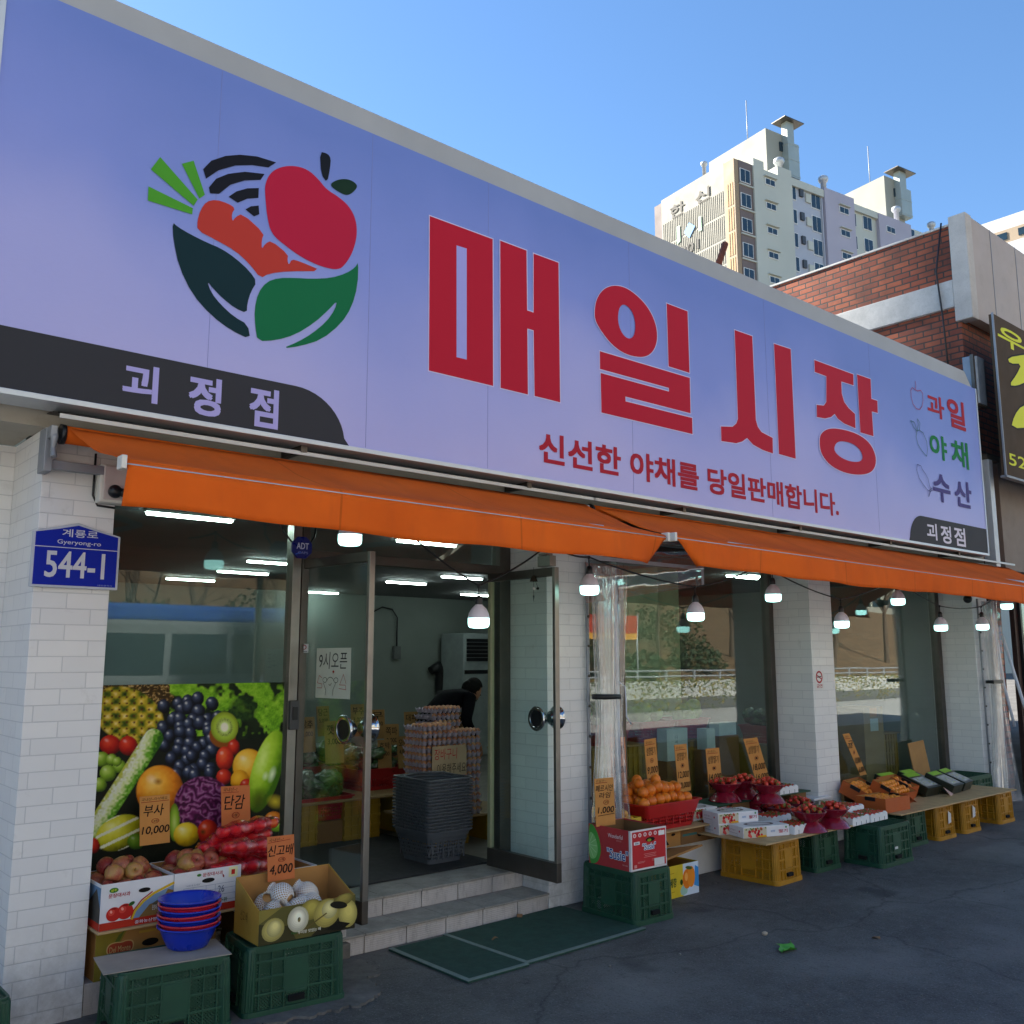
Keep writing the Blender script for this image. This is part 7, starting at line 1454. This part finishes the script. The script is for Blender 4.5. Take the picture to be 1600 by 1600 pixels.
person.scale = (1, 1, 1); dz = hz - 1.40; person.location.z += max(-.05, min(.25, dz)) * 0
tag(person, 'person in a dark jacket bending forward behind the egg trays', 'person')
hd = MB(); hd.ball((0, 0, 0), (.095, .078, .118), 24, 18, 0, lambda d: 1 + .16 * max(0, d.x) ** 10 * (1 if abs(d.z) < .25 else 0) - .06 * (d.z < -.5) + .03 * max(0, -d.x))
hd.ball((.0, -.078, -.01), (.02, .01, .03), 10, 8); hd.ball((.0, .078, -.01), (.02, .01, .03), 10, 8); hd.prism([(0, 0), (.03, .0), (.0, .045)], -.012, .012, Matrix(((1, 0, 0, .085), (0, 0, 1, 0), (0, 1, 0, -.03), (0, 0, 0, 1))))
hd.box(.082, .094, -.028, .028, -.062, -.056, 1).ball((.085, -.032, .012), (.012, .016, .009), 8, 6, 1).ball((.085, .032, .012), (.012, .016, .009), 8, 6, 1)
hM = (.62, 0, 1.21); o = hd.build('head', [SK, HAIR], person, 0, hM, (0, rad(38), 0))
hr = MB(); hr.ball((-.012, 0, .025), (.105, .09, .118), 22, 16, 0, lambda d: 1 if (d.x < .35 or d.z > .45) else .7); hr.ball((-.1, 0, -.02), (.05, .05, .07), 12, 10); hr.build('hair', HAIR, person, 0, hM, (0, rad(38), 0))
def hand(px, py, pz, s_):
    V = [(0, 0, 0), (.02, 0, -.035), (.03, 0, -.08)]; E = [(0, 1), (1, 2)]; Rr = [.026, (.04, .018), (.04, .016)]
    for k in range(4):
        b = len(V); y = (-.03 + .02 * k); L = (.06, .07, .066, .052)[k]; V += [(.033, y, -.085), (.04, y, -.085 - L * .55), (.025, y, -.085 - L)]; E += [(2, b), (b, b + 1), (b + 1, b + 2)]; Rr += [.0095, .0085, .007]
    b = len(V); V += [(.03, .045 * s_, -.05), (.04, .06 * s_, -.085)]; E += [(1, b), (b, b + 1)]; Rr += [.012, .009]
    skin_body('hand', V, E, Rr, SK, person, (px, py, pz))
hand(.44, -.24, .72, 1); hand(.56, .20, .74, -1)
# ================================================================== the printed fruit poster on the left window
def poster():
    a, b = gy(161, 1073, 5.452), gy(445, 1300, 5.452)
    x0, x1, z1, z0 = 1.66, gy(444.5, 1066, 5.452).x, gy(445, 1066, 5.452).z, .42
    nx, nz = 230, 250
    X, Z = np.meshgrid(np.linspace(x0, x1, nx), np.linspace(z0, z1, nz)); P = np.stack([X, np.full_like(X, 5.452), Z - CAM_H], -1) @ CM.T
    U = ((800 + FOC * P[..., 0] / P[..., 2]) - 100) * 4; V = ((800 + FOC * P[..., 1] / P[..., 2]) - 1050) * 4   # artwork units
    rng = np.random.default_rng(3); C = np.zeros((nz, nx, 3)); C[:] = srgb('#161a10')
    def vn(s, seed):       # smooth value noise
        r = np.random.default_rng(seed).random((64, 64)); x, y = (U / s) % 63, (V / s) % 63; i, j = x.astype(int), y.astype(int); f, g = x - i, y - j; f, g = f * f * (3 - 2 * f), g * g * (3 - 2 * g)
        return (r[j, i] * (1 - f) + r[j, i + 1] * f) * (1 - g) + (r[j + 1, i] * (1 - f) + r[j + 1, i + 1] * f) * g
    def put(m, c):
        m = np.clip(m, 0, 1)[..., None]; C[:] = C * (1 - m) + np.asarray(c) * m
    def E(cx, cy, rx, ry, rot=0):
        c, s_ = math.cos(rot), math.sin(rot); dx, dy = U - cx, V - cy; return np.hypot((dx * c + dy * s_) / rx, (-dx * s_ + dy * c) / ry)
    def edge(d, w=.04): return np.clip((1 - d) / w, 0, 1)
    def G(t, cs):
        t = np.clip(t, 0, 1) * (len(cs) - 1); i = np.minimum(t.astype(int), len(cs) - 2); f = (t - i)[..., None]; cs = np.array([srgb(c) for c in cs]); return cs[i] * (1 - f) + cs[i + 1] * f
    def fruit(cx, cy, rx, ry, cs, rot=0, hl=.35):
        d = E(cx, cy, rx, ry, rot); put(edge(d), G(np.clip(1.05 - E(cx - rx * .25, cy - ry * .3, rx * 1.15, ry * 1.15, rot) * .95 + .12 * (vn(18, int(cx)) - .5), 0, 1), cs))
        if hl: put(np.clip(1 - E(cx - rx * .35, cy - ry * .45, rx * .28, ry * .2, rot + .5), 0, 1) * hl, (1, 1, .95))
    # melon net
    q_ = np.abs(vn(17, 1) - .5) + .4 * np.abs(vn(9, 2) - .5); put((E(470, 90, 230, 190) < 1) * 1., G(1 - q_ * 5, ['#3a2a10', '#8a6a34', '#d8bc82']))
    # watermelon / dark greens with lime patches
    m = ((U > 690) & (V < 420)) * 1.; put(m, G(vn(40, 4), ['#0a120a', '#1d2c14'])); n = vn(60, 5) * .6 + vn(20, 6) * .4
    lime = np.zeros_like(U)
    for (cx, cy, rx, ry, ro) in ((830, 150, 150, 55, .25), (930, 190, 130, 50, .2), (1230, 130, 110, 60, .6), (1330, 220, 60, 90, .3), (1150, 90, 90, 40, .3), (1230, 270, 45, 60, 0), (1320, 300, 60, 60, 0), (740, 110, 90, 60, 0)): lime = np.maximum(lime, 1.1 - E(cx, cy, rx, ry, ro))
    put(np.clip((lime + (n - .5) * 1.3) * 4, 0, 1) * (V < 400) * (U > 660), G(.6 * vn(23, 8) + .4 * vn(6.3, 31), ['#3f7410', '#7ab422', '#a8d43e']))
    put(edge(E(1120, 230, 100, 90), .3) * .8, G(vn(9, 9), ['#10240f', '#2c4f1c']))
    # pineapple
    d = E(400, 270, 240, 170, .45); dd = (np.abs((U * .85 + V) % 92 - 46) + np.abs((U * .85 - V) % 92 - 46)) / 92; put(edge(d, .06), G(1 - dd + .25 * (vn(12, 11) - .5), ['#1c2408', '#4f6414', '#a89a1e', '#d8b83c', '#e8d890']))
    put(edge(d, .06) * np.clip((np.sin(U * .068 + V * .08) * np.sin(U * .068 - V * .08) - .62) * 4, 0, 1), srgb('#5a2c10'))
    fruit(290, 455, 68, 62, ['#5a0a08', '#b81c10', '#e8482a']); fruit(402, 460, 60, 62, ['#5a0a08', '#b81c10', '#e8482a'])
    for cx, cy, r in ((235, 545, 48), (298, 548, 36), (345, 590, 42), (275, 632, 52), (222, 705, 45), (330, 560, 30)): fruit(cx, cy, r, r, ['#3f5a10', '#86b02c', '#c9e070'])
    # grapes
    rg = random.Random(2)
    for cy in range(180, 700, 52):
        half = 150 if cy < 480 else 130; cx0 = 760 + (cy - 180) * .15
        for cx in range(int(cx0 - half * (.55 + .45 * math.sin(min(1.6, (cy - 140) / 150)))), int(cx0 + half), 70): fruit(cx + rg.uniform(-24, 24) + (cy // 52 % 2) * 33, cy + rg.uniform(-20, 20), rg.uniform(36, 46), rg.uniform(42, 52), ['#050609', '#141824', '#2e3750', '#5a6680'], rg.uniform(-.4, .4), .7)
    # cucumber
    ax_, ay_, bx_, by_ = 170, 1020, 560, 415; t = np.clip(((U - ax_) * (bx_ - ax_) + (V - ay_) * (by_ - ay_)) / ((bx_ - ax_) ** 2 + (by_ - ay_) ** 2), 0, 1); dist = np.hypot(U - ax_ - t * (bx_ - ax_), V - ay_ - t * (by_ - ay_)); side = ((U - ax_) * (by_ - ay_) - (V - ay_) * (bx_ - ax_)) / 720
    put(edge(dist / 62, .05), G(.55 + side / 130 + .35 * (vn(12, 14) - .5) - .4 * (t > .8) * (t - .8) * 4, ['#2a5c12', '#6fae2a', '#d8e2a0', '#e4eadc', '#b9c04a']))
    # big apple-pear, dimple
    fruit(600, 745, 150, 165, ['#6a2c06', '#d87a12', '#f0a830', '#f6c860'], 0, .3); put(np.clip(1 - E(588, 685, 34, 26), 0, 1) * .9, srgb('#8a4208'))
    # kiwi half
    put(edge(E(990, 400, 85, 75, .3)), srgb('#8a4a14')); d = E(1003, 345, 88, 98); a = np.arctan2(V - 345, U - 1003); put(edge(d), G(1 - d, ['#7a8a1e', '#a9c43a', '#c9dc7a', '#eef0d0'])); put(edge(E(1003, 345, 26, 32), .3), srgb('#efead2')); put((np.sin(a * 26) > .2) * np.clip(1 - np.abs(d - .5) * 6, 0, 1), srgb('#2a3010'))
    fruit(1060, 470, 38, 50, ['#5a0a08', '#c02414', '#e04a2a']); fruit(1005, 540, 55, 76, ['#6a0a08', '#d0301a', '#f06a3a']); fruit(1000, 655, 48, 50, ['#5a0a08', '#c02414', '#e04a2a'])
    fruit(1155, 590, 102, 112, ['#8a4a06', '#e09a14', '#f4c040', '#f8d870']); fruit(1100, 680, 60, 70, ['#8a4a06', '#e09a14', '#f0b830'], 0, 0); fruit(1140, 710, 42, 44, ['#5a0a08', '#c02414', '#e04a2a'])
    # red cabbage
    d = E(870, 830, 185, 180); wv = np.sin((U - 860) * .02 + np.hypot((U - 870) * .8, V - 960) * .11 + 9 * vn(42, 21) + 4 * vn(17, 22)); put(edge(d), G(.36 + .36 * wv, ['#3a1030', '#6a2058', '#8f4a80', '#e0d0da']) * (1 - .35 * np.clip(d - .6, 0, 1))[..., None])
    # lime melon right
    fruit(1265, 620, 92, 270, ['#3f6a0a', '#86b41c', '#b6da3c', '#d8f07a'], .28, 0); put(np.clip(1 - E(1300, 640, 26, 60, .3), 0, 1), srgb('#e6f2c8')); put(np.clip(1 - E(1258, 650, 22, 34, .3), 0, 1), srgb('#dcecb0')); put(np.clip(1.2 - E(1215, 800, 55, 80, .3), 0, 1) * .8, srgb('#4a5208')); put(np.clip(1 - E(1320, 810, 60, 50, .3), 0, 1) * .8, srgb('#e0c830'))
    fruit(1310, 930, 60, 60, ['#8a3a06', '#d87a1c', '#f0a040']); fruit(1330, 960, 50, 40, ['#4a6a10', '#86b02c', '#c9e070'])
    # korean melon, kiwi piece, lemon, tomato, lime
    fruit(345, 1005, 160, 105, ['#6a6a08', '#b8b81c', '#dcd840', '#ecec80'], -.45, .2); put((edge(E(345, 1005, 160, 105, -.45)) * (np.abs(np.sin(((U - 345) * .43 + (V - 1005) * .9) * .045)) > .93)), srgb('#e8ecd0'))
    put(edge(E(690, 940, 34, 120)), G(1 - E(690, 940, 34, 120), ['#5a7a10', '#9ac43a', '#c9dc7a'])); fruit(450, 1060, 55, 50, ['#2a4a10', '#5a8a1c', '#8ab43a']); fruit(765, 1015, 82, 76, ['#8a6a06', '#d8b014', '#f0d840', '#f8ec90'], -.3); fruit(900, 1000, 66, 80, ['#5a0a08', '#c02414', '#e85a2a']); put(np.clip(1 - E(868, 1000, 22, 22), 0, 1), srgb('#2a3a10')); fruit(185, 1085, 40, 50, ['#5a0a08', '#c02414', '#e04a2a'])
    m = MB(); m.v = [(x, 0, z) for x, z in zip(X.ravel(), Z.ravel())]
    for j in range(nz - 1):
        for i in range(nx - 1): b_ = j * nx + i; m.face((b_, b_ + 1, b_ + nx + 1, b_ + nx))
    m.cols = np.concatenate([np.clip(C, 0, 1).reshape(-1, 3), np.ones((nx * nz, 1))], 1)
    o = m.build('fruit_poster', ink(), None, 0, (0, 5.452, 0)); tag(o, 'large photographic fruit and vegetable poster filling the lower left window', 'poster')
poster()
